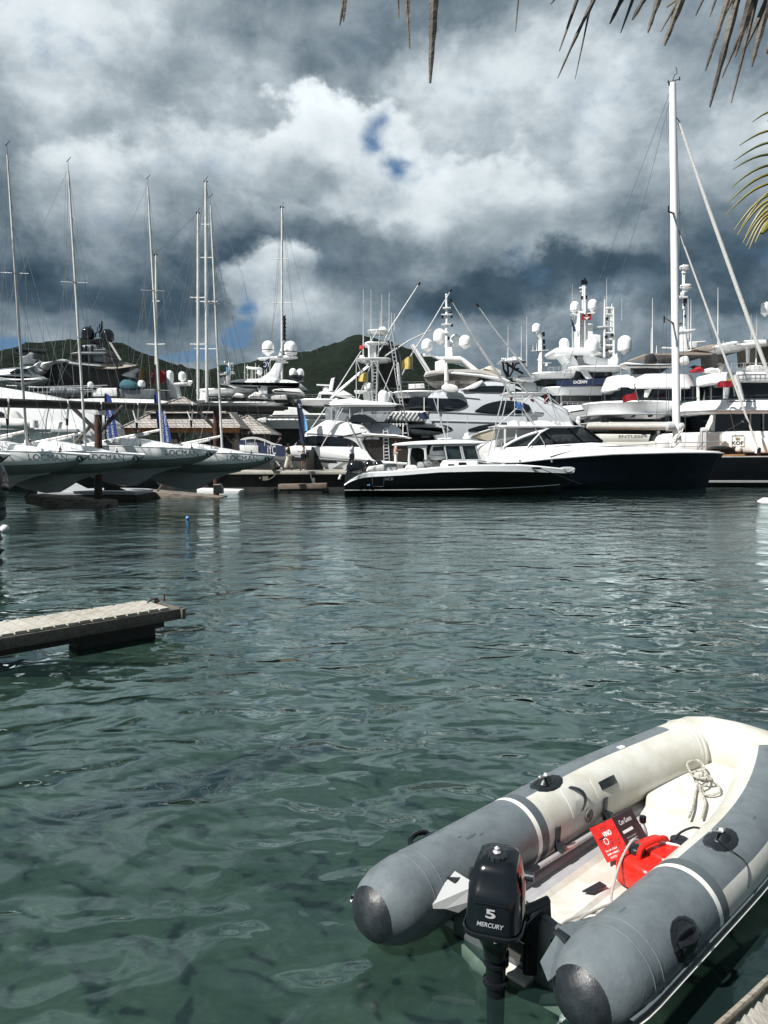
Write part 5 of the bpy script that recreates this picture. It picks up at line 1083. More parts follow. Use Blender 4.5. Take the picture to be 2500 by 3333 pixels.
fr = Fr(69.5); th_ = thing('antenna_ladder', 'thin black antenna column beside the lone white mast', 'antenna', tuple(fr.pt(925, 1130)))
g = G(); g.pt(fr, [(924, 1028), (924, 1115)], .08); g.pt(fr, [(928, 1026), (928, 1115)], .05)
for y in (1040, 1052, 1066, 1078, 1092, 1104): g.pt(fr, [(921, y), (932, y)], .06)
ob('antenna_column', g, BLK, th_)
# --- big central yacht: side faces right, stern left
fr = Fr(72, -6, 1450); by = thing('pale_superyacht', 'large pale superyacht, shade painted on its side, with curved dark windows and four domes in the centre', 'superyacht', tuple(fr.pt(1500, 1400)))
g = G(); g.pp(fr, sm([(1375, 1322), (1380, 1290), (1420, 1268), (1508, 1262), (1545, 1256), (1580, 1238), (1640, 1240), (1700, 1262), (1760, 1290), (1850, 1330)], 3, False) + [(1900, 1440), (1420, 1440), (1396, 1392), (1380, 1380), (1376, 1345)], -3.5, 4, .7); ob('hull_side', g, SHGREY, by, ang=30)
g = G(); g.slab(fr, 1265, 1440, 1269, 1294, 6, 2.4, -3.9, .5, .15); ob('aft_deck_bulwark', g, WHT, by)
g = G(); g.pp(fr, sm([(1255, 1300), (1262, 1276), (1275, 1274), (1275, 1300), (1262, 1360), (1240, 1360)], 2), -3, 3, .3); ob('stern_wing', g, WHT, by)
for p in (sm([(1334, 1294), (1380, 1294), (1430, 1296), (1489, 1298), (1510, 1306), (1522, 1315), (1508, 1326), (1480, 1335), (1448, 1340), (1385, 1338), (1334, 1340)], 2), sm([(1546, 1341), (1556, 1330), (1579, 1316), (1627, 1304), (1680, 1306), (1722, 1318), (1722, 1340), (1677, 1347), (1600, 1347)], 2),
          sm([(1526, 1273), (1550, 1262), (1579, 1256), (1642, 1256), (1680, 1264), (1704, 1276), (1640, 1276)], 2), sm([(1523, 1401), (1545, 1390), (1575, 1383), (1612, 1381), (1612, 1401)], 2), sm([(1408, 1390), (1430, 1383), (1450, 1384), (1472, 1394), (1450, 1402), (1425, 1401)], 2)):
    g = G(); g.pp(fr, p, -3.62, -3.3, .03); ob('window', g, GLS, by)
g = G(); g.pp(fr, [(1275, 1296), (1384, 1294), (1384, 1338), (1275, 1338)], -2.6, 2); g.pp(fr, [(1340, 1378), (1400, 1378), (1420, 1425), (1340, 1425)], -2, 2); ob('aft_lounge', g, DARK, by)
for x in (1379, 1424): g = G(); g.pp(fr, [(x, 1293), (x + 3, 1293), (x + 3, 1340), (x, 1340)], -3.75, -3.6); ob('window_pillar', g, WHT2, by)
g = G(); g.pt(fr, [(1378, 1339), (1460, 1341), (1600, 1347), (1760, 1350)], .05, -3.55); g.pt(fr, [(1400, 1369), (1600, 1374), (1760, 1378)], .05, -3.55); g.pt(fr, [(1475, 1289), (1560, 1297)], .04, -3.55); ob('rubbing_line', g, LGREY, by)
g = G(); g.pp(fr, sm([(1382, 1216), (1388, 1208), (1420, 1204), (1500, 1202), (1557, 1201), (1600, 1212), (1640, 1228), (1650, 1236), (1600, 1232), (1560, 1216), (1470, 1213), (1386, 1226)], 2), -3, 4, .3); ob('sundeck_roof', g, mat('taupe_roof', (.48, .46, .43), .4, var=.1), by, ang=30)
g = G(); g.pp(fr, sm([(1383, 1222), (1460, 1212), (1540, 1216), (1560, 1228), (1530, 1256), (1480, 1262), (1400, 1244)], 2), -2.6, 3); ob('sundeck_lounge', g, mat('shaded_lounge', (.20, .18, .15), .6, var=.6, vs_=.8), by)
g = G(); g.pp(fr, sm([(1503, 1269), (1530, 1254), (1555, 1242), (1572, 1238), (1566, 1252), (1545, 1266)], 2), -3.7, -3.0, .1); g.pt(fr, [(1460, 1213), (1560, 1221), (1640, 1234), (1658, 1242)], .09, -3.2); ob('wing_rail', g, WHT, by)
g = G(); g.pp(fr, [(1416, 1178), (1450, 1165), (1452, 1206), (1416, 1206)], -1.6, 1.6, .1); g.pp(fr, [(1440, 1162), (1500, 1160), (1512, 1166), (1560, 1204), (1535, 1204), (1500, 1172), (1440, 1170)], -1.7, 1.7, .12); g.pp(fr, [(1398, 1153), (1430, 1161), (1500, 1159), (1500, 1167), (1430, 1168)], -.8, .8, .03)
g.pp(fr, [(1449, 1130), (1472, 1130), (1474, 1162), (1449, 1160)], -.7, .7, .08); g.pp(fr, [(1376, 1151), (1405, 1151), (1400, 1157), (1376, 1157)], -.5, .5, .05); ob('radar_arch', g, WHT, by, ang=30)
g = G(); g.pp(fr, [(1560, 1204), (1592, 1190), (1600, 1190), (1632, 1206), (1635, 1224), (1570, 1206)], -2, 2, .2); ob('funnel_housing', g, CREAM, by)
for x, y0, y1, r_, dd in ((1390, 1103, 1141, 18, -.8), (1431, 1070, 1116, 21, .2), (1483, 1086, 1127, 18.5, 1.2), (1514, 1091, 1130, 20.5, -.8)):
    g = G(); g.dome(fr, x, y0, y1, r_, dd); ob('radome', g, WHT, by, ang=60)
g = G(); g.pt(fr, [(1453, 1130), (1454, 1040), (1453, 960)], [.22, .14, .09]); 
for y, w in ((1000, 13), (1022, 18), (1054, 17), (1082, 8)): g.pp(fr, [(1454 - w, y), (1454 + w, y - 1), (1454 + w, y + 2), (1454 - w, y + 3)], -.3, .3, .02)
g.dome(fr, 1453, 956, 964, 4); ob('signal_mast', g, WHT2, by)
g = G()
for x, y in ((1440, 1031), (1468, 1017), (1470, 1030), (1471, 1058), (1461, 984), (1460, 1100)): g.dome(fr, x, y - 5, y + 5, 4, -.2)
ob('mast_lamp', g, BLK, by)
for x, d in ((1453, -3.4), (1295, -2.8)):
    g = G(); g.pt(fr, [(x, 1250), (x + 1, 1240), (x, 1200), (x + 1, 1180)], [.20, .22, .17, .05], d, 10); g.pt(fr, [(x, 1270), (x, 1248)], .06, d); ob('furled_parasol', g, CANV, by)
g = G(); g.pp(fr, sm([(1437, 1258), (1450, 1249), (1470, 1250), (1490, 1258), (1490, 1276), (1460, 1278), (1440, 1270)], 2), -4.2, -3.6, .15); ob('wrapped_crane', g, CANV, by)
rails(fr, [((1240, 1270, 1440, 1268), 26), ((1410, 1262, 1540, 1256), 20)], -3.6, by, step=22, m=WIRE)
g = G(); g.pp(fr, [(1330, 1250), (1380, 1248), (1382, 1262), (1330, 1264)], -3, -2, .1); ob('deck_sofa', g, CANV, by)
g = G(); g.pt(fr, [(1341, 1122), (1395, 1210)], .22, 1); ob('deck_crane', g, WHT2, by)
g = G(); g.dome(fr, 1265, 1105, 1140, 17, 4); g.pt(fr, [(1270, 1140), (1280, 1180)], .5, 4); g.pp(fr, [(1262, 1150), (1290, 1130), (1300, 1150), (1310, 1250), (1250, 1250)], 3.6, 4.4, .1); th2 = thing('black_dome_mast', 'black dome and dark mast of a yacht hidden behind the tuna tower', 'radome', tuple(fr.pt(1270, 1250, 4))); ob('dome', g, BLK, th2, ang=50)
# --- small white yacht with ribbed awning
fr = Fr(62); sy_ = thing('white_cabin_cruiser', 'white cabin cruiser with a ribbed awning behind the tuna tower boat', 'cabin cruiser', tuple(fr.pt(1280, 1430)))
g = G(); g.pp(fr, sm([(1141, 1364), (1150, 1350), (1165, 1343), (1220, 1338), (1277, 1337)], 2, False) + [(1300, 1337), (1388, 1338), (1394, 1356), (1386, 1374), (1330, 1372), (1240, 1364), (1150, 1366)], -2.4, 2, .15); aw = ob('awning_roof', g, CANV, sy_, ang=25)
g = G()
for x in range(1240, 1385, 14): g.pt(fr, [(x - 8, 1369), (x + 14, 1340)], .025, -2.43)
ob('awning_rib', g, LGREY, aw)
g = G(); g.pp(fr, sm([(1146, 1365), (1160, 1352), (1200, 1350), (1225, 1362), (1225, 1378), (1150, 1378)], 2), -2.55, -2.38); g.pp(fr, [(1215, 1372), (1380, 1374), (1370, 1432), (1215, 1432)], -1.4, 2); ob('cabin_window', g, DARK, sy_)
g = G(); g.pp(fr, sm([(1325, 1380), (1400, 1378), (1440, 1386), (1467, 1400), (1440, 1412), (1340, 1414)], 2), -2, 3, .4); g.pp(fr, [(1120, 1376), (1224, 1376), (1240, 1440), (1120, 1440)], -2.3, 2, .3); ob('hull', g, LGREY, sy_, ang=30)
nf = thing('navy_flag', 'navy ensign drooping from the ribbed awning', 'flag', tuple(fr.pt(1378, 1368, -2.9))); g = G(); rows = []
for i in range(9):
    u = i / 8; rows.append([fr.pt(1358 + 28 * u, 1343 - 1 * u + 2 * math.sin(5 * u), -2.9 + .1 * math.sin(7 * u)), fr.pt(1366 + 31 * u, 1361 + 6 * u + 2 * math.sin(5 * u), -2.9 + .1 * math.sin(7 * u + 1))])
g.grid(rows); g.grid([[p + Vector((0, .03, 0)) for p in r] for r in rows]); ob('flag_cloth', g, NAVY, nf)
for i in range(2):
    x = 1256 + 16 * i; th2 = thing('deck_chair', ['black ladder back deck chair, left of the pair by the rod rack', 'black ladder back deck chair, right of the pair by the rod rack'][i], 'chair', tuple(fr.pt(x, 1378, -2.8)), 'pair of deck chairs by the rod rack'); g = G()
    for q in (-4, 4): g.pt(fr, [(x + q - 1, 1378), (x + q + 1, 1354)], .035, -2.8)
    for y in (1355, 1361, 1367): g.pt(fr, [(x - 4, y), (x + 4, y)], .035, -2.8)
    ob('backrest', g, BLK, th2); g = G(); g.pp(fr, [(x - 6, 1370), (x + 6, 1370), (x + 6, 1373), (x - 6, 1373)], -2.9, -2.3); ob('seat', g, BLK, th2)
g = G(); rr_ = thing('rod_rack', 'white rocket launcher rod rack with black reels', 'rod rack', tuple(fr.pt(1290, 1400, -3)))
for i in range(9): x = 1240 + i * 10.5; g.pt(fr, [(x, 1388), (x + 1, 1372)], .06, -3)
g.pt(fr, [(1236, 1382), (1328, 1380)], .05, -3); g.pt(fr, [(1324, 1380), (1330, 1420)], .05, -3); g.pt(fr, [(1312, 1382), (1312, 1420)], .05, -3); g.pt(fr, [(1310, 1410), (1330, 1410)], .04, -3); ob('rack_frame', g, WHT2, rr_)
g = G()
for i in range(9): x = 1240 + i * 10.5; g.dome(fr, x, 1369, 1377, 4, -3)
ob('reel', g, BLK, rr_)
# ================================================================= RIGHT: BIG YACHTS
def deckband(g, fr, x0, x1, yt, yb, depth, d0, **k): g.slab(fr, x0, x1, yt, yb, depth, k.get('rad', 2.0), d0, k.get('ib', .3), k.get('it', 0), k.get('mi', 0))
def doms(fr, lst, parent, k=18):
    for x, y0, y1, r_, dd in lst: g = G(); g.dome(fr, x, y0, y1, r_, dd); ob('radome', g, WHT, parent, ang=60)
# --- yacht with the OCEAN banner
fr = Fr(78); oc = thing('white_superyacht', 'white superyacht with a navy lettered banner on its upper deck right of centre', 'superyacht', tuple(fr.pt(1880, 1400)))
g = G(); g.pp(fr, sm([(1804, 1136), (1830, 1130), (1902, 1134), (1935, 1140), (1960, 1150), (1940, 1154), (1900, 1153), (1840, 1153), (1810, 1152)], 2), -2.4, 2, .06); g.pp(fr, [(1830, 1150), (1862, 1148), (1880, 1176), (1890, 1204), (1850, 1204), (1854, 1180)], -1.6, 1.6, .1)
g.pp(fr, sm([(1900, 1156), (1930, 1156), (1960, 1166), (1992, 1168), (2010, 1150), (2010, 1195), (1940, 1190), (1905, 1180)], 2), -1.6, 2, .15); ob('radar_arch', g, WHT, oc, ang=30)
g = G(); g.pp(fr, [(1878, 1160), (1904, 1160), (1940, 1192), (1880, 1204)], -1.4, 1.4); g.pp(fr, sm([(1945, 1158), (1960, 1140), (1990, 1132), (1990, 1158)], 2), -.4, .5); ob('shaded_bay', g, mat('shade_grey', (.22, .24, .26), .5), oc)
g = G(); deckband(g, fr, 1860, 2060, 1189, 1206, 6, -3.2, rad=1.5, ib=.5); deckband(g, fr, 1741, 1900, 1209, 1228, 6, -3.4, rad=1.5, ib=.6); g.pp(fr, [(1890, 1206), (1912, 1206), (1935, 1240), (1915, 1240)], -2.6, -2.2, .05); ob('hardtop', g, WHT, oc)
g = G(); g.pp(fr, [(1760, 1226), (1990, 1206), (2000, 1262), (1760, 1262)], -1.6, 2); g.pp(fr, [(1779, 1280), (2010, 1278), (2010, 1320), (1779, 1320)], -2.2, 2); g.pp(fr, [(1850, 1366), (2010, 1366), (2010, 1420), (1850, 1420)], -2, 2); ob('saloon_glass', g, GLS, oc)
g = G(); g.pp(fr, [(1962, 1280), (1970, 1280), (1970, 1320), (1962, 1320)], -2.6, -2.2); g.pp(fr, [(1825, 1282), (1829, 1282), (1829, 1320), (1825, 1320)], -2.5, -2.3); ob('pillar', g, LGREY, oc)
g = G(); deckband(g, fr, 1774, 2060, 1256, 1284, 7, -3.8, rad=2.2, ib=.6); ob('upper_deck', g, WHT, oc)
g = G(); g.pp(fr, sm([(1690, 1372), (1740, 1345), (1775, 1330), (1860, 1318), (1970, 1316), (1965, 1330), (1905, 1368), (1800, 1376)], 2), -3.8, 2, .3); g.pp(fr, [(1905, 1370), (1975, 1318), (2010, 1318), (2010, 1345), (1940, 1372)], -3.0, 2, .1); ob('main_deck', g, WHT, oc, ang=25)
fb = thing('lettered_banner', 'navy banner with white capital lettering tied along the upper deck', 'banner', tuple(fr.pt(1890, 1256, -4))); g = G(); g.pp(fr, [(1812, 1238), (1981, 1230), (1972, 1250), (1900, 1256), (1813, 1258)], -3.98, -3.93); bb = ob('banner_cloth', g, NAVY, fb)
text('lettering', 'OCEAN', fr.pt(1889, 1243, -4.0), (1, 0, .03), UZ, 10 * fr.mpp(), WHT2, bb, width=43 * fr.mpp(), bold=.04, shear=.15)
g = G(); g.pp(fr, [(1881, 1133), (1883, 1012), (1908, 1011), (1906, 1133)], -.8, .8, .06); g.pp(fr, [(1905, 1050), (1930, 1054), (1930, 1086), (1955, 1090), (1955, 1134), (1905, 1134)], -.6, .8, .06); g.pp(fr, [(1856, 1020), (1890, 1018), (1894, 1024), (1886, 1030)], -.5, .5, .05); g.pp(fr, [(1895, 1022), (1940, 1014), (1936, 1021), (1900, 1028)], -.5, .5, .05)
g.pt(fr, [(1897, 1012), (1898, 930)], .10); g.pt(fr, [(1904, 1012), (1903, 930)], .10)
for y in range(935, 1010, 9): g.pt(fr, [(1897, y), (1904, y)], .05)
g.pt(fr, [(1886, 937), (1908, 937)], .08); g.pt(fr, [(1888, 949), (1906, 949)], .06); mt_ = ob('mast_tower', g, WHT, oc, ang=30)
g = G()
for y in range(1020, 1132, 7): g.pt(fr, [(1889, y), (1898, y)], .03, -.85)
g.pt(fr, [(1889, 1018), (1889, 1132)], .03, -.85); g.pt(fr, [(1898, 1018), (1898, 1132)], .03, -.85); ob('ladder', g, WIRE, mt_)
g = G()
for x, y, h in ((1895, 912, 14), (1904, 906, 18), (1909, 914, 12), (1908, 962, 12), (1895, 964, 10)): g.pt(fr, [(x, y), (x, y + h)], .13, 0, 6)
ob('mast_lamp', g, BLK, mt_)
doms(fr, [(1871, 981, 1015, 15, -.3), (1929, 974, 1010, 15.5, -.2), (1836, 1101, 1135, 16, -1.2), (1926, 1102, 1153, 23.5, -1.8), (1966, 1094, 1126, 14, 1.2), (2033, 1093, 1147, 22.5, -1)], oc)
g = G()
for x in (1967, 1976, 1990, 1998): g.pt(fr, [(x, 1166), (x + (2 if x < 1980 else -1), 1002)], .11, -.6 if x in (1967, 1998) else .4)
for y in (1004, 1024, 1044, 1064, 1084, 1104, 1124, 1144): g.pt(fr, [(1966, y), (2000, y)], .09, -.6)
g.pp(fr, [(1944, 1062), (1990, 1060), (1990, 1064), (1948, 1066)], -.8, .8, .03); g.pt(fr, [(1968, 1010), (1969, 975)], .07); g.pt(fr, [(1992, 1006), (1992, 988)], .06); g.pt(fr, [(1972, 1002), (1996, 1000)], .07); ob('lattice_mast', g, WHT2, oc)
g = G()
for x, y in ((1975, 1036), (1973, 1096), (1993, 1090), (1975, 1140)): g.dome(fr, x, y - 5, y + 5, 5, -.8)
ob('lamp', g, BLK, oc)
g = G(); antenna(g, fr, 1863, 1210, 925, 0, .03); antenna(g, fr, 1866, 1130, 1080, -2); antenna(g, fr, 1975, 1004, 905, 0, .03); antenna(g, fr, 2024, 1180, 970, 0, .03); ob('whip_antennas', g, WHT2, oc)
rails(fr, [((1785, 1208, 1870, 1204), 12), ((1830, 1318, 1965, 1320), 10)], -3.6, oc, step=16)
g = G(); g.pt(fr, [(1859, 1150), (1855, 1340), (1832, 1400)], .02, -3.5, 4); g.pt(fr, [(1870, 1150), (1810, 1215)], .02, -3.5, 4); ob('halyards', g, WIRE, oc)
ff_ = thing('navy_flag', 'small dark flag streaming below the left dome of the tallest radar tower', 'flag', tuple(fr.pt(1868, 1078, -1))); g = G(); g.pp(fr, sm([(1860, 1037), (1864, 1044), (1869, 1055), (1875, 1077), (1868, 1078), (1864, 1066), (1861, 1054)], 2), -1, -.95); ob('flag_cloth', g, NAVY, ff_)
ff_ = thing('island_flag', 'red flag with a white black and yellow triangle on the tallest radar tower', 'flag', tuple(fr.pt(1910, 1042, -1))); g = G(); P = [(1894, 1024), (1926, 1020), (1924, 1041), (1895, 1042)]; g.pp(fr, P, -1.1, -1.05); cfl = ob('flag_cloth', g, RED, ff_)
g = G(); g.pp(fr, [(1900, 1032), (1920, 1031), (1910, 1041)], -1.13, -1.11); ob('white_triangle', g, WHT2, cfl); g = G(); g.pp(fr, [(1897, 1024), (1922, 1022), (1919, 1027), (1901, 1028)], -1.13, -1.11); ob('black_band', g, BLK, cfl); g = G(); g.pp(fr, [(1904, 1028), (1909, 1023), (1915, 1027)], -1.15, -1.13); ob('yellow_sun', g, YEL, cfl)
# radar mast left of it
fr = Fr(84); th_ = thing('radar_mast', 'slim white mast with a single radome and crosstree left of the tall radar tower', 'mast', tuple(fr.pt(1760, 1215)))
g = G(); g.pt(fr, [(1760, 1215), (1760, 1090)], [.30, .24]); g.pt(fr, [(1752, 1088), (1760, 1100), (1761, 1110)], [.4, .3, .24]); g.pp(fr, [(1724, 1142), (1786, 1138), (1786, 1141), (1730, 1144)], -.3, .3, .03); g.pt(fr, [(1749, 1172), (1770, 1172)], .09); g.pp(fr, [(1766, 1180), (1796, 1180), (1794, 1183), (1768, 1183)], -.2, .2, .02); g.pt(fr, [(1779, 1182), (1779, 1192)], .25); ob('mast_body', g, WHT2, th_)
g = G(); g.dome(fr, 1746, 1052, 1084, 14.5); ob('radome', g, WHT, th_, ang=60)
g = G()
for x, y in ((1769, 1088), (1770, 1112), (1771, 1132)): g.pt(fr, [(x, y - 7), (x, y + 7)], .16)
ob('mast_lamp', g, BLK, th_)
g = G()
for x, y in ((1735, 1122), (1747, 1117), (1697, 1060)): antenna(g, fr, x, 1145, y, 0, .04)
ob('whip_antennas', g, WHT2, th_)
# --- stacked deck yacht
fr = Fr(66, 0); re = thing('white_motor_yacht', 'white motor yacht with rounded stacked decks and a red ensign on its rail', 'motor yacht', tuple(fr.pt(2130, 1440)))
g = G(); deckband(g, fr, 1985, 2345, 1212, 1262, 8, -3.6, rad=3.6, ib=.5, it=.9); ob('sundeck', g, WHT, re)
g = G(); g.pp(fr, [(2020, 1260), (2325, 1256), (2325, 1304), (2020, 1304)], -2.4, 3); g.pp(fr, [(1960, 1360), (2290, 1358), (2290, 1402), (1960, 1402)], -2.6, 3); ob('saloon_glass', g, GLS, re)
g = G(); g.pp(fr, [(2300, 1256), (2330, 1256), (2320, 1304), (2290, 1304)], -2.6, -2.3)
for x0, x1 in ((2213, 2216), (2272, 2277)): g.pp(fr, [(x0, 1257), (x1, 1257), (x1, 1304), (x0, 1304)], -3, -2.7)
g.pp(fr, [(2140, 1402), (2148, 1402), (2148, 1420), (2140, 1420)], -3, -2.8); g.pp(fr, [(2100, 1270), (2124, 1262), (2108, 1294), (2098, 1292)], -2.7, -2.5, .04); ob('pillar', g, WHT2, re)
g = G(); deckband(g, fr, 1937, 2284, 1302, 1362, 9, -4.0, rad=4.2, ib=1.0, it=.2); ob('upper_deck', g, WHT, re)
g = G(); deckband(g, fr, 1940, 2262, 1344, 1349, 9, -4.04, rad=4.2, ib=0); ob('moulding_line', g, LGREY, re)
g = G(); g.pp(fr, [(2060, 1352), (2068, 1350), (2068, 1356), (2060, 1358)], -4.4, -3.9); g.pp(fr, [(2114, 1351), (2124, 1349), (2126, 1355), (2118, 1358)], -4.4, -3.9); ob('deck_light', g, BLK, re)
g = G(); deckband(g, fr, 1940, 2250, 1372, 1380, 8, -3.0, rad=2.5); g.pp(fr, [(1955, 1412), (2120, 1414), (2112, 1440), (1955, 1440)], -3.6, -1, .2); g.pp(fr, [(1955, 1436), (2230, 1436), (2230, 1480), (1955, 1480)], -3.6, 3, .2); tr2 = ob('transom', g, mat('ivory_gelcoat', (.62, .61, .56), .35), re)
text('lettering', 'ENTLESS', fr.pt(2054, 1421, -3.606), (1, 0, 0), UZ, 9 * fr.mpp(), mat('grey_lettering', (.15, .14, .12), .5), tr2, width=76 * fr.mpp(), bold=.02)
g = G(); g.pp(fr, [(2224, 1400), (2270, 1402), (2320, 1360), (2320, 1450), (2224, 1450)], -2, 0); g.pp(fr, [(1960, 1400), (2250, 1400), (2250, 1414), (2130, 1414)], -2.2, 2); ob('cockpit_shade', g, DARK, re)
rails(fr, [((1990, 1302, 2280, 1302), 7)], -3.9, re, m=BLK, step=12, mid=False); rails(fr, [((2020, 1225, 2170, 1222), 32)], -2.2, re, step=22, mid=True)
g = G(); g.pp(fr, sm([(2034, 1182), (2050, 1178), (2100, 1184), (2186, 1184), (2187, 1196), (2100, 1196), (2050, 1196)], 2), -2.8, -1, .25); rb_ = thing('stowed_tender', 'white inflatable tender with black stripe stowed on the top deck', 'tender', tuple(fr.pt(2110, 1196, -2))); ob('tube', g, CANV, rb_); g = G(); g.pp(fr, [(2036, 1186), (2186, 1187), (2186, 1190), (2040, 1190)], -2.86, -2.8); g.pp(fr, [(2050, 1196), (2180, 1196), (2150, 1215), (2075, 1215)], -2.4, -1.2); ob('hull_stripe', g, BLK, rb_)
g = G(); g.pp(fr, sm([(2110, 1180), (2112, 1158), (2122, 1150), (2134, 1154), (2142, 1172), (2138, 1182)], 3), -2.6, -1.6, .2); g.pp(fr, sm([(2150, 1180), (2155, 1168), (2180, 1166), (2190, 1180)], 2), -2, -1.4, .1); cv = thing('covered_engine', 'black canvas covered outboard on the stowed tender', 'outboard motor', tuple(fr.pt(2125, 1182, -2))); ob('canvas_cover', g, DARK, cv)
js = thing('jet_ski', 'red and black jet ski stowed on the top deck beside the tall mast', 'jet ski', tuple(fr.pt(2272, 1208, -2))); g = G(); g.pp(fr, sm([(2256, 1206), (2264, 1198), (2280, 1192), (2296, 1202), (2290, 1209), (2258, 1210)], 2), -2.8, -1.8, .2); ob('hull', g, RED, js); g = G(); g.pp(fr, [(2250, 1194), (2262, 1188), (2290, 1194), (2294, 1201), (2270, 1198)], -2.6, -2, .05); ob('seat', g, BLK, js)
g = G(); g.pp(fr, sm([(2298, 1212), (2304, 1200), (2320, 1196), (2336, 1200), (2340, 1212)], 3), -2.9, -1.6, .2); g.pp(fr, sm([(2217, 1180), (2222, 1162), (2240, 1158), (2246, 1176), (2240, 1186)], 3), -2.4, -1.4, .2); g.pt(fr, [(2336, 1212), (2348, 1200), (2356, 1186)], [.35, .3, .1], -2.6); ob('covered_gear', g, CANV, re)
g = G(); g.pp(fr, sm([(2264, 1136), (2300, 1124), (2340, 1119), (2360, 1122), (2420, 1130), (2434, 1138), (2380, 1142), (2330, 1140), (2300, 1144)], 2), -2, 3, .06); g.pp(fr, [(2100, 1152), (2190, 1148), (2264, 1146), (2320, 1150), (2320, 1154), (2100, 1156)], -2, 2.5); ob('sun_awning', g, BEIGE, re)
g = G(); g.pp(fr, [(2318, 1150), (2360, 1150), (2360, 1196), (2322, 1196)], -1.5, 1, .1); ob('awning_wall', g, mat('grey_beige', (.25, .24, .23), .7), re)
g = G(); g.pp(fr, [(2213, 1140), (2219, 1088), (2234, 1088), (2240, 1138), (2262, 1140), (2262, 1146), (2206, 1146)], -.6, .6, .08); g.pp(fr, [(2214, 1074), (2264, 1070), (2264, 1075), (2240, 1080), (2214, 1080)], -.5, .5, .04); g.pp(fr, [(2238, 1112), (2297, 1109), (2297, 1113), (2270, 1116), (2268, 1132), (2242, 1132)], -.4, .4, .05); g.pp(fr, [(2220, 1062), (2232, 1062), (2234, 1088), (2221, 1088)], -.3, .3, .04); g.pt(fr, [(2226, 1062), (2227, 1000)], .06)
g.pt(fr, [(2226, 935), (2228, 880)], .08); g.pt(fr, [(2222, 1000), (2222, 880)], .05); g.pt(fr, [(2155, 1132), (2190, 1134)], .08); ms_ = ob('signal_mast', g, WHT2, re, ang=25)
for x, y0, y1, w in ((2228, 862, 880, 16), (2232, 926, 942, 18)):
    mp = fr.mpp(); g = G(); g.lathe(fr.pt(x, y1 - 3), [(w * mp * .6, -.06), (w * mp, .05), (w * mp, .18), (w * mp * .9, .30), (w * mp * .3, .36)], 24); g.pt(fr, [(x - 2, y1 + 9), (x - 2, y1 - 3)], .2); rd = ob('radar_scanner', g, WHT, ms_, ang=50)
    g = G(); g.lathe(fr.pt(x, y1 - 3), [(w * mp * 1.01, .09), (w * mp * 1.015, .12), (w * mp * 1.01, .15)], 24, cap=False); ob('dark_band', g, BLK, rd)
g = G(); g.dome(fr, 2222, 948, 962, 7); g.pp(fr, [(2210, 962), (2240, 964), (2238, 970), (2212, 968)], -.3, .3, .03); g.dome(fr, 2224, 997, 1008, 4); ob('camera_housing', g, WHT2, ms_); g = G(); g.dome(fr, 2230, 966, 988, 6); g.dome(fr, 2228, 988, 997, 3); g.dome(fr, 2229, 1024, 1034, 4); ob('horn', g, BLK, ms_)
g = G()
for x, y in ((2240, 973), (2249, 973), (2124, 970), (2137, 1124), (2354, 1108), (2366, 1122), (2337, 936), (2120, 1066)): antenna(g, fr, x, 1150, y, -.4, .05)
ob('whip_antennas', g, WHT2, re)
ff_ = thing('red_ensign', 'red ensign hanging from a leaning staff on the rounded deck rail', 'flag', tuple(fr.pt(2070, 1300, -4.1))); g = G(); rows = []
for i in range(11):
    u = i / 10; x = 2070 - 42 * u; rows.append([fr.pt(x + 2 * math.sin(4 * u), 1270 + 24 * u + 3 * math.sin(6 * u), -4.2 + .15 * math.sin(9 * u)), fr.pt(x + 8 * (1 - u), 1298 + 13 * u, -4.2 + .15 * math.sin(9 * u + 1))])
g.grid(rows); g.grid([[p + Vector((0, .04, 0)) for p in r] for r in rows]); ob('flag_cloth', g, RED, ff_); g = G(); g.pt(fr, [(2064, 1248), (2078, 1306)], .05, -4.2); ob('flag_staff', g, WIRE, ff_)
# --- yacht with crown emblem
fr = Fr(61, 0); ko = thing('white_motor_yacht', 'white motor yacht with a gold crown emblem on its transom at the right edge', 'motor yacht', tuple(fr.pt(2420, 1460)))
g = G(); deckband(g, fr, 2323, 2740, 1206, 1240, 7, -3.2, rad=1.6, ib=.7, it=.7); deckband(g, fr, 2250, 2740, 1298, 1344, 8, -3.8, rad=2.2, ib=.5, it=1.2); ob('deck_tiers', g, WHT, ko)
g = G(); deckband(g, fr, 2252, 2740, 1334, 1338, 8, -3.84, rad=2.2); ob('moulding_line', g, LGREY, ko)
g = G(); g.pp(fr, [(2362, 1236), (2740, 1236), (2740, 1296), (2362, 1296)], -1.8, 2); g.pp(fr, [(2316, 1342), (2740, 1342), (2740, 1406), (2316, 1406)], -2, 2); ob('saloon_glass', g, GLS, ko)
g = G(); g.pp(fr, [(2360, 1238), (2380, 1238), (2372, 1296), (2358, 1296)], -2, -1.7, .05); g.pp(fr, [(2318, 1344), (2330, 1344), (2326, 1404), (2316, 1404)], -2.2, -2)
for x in (2442, 2484): g.pp(fr, [(x, 1345), (x + 3, 1345), (x + 3, 1404), (x, 1404)], -2.2, -2.05)
ob('pillar', g, LGREY, ko)
g = G(); g.pp(fr, [(2214, 1440), (2222, 1418), (2234, 1408), (2420, 1403), (2740, 1402), (2740, 1475), (2214, 1475)], -3.6, 3, .25); g.pp(fr, [(2484, 1425), (2740, 1425), (2740, 1475), (2468, 1475)], -4.2, -3.5, .15); kt = ob('transom', g, WHT, ko, ang=25)
g = G(); q = [(2382, 1420), (2386, 1417), (2420, 1417), (2423, 1420), (2423, 1452), (2382, 1452)]; g.tube([fr.pt(x, y, -3.62) for x, y in q + q[:1]], .02, 5); ob('hatch_outline', g, LGREY, kt)
INKB = mat('lettering_black', (.03, .035, .03), .5)
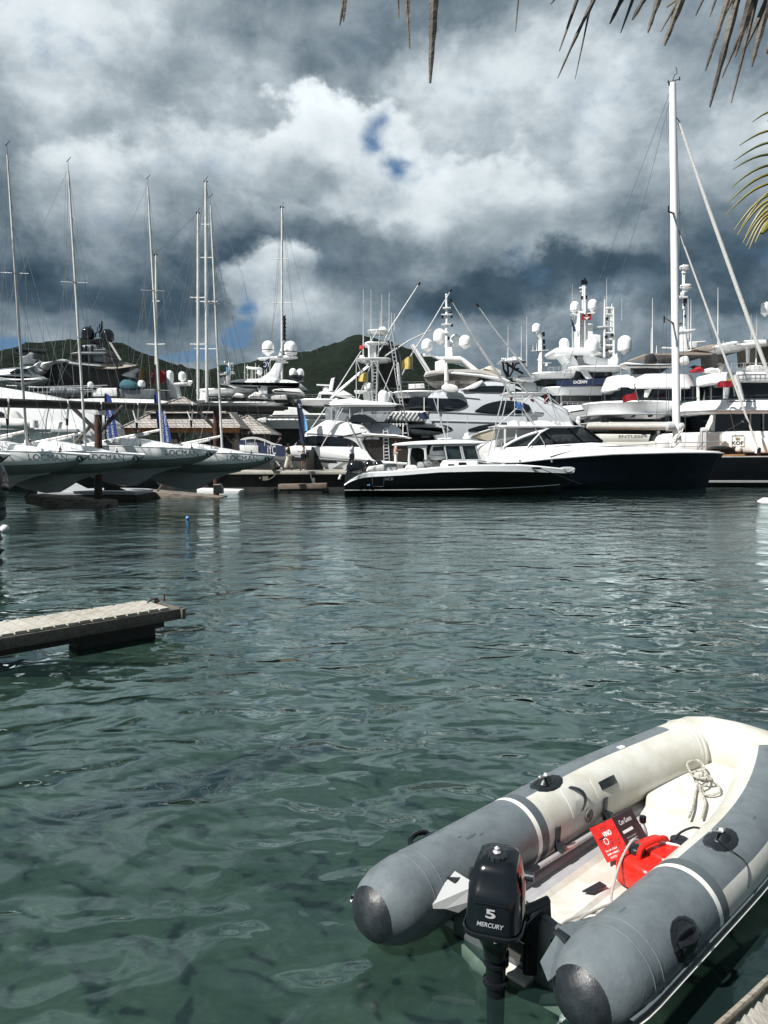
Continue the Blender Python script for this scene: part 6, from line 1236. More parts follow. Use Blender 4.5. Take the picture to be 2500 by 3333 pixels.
text('lettering', 'KOF', fr.pt(2401, 1442, -3.61), (1, 0, 0), UZ, 11 * fr.mpp(), INKB, kt, width=36 * fr.mpp(), bold=.03)
g = G(); g.pp(fr, [(2396, 1431), (2393, 1424), (2398, 1427), (2401, 1422), (2404, 1427), (2409, 1424), (2406, 1431)], -3.63, -3.59); ob('crown_emblem', g, mat('gold_brown', (.30, .20, .09), .5), kt)
g = G(); deckband(g, fr, 2384, 2740, 1104, 1118, 6, -2.4, rad=2, ib=.6, it=.2); g.pp(fr, [(2384, 1121), (2420, 1116), (2500, 1104), (2560, 1100), (2560, 1116), (2420, 1130)], -2.5, 2, .1); g.pp(fr, [(2434, 1122), (2444, 1122), (2440, 1180), (2436, 1180)], -1.6, -1.2, .04); ob('flybridge_top', g, WHT, ko)
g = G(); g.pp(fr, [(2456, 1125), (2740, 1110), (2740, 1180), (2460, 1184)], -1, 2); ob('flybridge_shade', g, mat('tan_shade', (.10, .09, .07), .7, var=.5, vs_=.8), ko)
g = G(); g.pp(fr, sm([(2434, 1205), (2440, 1190), (2480, 1188), (2490, 1200), (2490, 1208)], 2), -2.2, -1.4, .1); ob('deck_sofa', g, CANV, ko); g = G(); g.dome(fr, 2490, 982, 1024, 13, 0); ob('radome', g, WHT, ko, ang=60)
g = G(); g.pt(fr, [(2520, 1110), (2512, 1022)], .25); antenna(g, fr, 2445, 1110, 1022); antenna(g, fr, 2463, 1110, 1024); antenna(g, fr, 2480, 1110, 1029); g.pt(fr, [(2461, 1190), (2462, 1100)], .06, -2); ob('dome_mast', g, WHT2, ko)
rails(fr, [((2410, 1206, 2520, 1206), 24), ((2380, 1212, 2420, 1210), 28)], -2.9, ko, step=14); rails(fr, [((2300, 1299, 2520, 1292), 8)], -3.4, ko, m=BLK, mid=False, step=34)
g = G(); g.pp(fr, [(2422, 1290), (2440, 1288), (2441, 1296), (2424, 1298)], -3.7, -3.4); g.pt(fr, [(2396, 1220), (2420, 1308)], .14, -3.4); g.pt(fr, [(2372, 1307), (2460, 1306)], .04, -3.8); ob('deck_gear', g, BLK, ko)
g = G(); g.pt(fr, [(2395, 1220), (2408, 1270), (2418, 1308)], .18, -3.6); ob('boat_hook', g, WHT2, ko)
ff_ = thing('red_ensign', 'red ensign with a yellow corner beside the forestay at the right', 'flag', tuple(fr.pt(2380, 1262, -3.8))); g = G(); rows = []
for i in range(11):
    u = i / 10; x = 2386 - 50 * u; rows.append([fr.pt(x - 5 * (1 - u), 1231 + 16 * u + 3 * math.sin(6 * u), -4 + .15 * math.sin(9 * u)), fr.pt(x, 1257 + 6 * u + 2 * math.sin(5 * u), -4 + .15 * math.sin(9 * u + 1))])
g.grid(rows); g.grid([[p + Vector((0, .04, 0)) for p in r] for r in rows]); ob('flag_cloth', g, RED, ff_); g = G(); g.pp(fr, [(2370, 1234), (2380, 1230), (2382, 1238), (2372, 1240)], -4.25, -4.2); ob('flag_canton', g, YEL, ff_)
g = G(); g.pt(fr, [(2382, 1225), (2392, 1290)], .05, -4); ob('flag_staff', g, WIRE, ff_)
pg = thing('passerelle', 'upright white folded passerelle behind the bow rail', 'gangway', tuple(fr.pt(2290, 1466, -5))); g = G(); g.pp(fr, sm([(2280, 1466), (2281, 1400), (2286, 1392), (2300, 1392), (2303, 1400), (2301, 1466)], 2), -5, -4.8, .04); ob('panel', g, WHT2, pg); g = G(); g.tube([fr.pt(x, y, -5.02) for x, y in ((2284, 1460), (2285, 1402), (2299, 1402), (2298, 1460))], .03, 5); ob('panel_trim', g, LGREY, pg)
g = G(); g.pt(fr, [(2318, 1352), (2314, 1372), (2306, 1388), (2298, 1410)], [.1, .2, .2, .15], -4.6); wp_ = thing('furled_cloth', 'white cloth roll hanging above the folded passerelle', 'cloth', tuple(fr.pt(2306, 1400, -4.6))); ob('cloth_roll', g, CANV, wp_)
# ================================================================= BLACK SAILING YACHT
fr = Fr(55); sy = thing('black_sailing_yacht', 'black hulled sailing yacht with the tallest white mast and thick furled forestay', 'sailing yacht', tuple(fr.pt(2400, 1584)))
g = G(); rows = []
for i in range(40):
    u = i / 39; x = 2330 - 480 + (3000 - 1850) * u; bw = 2.1 * math.sin(math.pi * min(max(u * .96 + .02, 0), 1)) ** .6; yt = 1492 - 8 * u
    zt = fr.pt(2400, yt, -1).z; px = fr.pt(x, 1500, 0).x
    rows.append([Vector((px, 55 - bw, zt)), Vector((px, 55 - bw * .98, zt * .6)), Vector((px, 55 - bw * .9, .15)), Vector((px, 55 - bw * .5, -.5)), Vector((px, 55 + bw * .5, -.5)), Vector((px, 55 + bw * .98, zt * .6)), Vector((px, 55 + bw, zt))])
g.grid(rows, cap0=True, cap1=True); hl = ob('hull', g, BLKH, sy, ang=40)
g = G(); g.grid([[r[0] + UZ * .0, r[0] + UZ * .05 + Vector((0, .25, 0)), r[-1] + UZ * .05 - Vector((0, .25, 0)), r[-1]] for r in rows]); ob('deck', g, TEAK, sy)
for k in (1.25, 1.0):
    g = G(); g.tube([Vector((r[0].x, r[1].y - .02, .32 * k)) for r in rows[3:]], .018, 5); ob('boot_stripe', g, WHT2, hl)
g = G(); g.tube([r[0] + UZ * .03 for r in rows], .04, 6); ob('cap_rail', g, ALU, hl)
g = G(); a, b_ = fr.pt(2203, 1480), fr.pt(2189, 270); g.tube([a, a.lerp(b_, .5), a.lerp(b_, .85), b_], [.27, .265, .25, .22], 18); ms = ob('mast', g, WHT, sy)
g = G(); c = fr.pt(2203, 1445, -.1); g.lathe(c - UZ * .9, [(.45, 0), (.42, .5), (.34, 1.0), (.30, 1.5)], 12)
for a_ in range(7): g.tube(sm([tuple(c + Vector((.3 * math.cos(a_), -.28, 1.2 - .25 * a_))), tuple(c + Vector((.35 * math.cos(a_ + 1), -.34, .8 - .25 * a_))), tuple(c + Vector((.25 * math.cos(a_ + 2), -.36, .4 - .2 * a_)))], 3, False), .04, 5)
ob('rope_bundle', g, CANV, ms)
for y, w in ((688, 18), (1047, 32)):
    g = G(); g.pt(fr, [(2194 - w, y - 12 * (w > 20), -1), (2196, y + 8, 0), (2196 + w * .8, y + 6, 1)], [.05, .09, .05]); g.pt(fr, [(2194 - w, y - 18, -1), (2194 - w, y + 4, -1)], .05); ob('spreader', g, BLK, ms)
g = G(); g.pt(fr, [(2189, 270), (2191, 258), (2196, 244), (2204, 238), (2203, 226), (2200, 218)], .025); g.pt(fr, [(2178, 268), (2210, 258)], .03); g.pt(fr, [(2175, 262), (2176, 272)], .04); g.pt(fr, [(2212, 250), (2213, 262)], .04); g.dome(fr, 2180, 268, 280, 4); ob('wind_sensor', g, BLK, ms)
g = G(); g.pt(fr, [(2212, 402), (2300, 660), (2400, 940), (2560, 1380), (2600, 1480)], [.09, .12, .14, .14, .10], 0, 8); ob('furled_genoa', g, mat('furled_sail', (.62, .62, .60), .7, bump=1, bs=6), sy)
g = G(); g.pt(fr, [(2214, 765), (2300, 1000), (2400, 1275), (2470, 1468)], [.05, .075, .09, .06], 0, 8); ob('furled_staysail', g, mat('furled_sail', (.6, .6, .6), .7), sy)
g = G(); g.dome(fr, 2470, 1455, 1478, 6); g.pt(fr, [(2418, 1372), (2424, 1364), (2434, 1380)], .12); ob('furler_drum', g, BLK, sy)
g = G(); g.pt(fr, [(2190, 1389), (2100, 1389), (1911, 1388)], [.24, .23, .2], 0, 12); g.pt(fr, [(2190, 1380), (1915, 1381)], .13, 0, 8); bm_ = ob('boom', g, mat('boom_cover', (.52, .51, .47), .6, var=.15), sy)
g = G(); g.lathe(fr.pt(2180, 1388, -.2), [(.2, -.3), (.34, -.2), (.34, .2), (.2, .3)], 14, axis=(1, 0, 0)); g.lathe(fr.pt(2218, 1388, -.2), [(.15, -.2), (.26, -.1), (.26, .1), (.15, .2)], 14, axis=(1, 0, 0)); ob('gooseneck', g, LGREY, bm_)
g = G(); cube_stays(g, fr, [[(2186, 285), (2060, 620), (1880, 1100), (1800, 1330)], [(2190, 290), (2100, 640), (1960, 1080), (1900, 1400)], [(2186, 300), (2178, 690), (2170, 1040), (2168, 1420)], [(2198, 300), (2212, 690), (2222, 1047), (2232, 1440)], [(2205, 400), (2216, 430), (2212, 402)], [(2210, 760), (2320, 1110), (2400, 1440)], [(2180, 700), (2160, 1050), (2130, 1440)], [(2178, 1055), (2176, 1440)], [(2214, 690), (2320, 1100)], [(2418, 1372), (2350, 1410), (2280, 1465)]], .016); ob('standing_rigging', g, WIRE, sy)
g = G(); cube_stays(g, fr, [[(2196, 330), (2200, 380), (2216, 402)], [(2202, 740), (2210, 752), (2216, 768)]], .03)
ob('mast_track', g, BLK, ms)
g = G(); g.pp(fr, [(2346, 1475), (2360, 1462), (2400, 1455), (2420, 1462), (2420, 1478), (2350, 1480)], -1.2, -.4, .1); g.pp(fr, sm([(2310, 1462), (2340, 1450), (2380, 1455), (2384, 1464), (2320, 1468)], 2), -1.4, -.8, .1); ob('deck_gear', g, DARK, sy)
g = G(); g.dome(fr, 2404, 1452, 1470, 10, -1.5); ob('deck_fender', g, CREAM, sy); g = G(); g.pp(fr, [(2345, 1487), (2352, 1480), (2425, 1478), (2425, 1488)], -2.0, -1.8, .02); ob('toe_rail', g, TEAK, sy)
g = G(); g.pp(fr, [(2205, 1470), (2210, 1440), (2232, 1438), (2236, 1480), (2205, 1480)], -.6, .6, .15); g.pp(fr, [(2150, 1440), (2180, 1430), (2186, 1470), (2150, 1470)], -.6, .6, .15); ob('deckhouse', g, WHT2, sy)
# ================================================================= WHITE SPORTFISHER WITH TUNA TOWER
fr = Fr(54); sf = thing('sportfishing_boat', 'white sportfishing boat with a tall aluminium tuna tower at the quay', 'sportfishing boat', tuple(fr.pt(1120, 1580)))
g = G(); rows = []
for i in range(30):
    u = i / 29; x = 880 + 430 * u; bw = 2.5 * (min(u * 1.6 + .05, 1)) ** .6; yt = 1494 + 8 * min(u * 4, 1) if u < .25 else 1502 + 4 * u
    zt = fr.pt(x, 1440 + 60 * min(1, u * 1.1), -bw).z if False else fr.pt(x, 1500 + 6 * u, -bw).z; px = fr.pt(x, 1500, 0).x
    rows.append([Vector((px, 54 - bw, zt)), Vector((px, 54 - bw * .93, zt * .5)), Vector((px, 54 - bw * .82, -.1)), Vector((px, 54, -.6)), Vector((px, 54 + bw * .82, -.1)), Vector((px, 54 + bw, zt))])
g.grid(rows, cap0=True, cap1=True); hl = ob('hull', g, mat('pale_grey_hull', (.50, .53, .54), .28, coat=.4, var=.05), sf)
g = G(); g.pp(fr, [(880, 1470), (958, 1450), (1010, 1452), (1168, 1455), (1196, 1470), (1211, 1492), (1228, 1504), (1150, 1500), (1018, 1488), (958, 1484), (880, 1490)], -2.4, 2.4, .15); g.pp(fr, [(1225, 1498), (1326, 1506), (1326, 1514), (1225, 1510)], -2.5, -2.2, .05); ob('topsides', g, WHT, sf, ang=25)
g = G(); g.pp(fr, sm([(958, 1484), (1018, 1488), (1150, 1500), (1228, 1505), (1326, 1510)], 2, False) + [(1326, 1513), (1228, 1508), (1018, 1492), (958, 1487)], -2.56, -2.5); ob('rub_rail', g, LGREY, sf)
g = G(); g.pp(fr, [(1018, 1493), (1099, 1502), (1098, 1509), (1018, 1505)], -2.57, -2.45); vt = ob('engine_vent', g, LGREY, sf); g = G()
for k in range(4): g.pt(fr, [(1021, 1495.5 + k * 2.6), (1096, 1503 + k * 1.4)], .03, -2.6)
ob('vent_slats', g, BLK, vt)
g = G(); g.pp(fr, sm([(993, 1408), (1028, 1386), (1063, 1366), (1100, 1368), (1170, 1377), (1192, 1390), (1208, 1410)], 2, False) + [(1186, 1425), (1180, 1436), (1196, 1470), (1211, 1495), (1150, 1495), (1050, 1470), (960, 1455), (958, 1446), (990, 1415)], -2.2, 2.2, .3); ob('cabin', g, WHT, sf, ang=25)
g = G(); g.pp(fr, [(993, 1409), (1208, 1424), (1208, 1426), (993, 1411)], -2.23, -2.18); ob('cabin_trim', g, WIRE, sf)
g = G(); g.pp(fr, sm([(990, 1421), (1050, 1419), (1116, 1424), (1148, 1434), (1165, 1448), (1164, 1457), (1100, 1457), (1022, 1453), (975, 1450), (960, 1448)], 2), -2.24, -2.1, .03); ob('window', g, GLS, sf)
g = G(); g.pp(fr, sm([(1184, 1432), (1230, 1430), (1320, 1418), (1330, 1430), (1330, 1500), (1240, 1500), (1212, 1484), (1196, 1462)], 2, True), -1.9, 2.2); ob('cockpit_interior', g, mat('brown_cockpit', (.03, .018, .012), .5, c2=(.012, .012, .012), vs_=1.2), sf)
g = G(); g.pp(fr, sm([(1180, 1408), (1230, 1412), (1290, 1414), (1337, 1424), (1334, 1428), (1280, 1424), (1210, 1420), (1182, 1418)], 2), -2.3, 2.3, .1); ob('cockpit_overhang', g, WHT, sf)
g = G(); g.pp(fr, sm([(1208, 1380), (1260, 1378), (1290, 1386), (1310, 1412), (1208, 1410)], 2), -1.8, 1.8); ob('flybridge_side', g, mat('slate_grey', (.10, .12, .14), .4), sf)
g = G(); g.pp(fr, sm([(1140, 1362), (1152, 1350), (1190, 1350), (1228, 1372), (1228, 1378), (1142, 1372)], 2), -2.2, 1.6); ob('bridge_window', g, GLS, sf)
CLR = bpy.data.materials.new('clear_curtain'); CLR.use_nodes = True; b = CLR.node_tree.nodes['Principled BSDF']; b.inputs['Base Color'].default_value = (.35, .38, .40, 1); b.inputs['Alpha'].default_value = .55; b.inputs['Roughness'].default_value = .15
g = G(); g.pp(fr, [(1056, 1324), (1290, 1328), (1250, 1372), (1170, 1374), (1060, 1366)], -2.0, -1.97); ob('clear_curtain', g, CLR, sf)
g = G(); g.slab(fr, 1053, 1312, 1314, 1324, 4.4, 1.2, -2.3, .1); g.pp(fr, sm([(1075, 1316), (1100, 1300), (1160, 1296), (1190, 1306), (1240, 1306), (1300, 1316)], 2), -1.6, 1.4, .3); ob('hardtop', g, WHT, sf)
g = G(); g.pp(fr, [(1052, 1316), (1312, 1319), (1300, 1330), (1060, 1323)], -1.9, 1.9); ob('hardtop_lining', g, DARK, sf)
for x, y0, y1, r_, dd in ((1200, 1245, 1270, 16, -.5), (1248, 1270, 1312, 18, -1), (1095, 1296, 1312, 8, -1.4), (1145, 1296, 1310, 11, -1.2)): g = G(); g.dome(fr, x, y0, y1, r_, dd); ob('radome', g, WHT, sf, ang=60)
g = G(); g.pp(fr, [(1153, 1270), (1222, 1270), (1222, 1275), (1153, 1275)], -1, 1, .03); g.pp(fr, [(1180, 1275), (1208, 1275), (1204, 1312), (1186, 1312)], -.6, .6, .05); ob('dome_stand', g, WHT2, sf)
g = G(); T = lambda p, r=.05, d=0.: g.pt(fr, p, r * .72, d, 6)
for d in (-1.2, 1.0):
    T([(1277, 1080), (1298, 1220), (1321, 1372), (1330, 1430)], .05, d); T([(1236, 1080), (1228, 1200), (1220, 1394), (1216, 1420)], .05, d); T([(1211, 1163), (1211, 1498)], .055, d); T([(1267, 1090), (1290, 1240), (1312, 1372)], .04, d)
    T([(1160, 1170), (1160, 1300)], .05, d); T([(1160, 1170), (1206, 1300)], .045, d); T([(1212, 1175), (1188, 1240), (1165, 1300)], .045, d); T([(1220, 1180), (1300, 1340)], .045, d); T([(1285, 1180), (1230, 1320)], .045, d); T([(1213, 1180), (1262, 1100), (1228, 1075)], .035, d)
    T([(1208, 1110), (1228, 1076)], .04, d); T([(1262, 1110), (1276, 1078)], .04, d)
T([(1116, 1329), (1080, 1395), (1034, 1475)], .05, -2.3); T([(1108, 1324), (1085, 1375), (1070, 1398)], .035, -2.3); T([(1060, 1326), (1012, 1396)], .05, -2); T([(1130, 1366), (1165, 1440), (1192, 1490)], .05, -2.3); T([(1068, 1328), (1108, 1372)], .04, -2); T([(1179, 1378), (1172, 1394), (1184, 1388)], .03, -2.2)
for x in (1079, 1139, 1179): T([(x, 1328), (x, 1368)], .055, -2.1)
tt = ob('tuna_tower', g, ALU, sf)
g = G()
for y in range(1180, 1394, 11): k = (y - 1180) / 214; g.pt(fr, [(1214 + 2 * k, y), (1234 - 12 * k, y)], .035, -.9)
g.pt(fr, [(1233, 1178), (1221, 1394)], .04, -.9); g.pt(fr, [(1214, 1178), (1214, 1394)], .04, -.9)
for y in range(1110, 1370, 13): k = (y - 1110) / 260; g.pt(fr, [(1270 + 40 * k, y), (1284 + 36 * k, y)], .03, -1)
ob('tower_ladder', g, ALU, tt)
g = G()
for y in range(1405, 1496, 11): g.pt(fr, [(1249, y), (1264, y - 1)], .04, -1.95)
g.pt(fr, [(1248, 1398), (1250, 1500)], .045, -1.95); g.pt(fr, [(1262, 1398), (1268, 1500)], .045, -1.95); ob('cockpit_ladder', g, ALU, sf)
g = G(); g.slab(fr, 1195, 1272, 1071, 1078, 2.4, .6, -1.2, .2); g.pp(fr, sm([(1232, 1071), (1240, 1064), (1252, 1063), (1256, 1071)], 2), -.4, .4, .05); g.slab(fr, 1186, 1266, 1112, 1120, 2.2, .5, -1.2, .1); g.pp(fr, sm([(1186, 1124), (1192, 1112), (1215, 1110), (1218, 1120), (1206, 1128), (1206, 1160), (1198, 1160), (1198, 1128)], 2), -1, .2, .08); g.pp(fr, [(1206, 1122), (1226, 1122), (1224, 1162), (1206, 1162)], -.8, .4, .04)
g.slab(fr, 1160, 1274, 1163, 1172, 2.6, .6, -1.3, .2); g.pp(fr, [(1189, 1172), (1204, 1172), (1202, 1184), (1190, 1184)], -1, 0, .1); g.dome(fr, 1178, 1156, 1164, 9, -.9); ob('tower_platform', g, WHT, tt)
g = G(); g.pp(fr, [(1226, 1122), (1262, 1124), (1262, 1150), (1226, 1156)], -.6, .6); g.pp(fr, [(1232, 1184), (1290, 1180), (1296, 1262), (1236, 1262)], 1.2, 1.9); ob('console_back', g, DARK, tt)
g = G()
for x, y0 in ((1183, 945), (1208, 943), (1243, 957), (1267, 953), (1238, 1013), (1275, 1018), (1284, 1020)):
    yb = 1112 if x < 1220 else 1072; g.pt(fr, [(x, y0), (x, (y0 + yb) / 2 + 20)], [.025, .04], 0, 5); g.pt(fr, [(x, (y0 + yb) / 2 + 20), (x - 1, yb + (50 if x < 1200 else 5))], .05, 0, 5)
ob('whip_antennas', g, LGREY, sf)
g = G()
for p in ([(1367, 919), (1303, 1018), (1271, 1068), (1236, 1140)], [(1404, 1074), (1330, 1110), (1252, 1160)], [(1470, 941), (1400, 1060), (1340, 1153), (1308, 1222)], [(1337, 1120), (1362, 1162), (1394, 1210)], [(1466, 973), (1520, 1064), (1600, 1182), (1640, 1246)], [(1208, 1187), (1140, 1243), (1078, 1297)], [(1179, 1137), (1100, 1262), (1072, 1302)], [(1211, 1178), (1150, 1230), (1085, 1285)]):
    g.pt(fr, p, [.03] + [.05] * (len(p) - 1), -1.0, 6)
ob('outrigger_poles', g, ALU, sf)
g = G()
for x, y, dx in ((1367, 919, -5), (1470, 941, -6), (1466, 973, 5)): g.pt(fr, [(x, y), (x + dx, y + 10)], .07, -1.0)
ob('pole_tip', g, BLK, sf)
for k, P, lab in ((0, [(1307, 1174), (1322, 1162), (1341, 1156), (1343, 1200), (1325, 1200), (1308, 1202)], 'larger yellow flag hoisted on the outrigger halyard'), (1, [(1168, 1222), (1184, 1214), (1198, 1208), (1196, 1243), (1180, 1240), (1166, 1241)], 'smaller yellow flag hanging left of the tower ladder')):
    ff_ = thing('yellow_flag', lab, 'flag', tuple(fr.pt(P[4][0], P[4][1], -1.4)), 'yellow flags on the sportfishing boat'); g = G(); a, b_, c, d_ = P[0], P[2], P[3], P[5]; rows = []
    for i in range(9):
        u = i / 8; w = .12 * math.sin(7 * u + k); rows.append([fr.pt(a[0] + (b_[0] - a[0]) * u, a[1] + (b_[1] - a[1]) * u + 2 * math.sin(8 * u), -1.4 + w), fr.pt((a[0] + d_[0]) / 2 + ((b_[0] + c[0]) / 2 - (a[0] + d_[0]) / 2) * u, (a[1] + d_[1]) / 2 + ((b_[1] + c[1]) / 2 - (a[1] + d_[1]) / 2) * u, -1.4 + w * 1.6), fr.pt(d_[0] + (c[0] - d_[0]) * u, d_[1] + (c[1] - d_[1]) * u, -1.4 + w)])
    g.grid(rows); g.grid([[p + Vector((0, .03, 0)) for p in r] for r in rows]); ob('flag_cloth', g, YEL, ff_); g = G(); g.pt(fr, [(b_[0] + 1, b_[1] - 14), (c[0] + 1, c[1] + 6)], .02, -1.4); ob('halyard', g, WIRE, ff_)
ff_ = thing('red_flag', 'tiny bright red flag on the left side of the tower top', 'flag', tuple(fr.pt(1176, 1136, -1))); g = G(); g.pp(fr, [(1170, 1125), (1177, 1123), (1184, 1126), (1184, 1137), (1176, 1135), (1170, 1137)], -1.1, -1.05); ob('flag_cloth', g, mat('bright_red', (.7, .06, .06), .6), ff_)
# ================================================================= EXPRESS BOAT, NAVY HULL
fr = Fr(50); ex = thing('express_fishing_boat', 'navy hulled express fishing boat with white cabin and open tower', 'sportfishing boat', tuple(fr.pt(1950, 1582)))
g = G(); rows = []; ST = [(1585, 1508), (1690, 1506), (1785, 1495), (1896, 1486), (2000, 1479), (2211, 1474), (2319, 1474), (2352, 1476)]
NS = 46
for i in range(NS):
    u = i / (NS - 1); x = 1585 + 770 * u; bw = 2.4 if u < .45 else 2.4 * max(1 - ((u - .45) / .55) ** 2.1, .005); yt = interp2(ST, x); zt = fr.pt(x, yt, -bw).z
    k = 1 if u < .7 else 1 - ((u - .7) / .3) ** 1.6 * .55; px = fr.pt(x, 1500, -bw).x; wl = max(bw * (.9 - .35 * u), .004); xo = -1.15 * u ** 5
    rows.append([Vector((px, 50 - bw, zt)), Vector((px + xo * .35, 50 - bw * (.97 - .14 * u), zt * .66)), Vector((px + xo * .7, 50 - wl * 1.06, zt * .3)), Vector((px + xo, 50 - wl, -.02)), Vector((px + xo * 1.2, 50 - wl * .5, -.6)), Vector((px + xo * 1.2, 50 + wl * .5, -.6)), Vector((px + xo, 50 + wl, -.02)), Vector((px, 50 + bw, zt))])
g.grid(rows, cap0=True, cap1=True); hl = ob('hull', g, NAVYH, ex, ang=50)
g = G(); g.tube([r[0] + Vector((0, -.01, .0)) for r in rows], .045, 8); ob('rub_rail', g, ALU, hl)
g = G(); rr = []
CB_ = [(1585, 1500), (1595, 1482), (1612, 1468), (1642, 1454), (1700, 1450), (1848, 1443), (1927, 1438), (1960, 1440), (2000, 1446), (2077, 1451), (2211, 1458), (2346, 1470), (2352, 1474)]
for i, r in enumerate(rows):
    u = i / (NS - 1); x = 1585 + 770 * u; bw = 50 - r[0].y; zc = fr.pt(x, interp2(CB_, x), -bw * .85).z; z0 = r[0].z
    rr.append([r[0] + UZ * .01, Vector((r[0].x, 50 - bw * .96, z0 + (zc - z0) * .45)), Vector((r[0].x, 50 - bw * .85, zc - .04 * (bw > .5))), Vector((r[0].x, 50 - bw * .7, zc)), Vector((r[0].x, 50 + bw * .7, zc)), Vector((r[0].x, 50 + bw * .96, z0 + (zc - z0) * .45)), r[7] + UZ * .01])
g.grid(rr, cap0=True, cap1=True); ob('white_topsides', g, WHT, ex, ang=30)
g = G(); GP = sm([(1640, 1456), (1668, 1440), (1703, 1424), (1740, 1411), (1785, 1396)], 2, False) + [(1850, 1390), (1904, 1391), (1930, 1410), (1962, 1437), (1927, 1437), (1848, 1442), (1740, 1450)]
g.pp(fr, GP, -1.95, 1.8); ob('windshield_glass', g, mat('grey_green_glass', (.05, .06, .062), .06, var=.8, vs_=1.2), ex)
g = G(); g.tube(sm([tuple(fr.pt(x, y, -2.0)) for x, y in ((1638, 1456), (1668, 1438), (1703, 1422), (1740, 1409), (1787, 1393))], 4, False), .09, 8); g.pt(fr, [(1787, 1393), (1760, 1408), (1722, 1448), (1712, 1466), (1718, 1468), (1732, 1452)], .05, -2.1); ob('windshield_frame', g, WHT, ex)
g = G()
for p in ([(1766, 1406), (1810, 1443)], [(1775, 1404), (1790, 1420), (1800, 1442)], [(1848, 1391), (1905, 1446)], [(1902, 1391), (1962, 1437)], [(1640, 1457), (1848, 1443), (1962, 1438)]): g.pt(fr, p, .06, -2.0)
ob('window_mullion', g, BLK, ex)
g = G(); g.pp(fr, sm([(1808, 1438), (1812, 1428), (1824, 1430), (1826, 1442)], 2), -2.0, -1.9, .04); g.pp(fr, sm([(1830, 1438), (1834, 1426), (1844, 1427), (1848, 1440)], 2), -2.0, -1.9, .04); ob('helm_seat', g, DARK, ex)
g = G(); g.slab(fr, 1609, 1920, 1385, 1393, 4.4, 1.4, -2.2, .1); g.pp(fr, sm([(1680, 1388), (1690, 1374), (1740, 1368), (1800, 1370), (1840, 1374), (1870, 1388)], 2), -1.4, 1.2, .3); g.pp(fr, [(1658, 1372), (1684, 1366), (1688, 1386), (1660, 1388)], -1.6, -.6, .1); g.dome(fr, 1882, 1356, 1378, 7, -.6); ob('hardtop', g, WHT, ex)
g = G(); g.pp(fr, [(1720, 1344), (1756, 1346), (1750, 1368), (1728, 1368)], -.8, .6, .15); g.pt(fr, [(1705, 1350), (1740, 1346), (1770, 1349)], .12, -.8); ob('searchlight_mount', g, LGREY, ex)
g = G(); g.pp(fr, [(1612, 1394), (1800, 1396), (1780, 1402), (1700, 1424), (1640, 1456), (1612, 1456)], 1.4, 1.5); ob('rear_curtain', g, CLR, ex)
for x in (1642, 1678): g = G(); g.pp(fr, [(x, 1396), (x + 5, 1396), (x + 4, 1452 - (x - 1642) * .4), (x, 1452 - (x - 1642) * .4)], -1.9, -1.7); ob('hardtop_post', g, WHT2, ex)
g = G(); T = lambda p, r=.05, d=0.: g.pt(fr, p, r * .72, d, 7)
for d in (-1.6, 1.3):
    T([(1587, 1490), (1612, 1388), (1649, 1243)], .055, d); T([(1608, 1466), (1632, 1370), (1661, 1242)], .045, d); T([(1671, 1229), (1736, 1298), (1804, 1368), (1880, 1450)], .06, d); T([(1617, 1388), (1670, 1340), (1728, 1286)], .05, d); T([(1728, 1286), (1830, 1336), (1900, 1394)], .045, d)
    T([(1676, 1244), (1675, 1368)], .04, d); T([(1702, 1282), (1700, 1370)], .04, d); T([(1782, 1264), (1813, 1372)], .05, d); T([(1780, 1280), (1830, 1370)], .04, d); T([(1735, 1345), (1788, 1290)], .04, d); T([(1665, 1283), (1745, 1386)], .04, d)
    T([(1649, 1243), (1700, 1250)], .045, d); T([(1642, 1282), (1785, 1278)], .06, d)
T([(1787, 1291), (1885, 1368)], .045, -1.6); T([(1850, 1391), (1912, 1444)], .06, -1.9); T([(1904, 1394), (1972, 1441)], .07, -1.7); T([(1700, 1325), (1770, 1440), (1788, 1490)], .045, -2.1); T([(1642, 1454), (1626, 1500), (1622, 1500), (1634, 1440)], .03, -2.1)
for y in range(1300, 1368, 16): T([(1676, y), (1701, y + 1)], .035, 0)
tw = ob('tower_frame', g, ALU, ex)
g = G(); g.slab(fr, 1642, 1788, 1276, 1284, 3.2, .8, -1.6, .2); g.slab(fr, 1633, 1718, 1170, 1178, 3.0, .8, -1.5, .4); g.pp(fr, sm([(1682, 1232), (1684, 1222), (1700, 1215), (1735, 1216), (1742, 1224), (1740, 1236), (1720, 1242)], 2), -.9, .6, .15); g.pp(fr, sm([(1655, 1170), (1668, 1161), (1690, 1162), (1700, 1170)], 2), -.5, .5, .05); ob('tower_platform', g, WHT, tw)
for x in (1635, 1640, 1646): g = G(); g.dome(fr, x, 1165, 1172, 3, -1.2); ob('floodlight', g, WHT2, tw)
g = G()
for d in (-1.2, 1.0):
    for p in ([(1636, 1178), (1640, 1205), (1652, 1228)], [(1638, 1200), (1660, 1225), (1680, 1184), (1712, 1178)], [(1645, 1180), (1680, 1205), (1704, 1216)], [(1652, 1180), (1655, 1228)], [(1670, 1180), (1668, 1200), (1690, 1200)]): g.pt(fr, p, .07, d, 6)
ob('crows_nest_frame', g, BLK, tw)
g = G(); g.pp(fr, [(1655, 1255), (1664, 1250), (1676, 1250), (1676, 1272), (1658, 1272)], -.6, .4, .05); g.pp(fr, [(1706, 1246), (1745, 1246), (1750, 1274), (1706, 1274)], -.5, .5, .05); g.pp(fr, [(1748, 1255), (1782, 1262), (1780, 1276), (1750, 1276)], -.5, .5, .1); ob('tower_console', g, LGREY, tw)
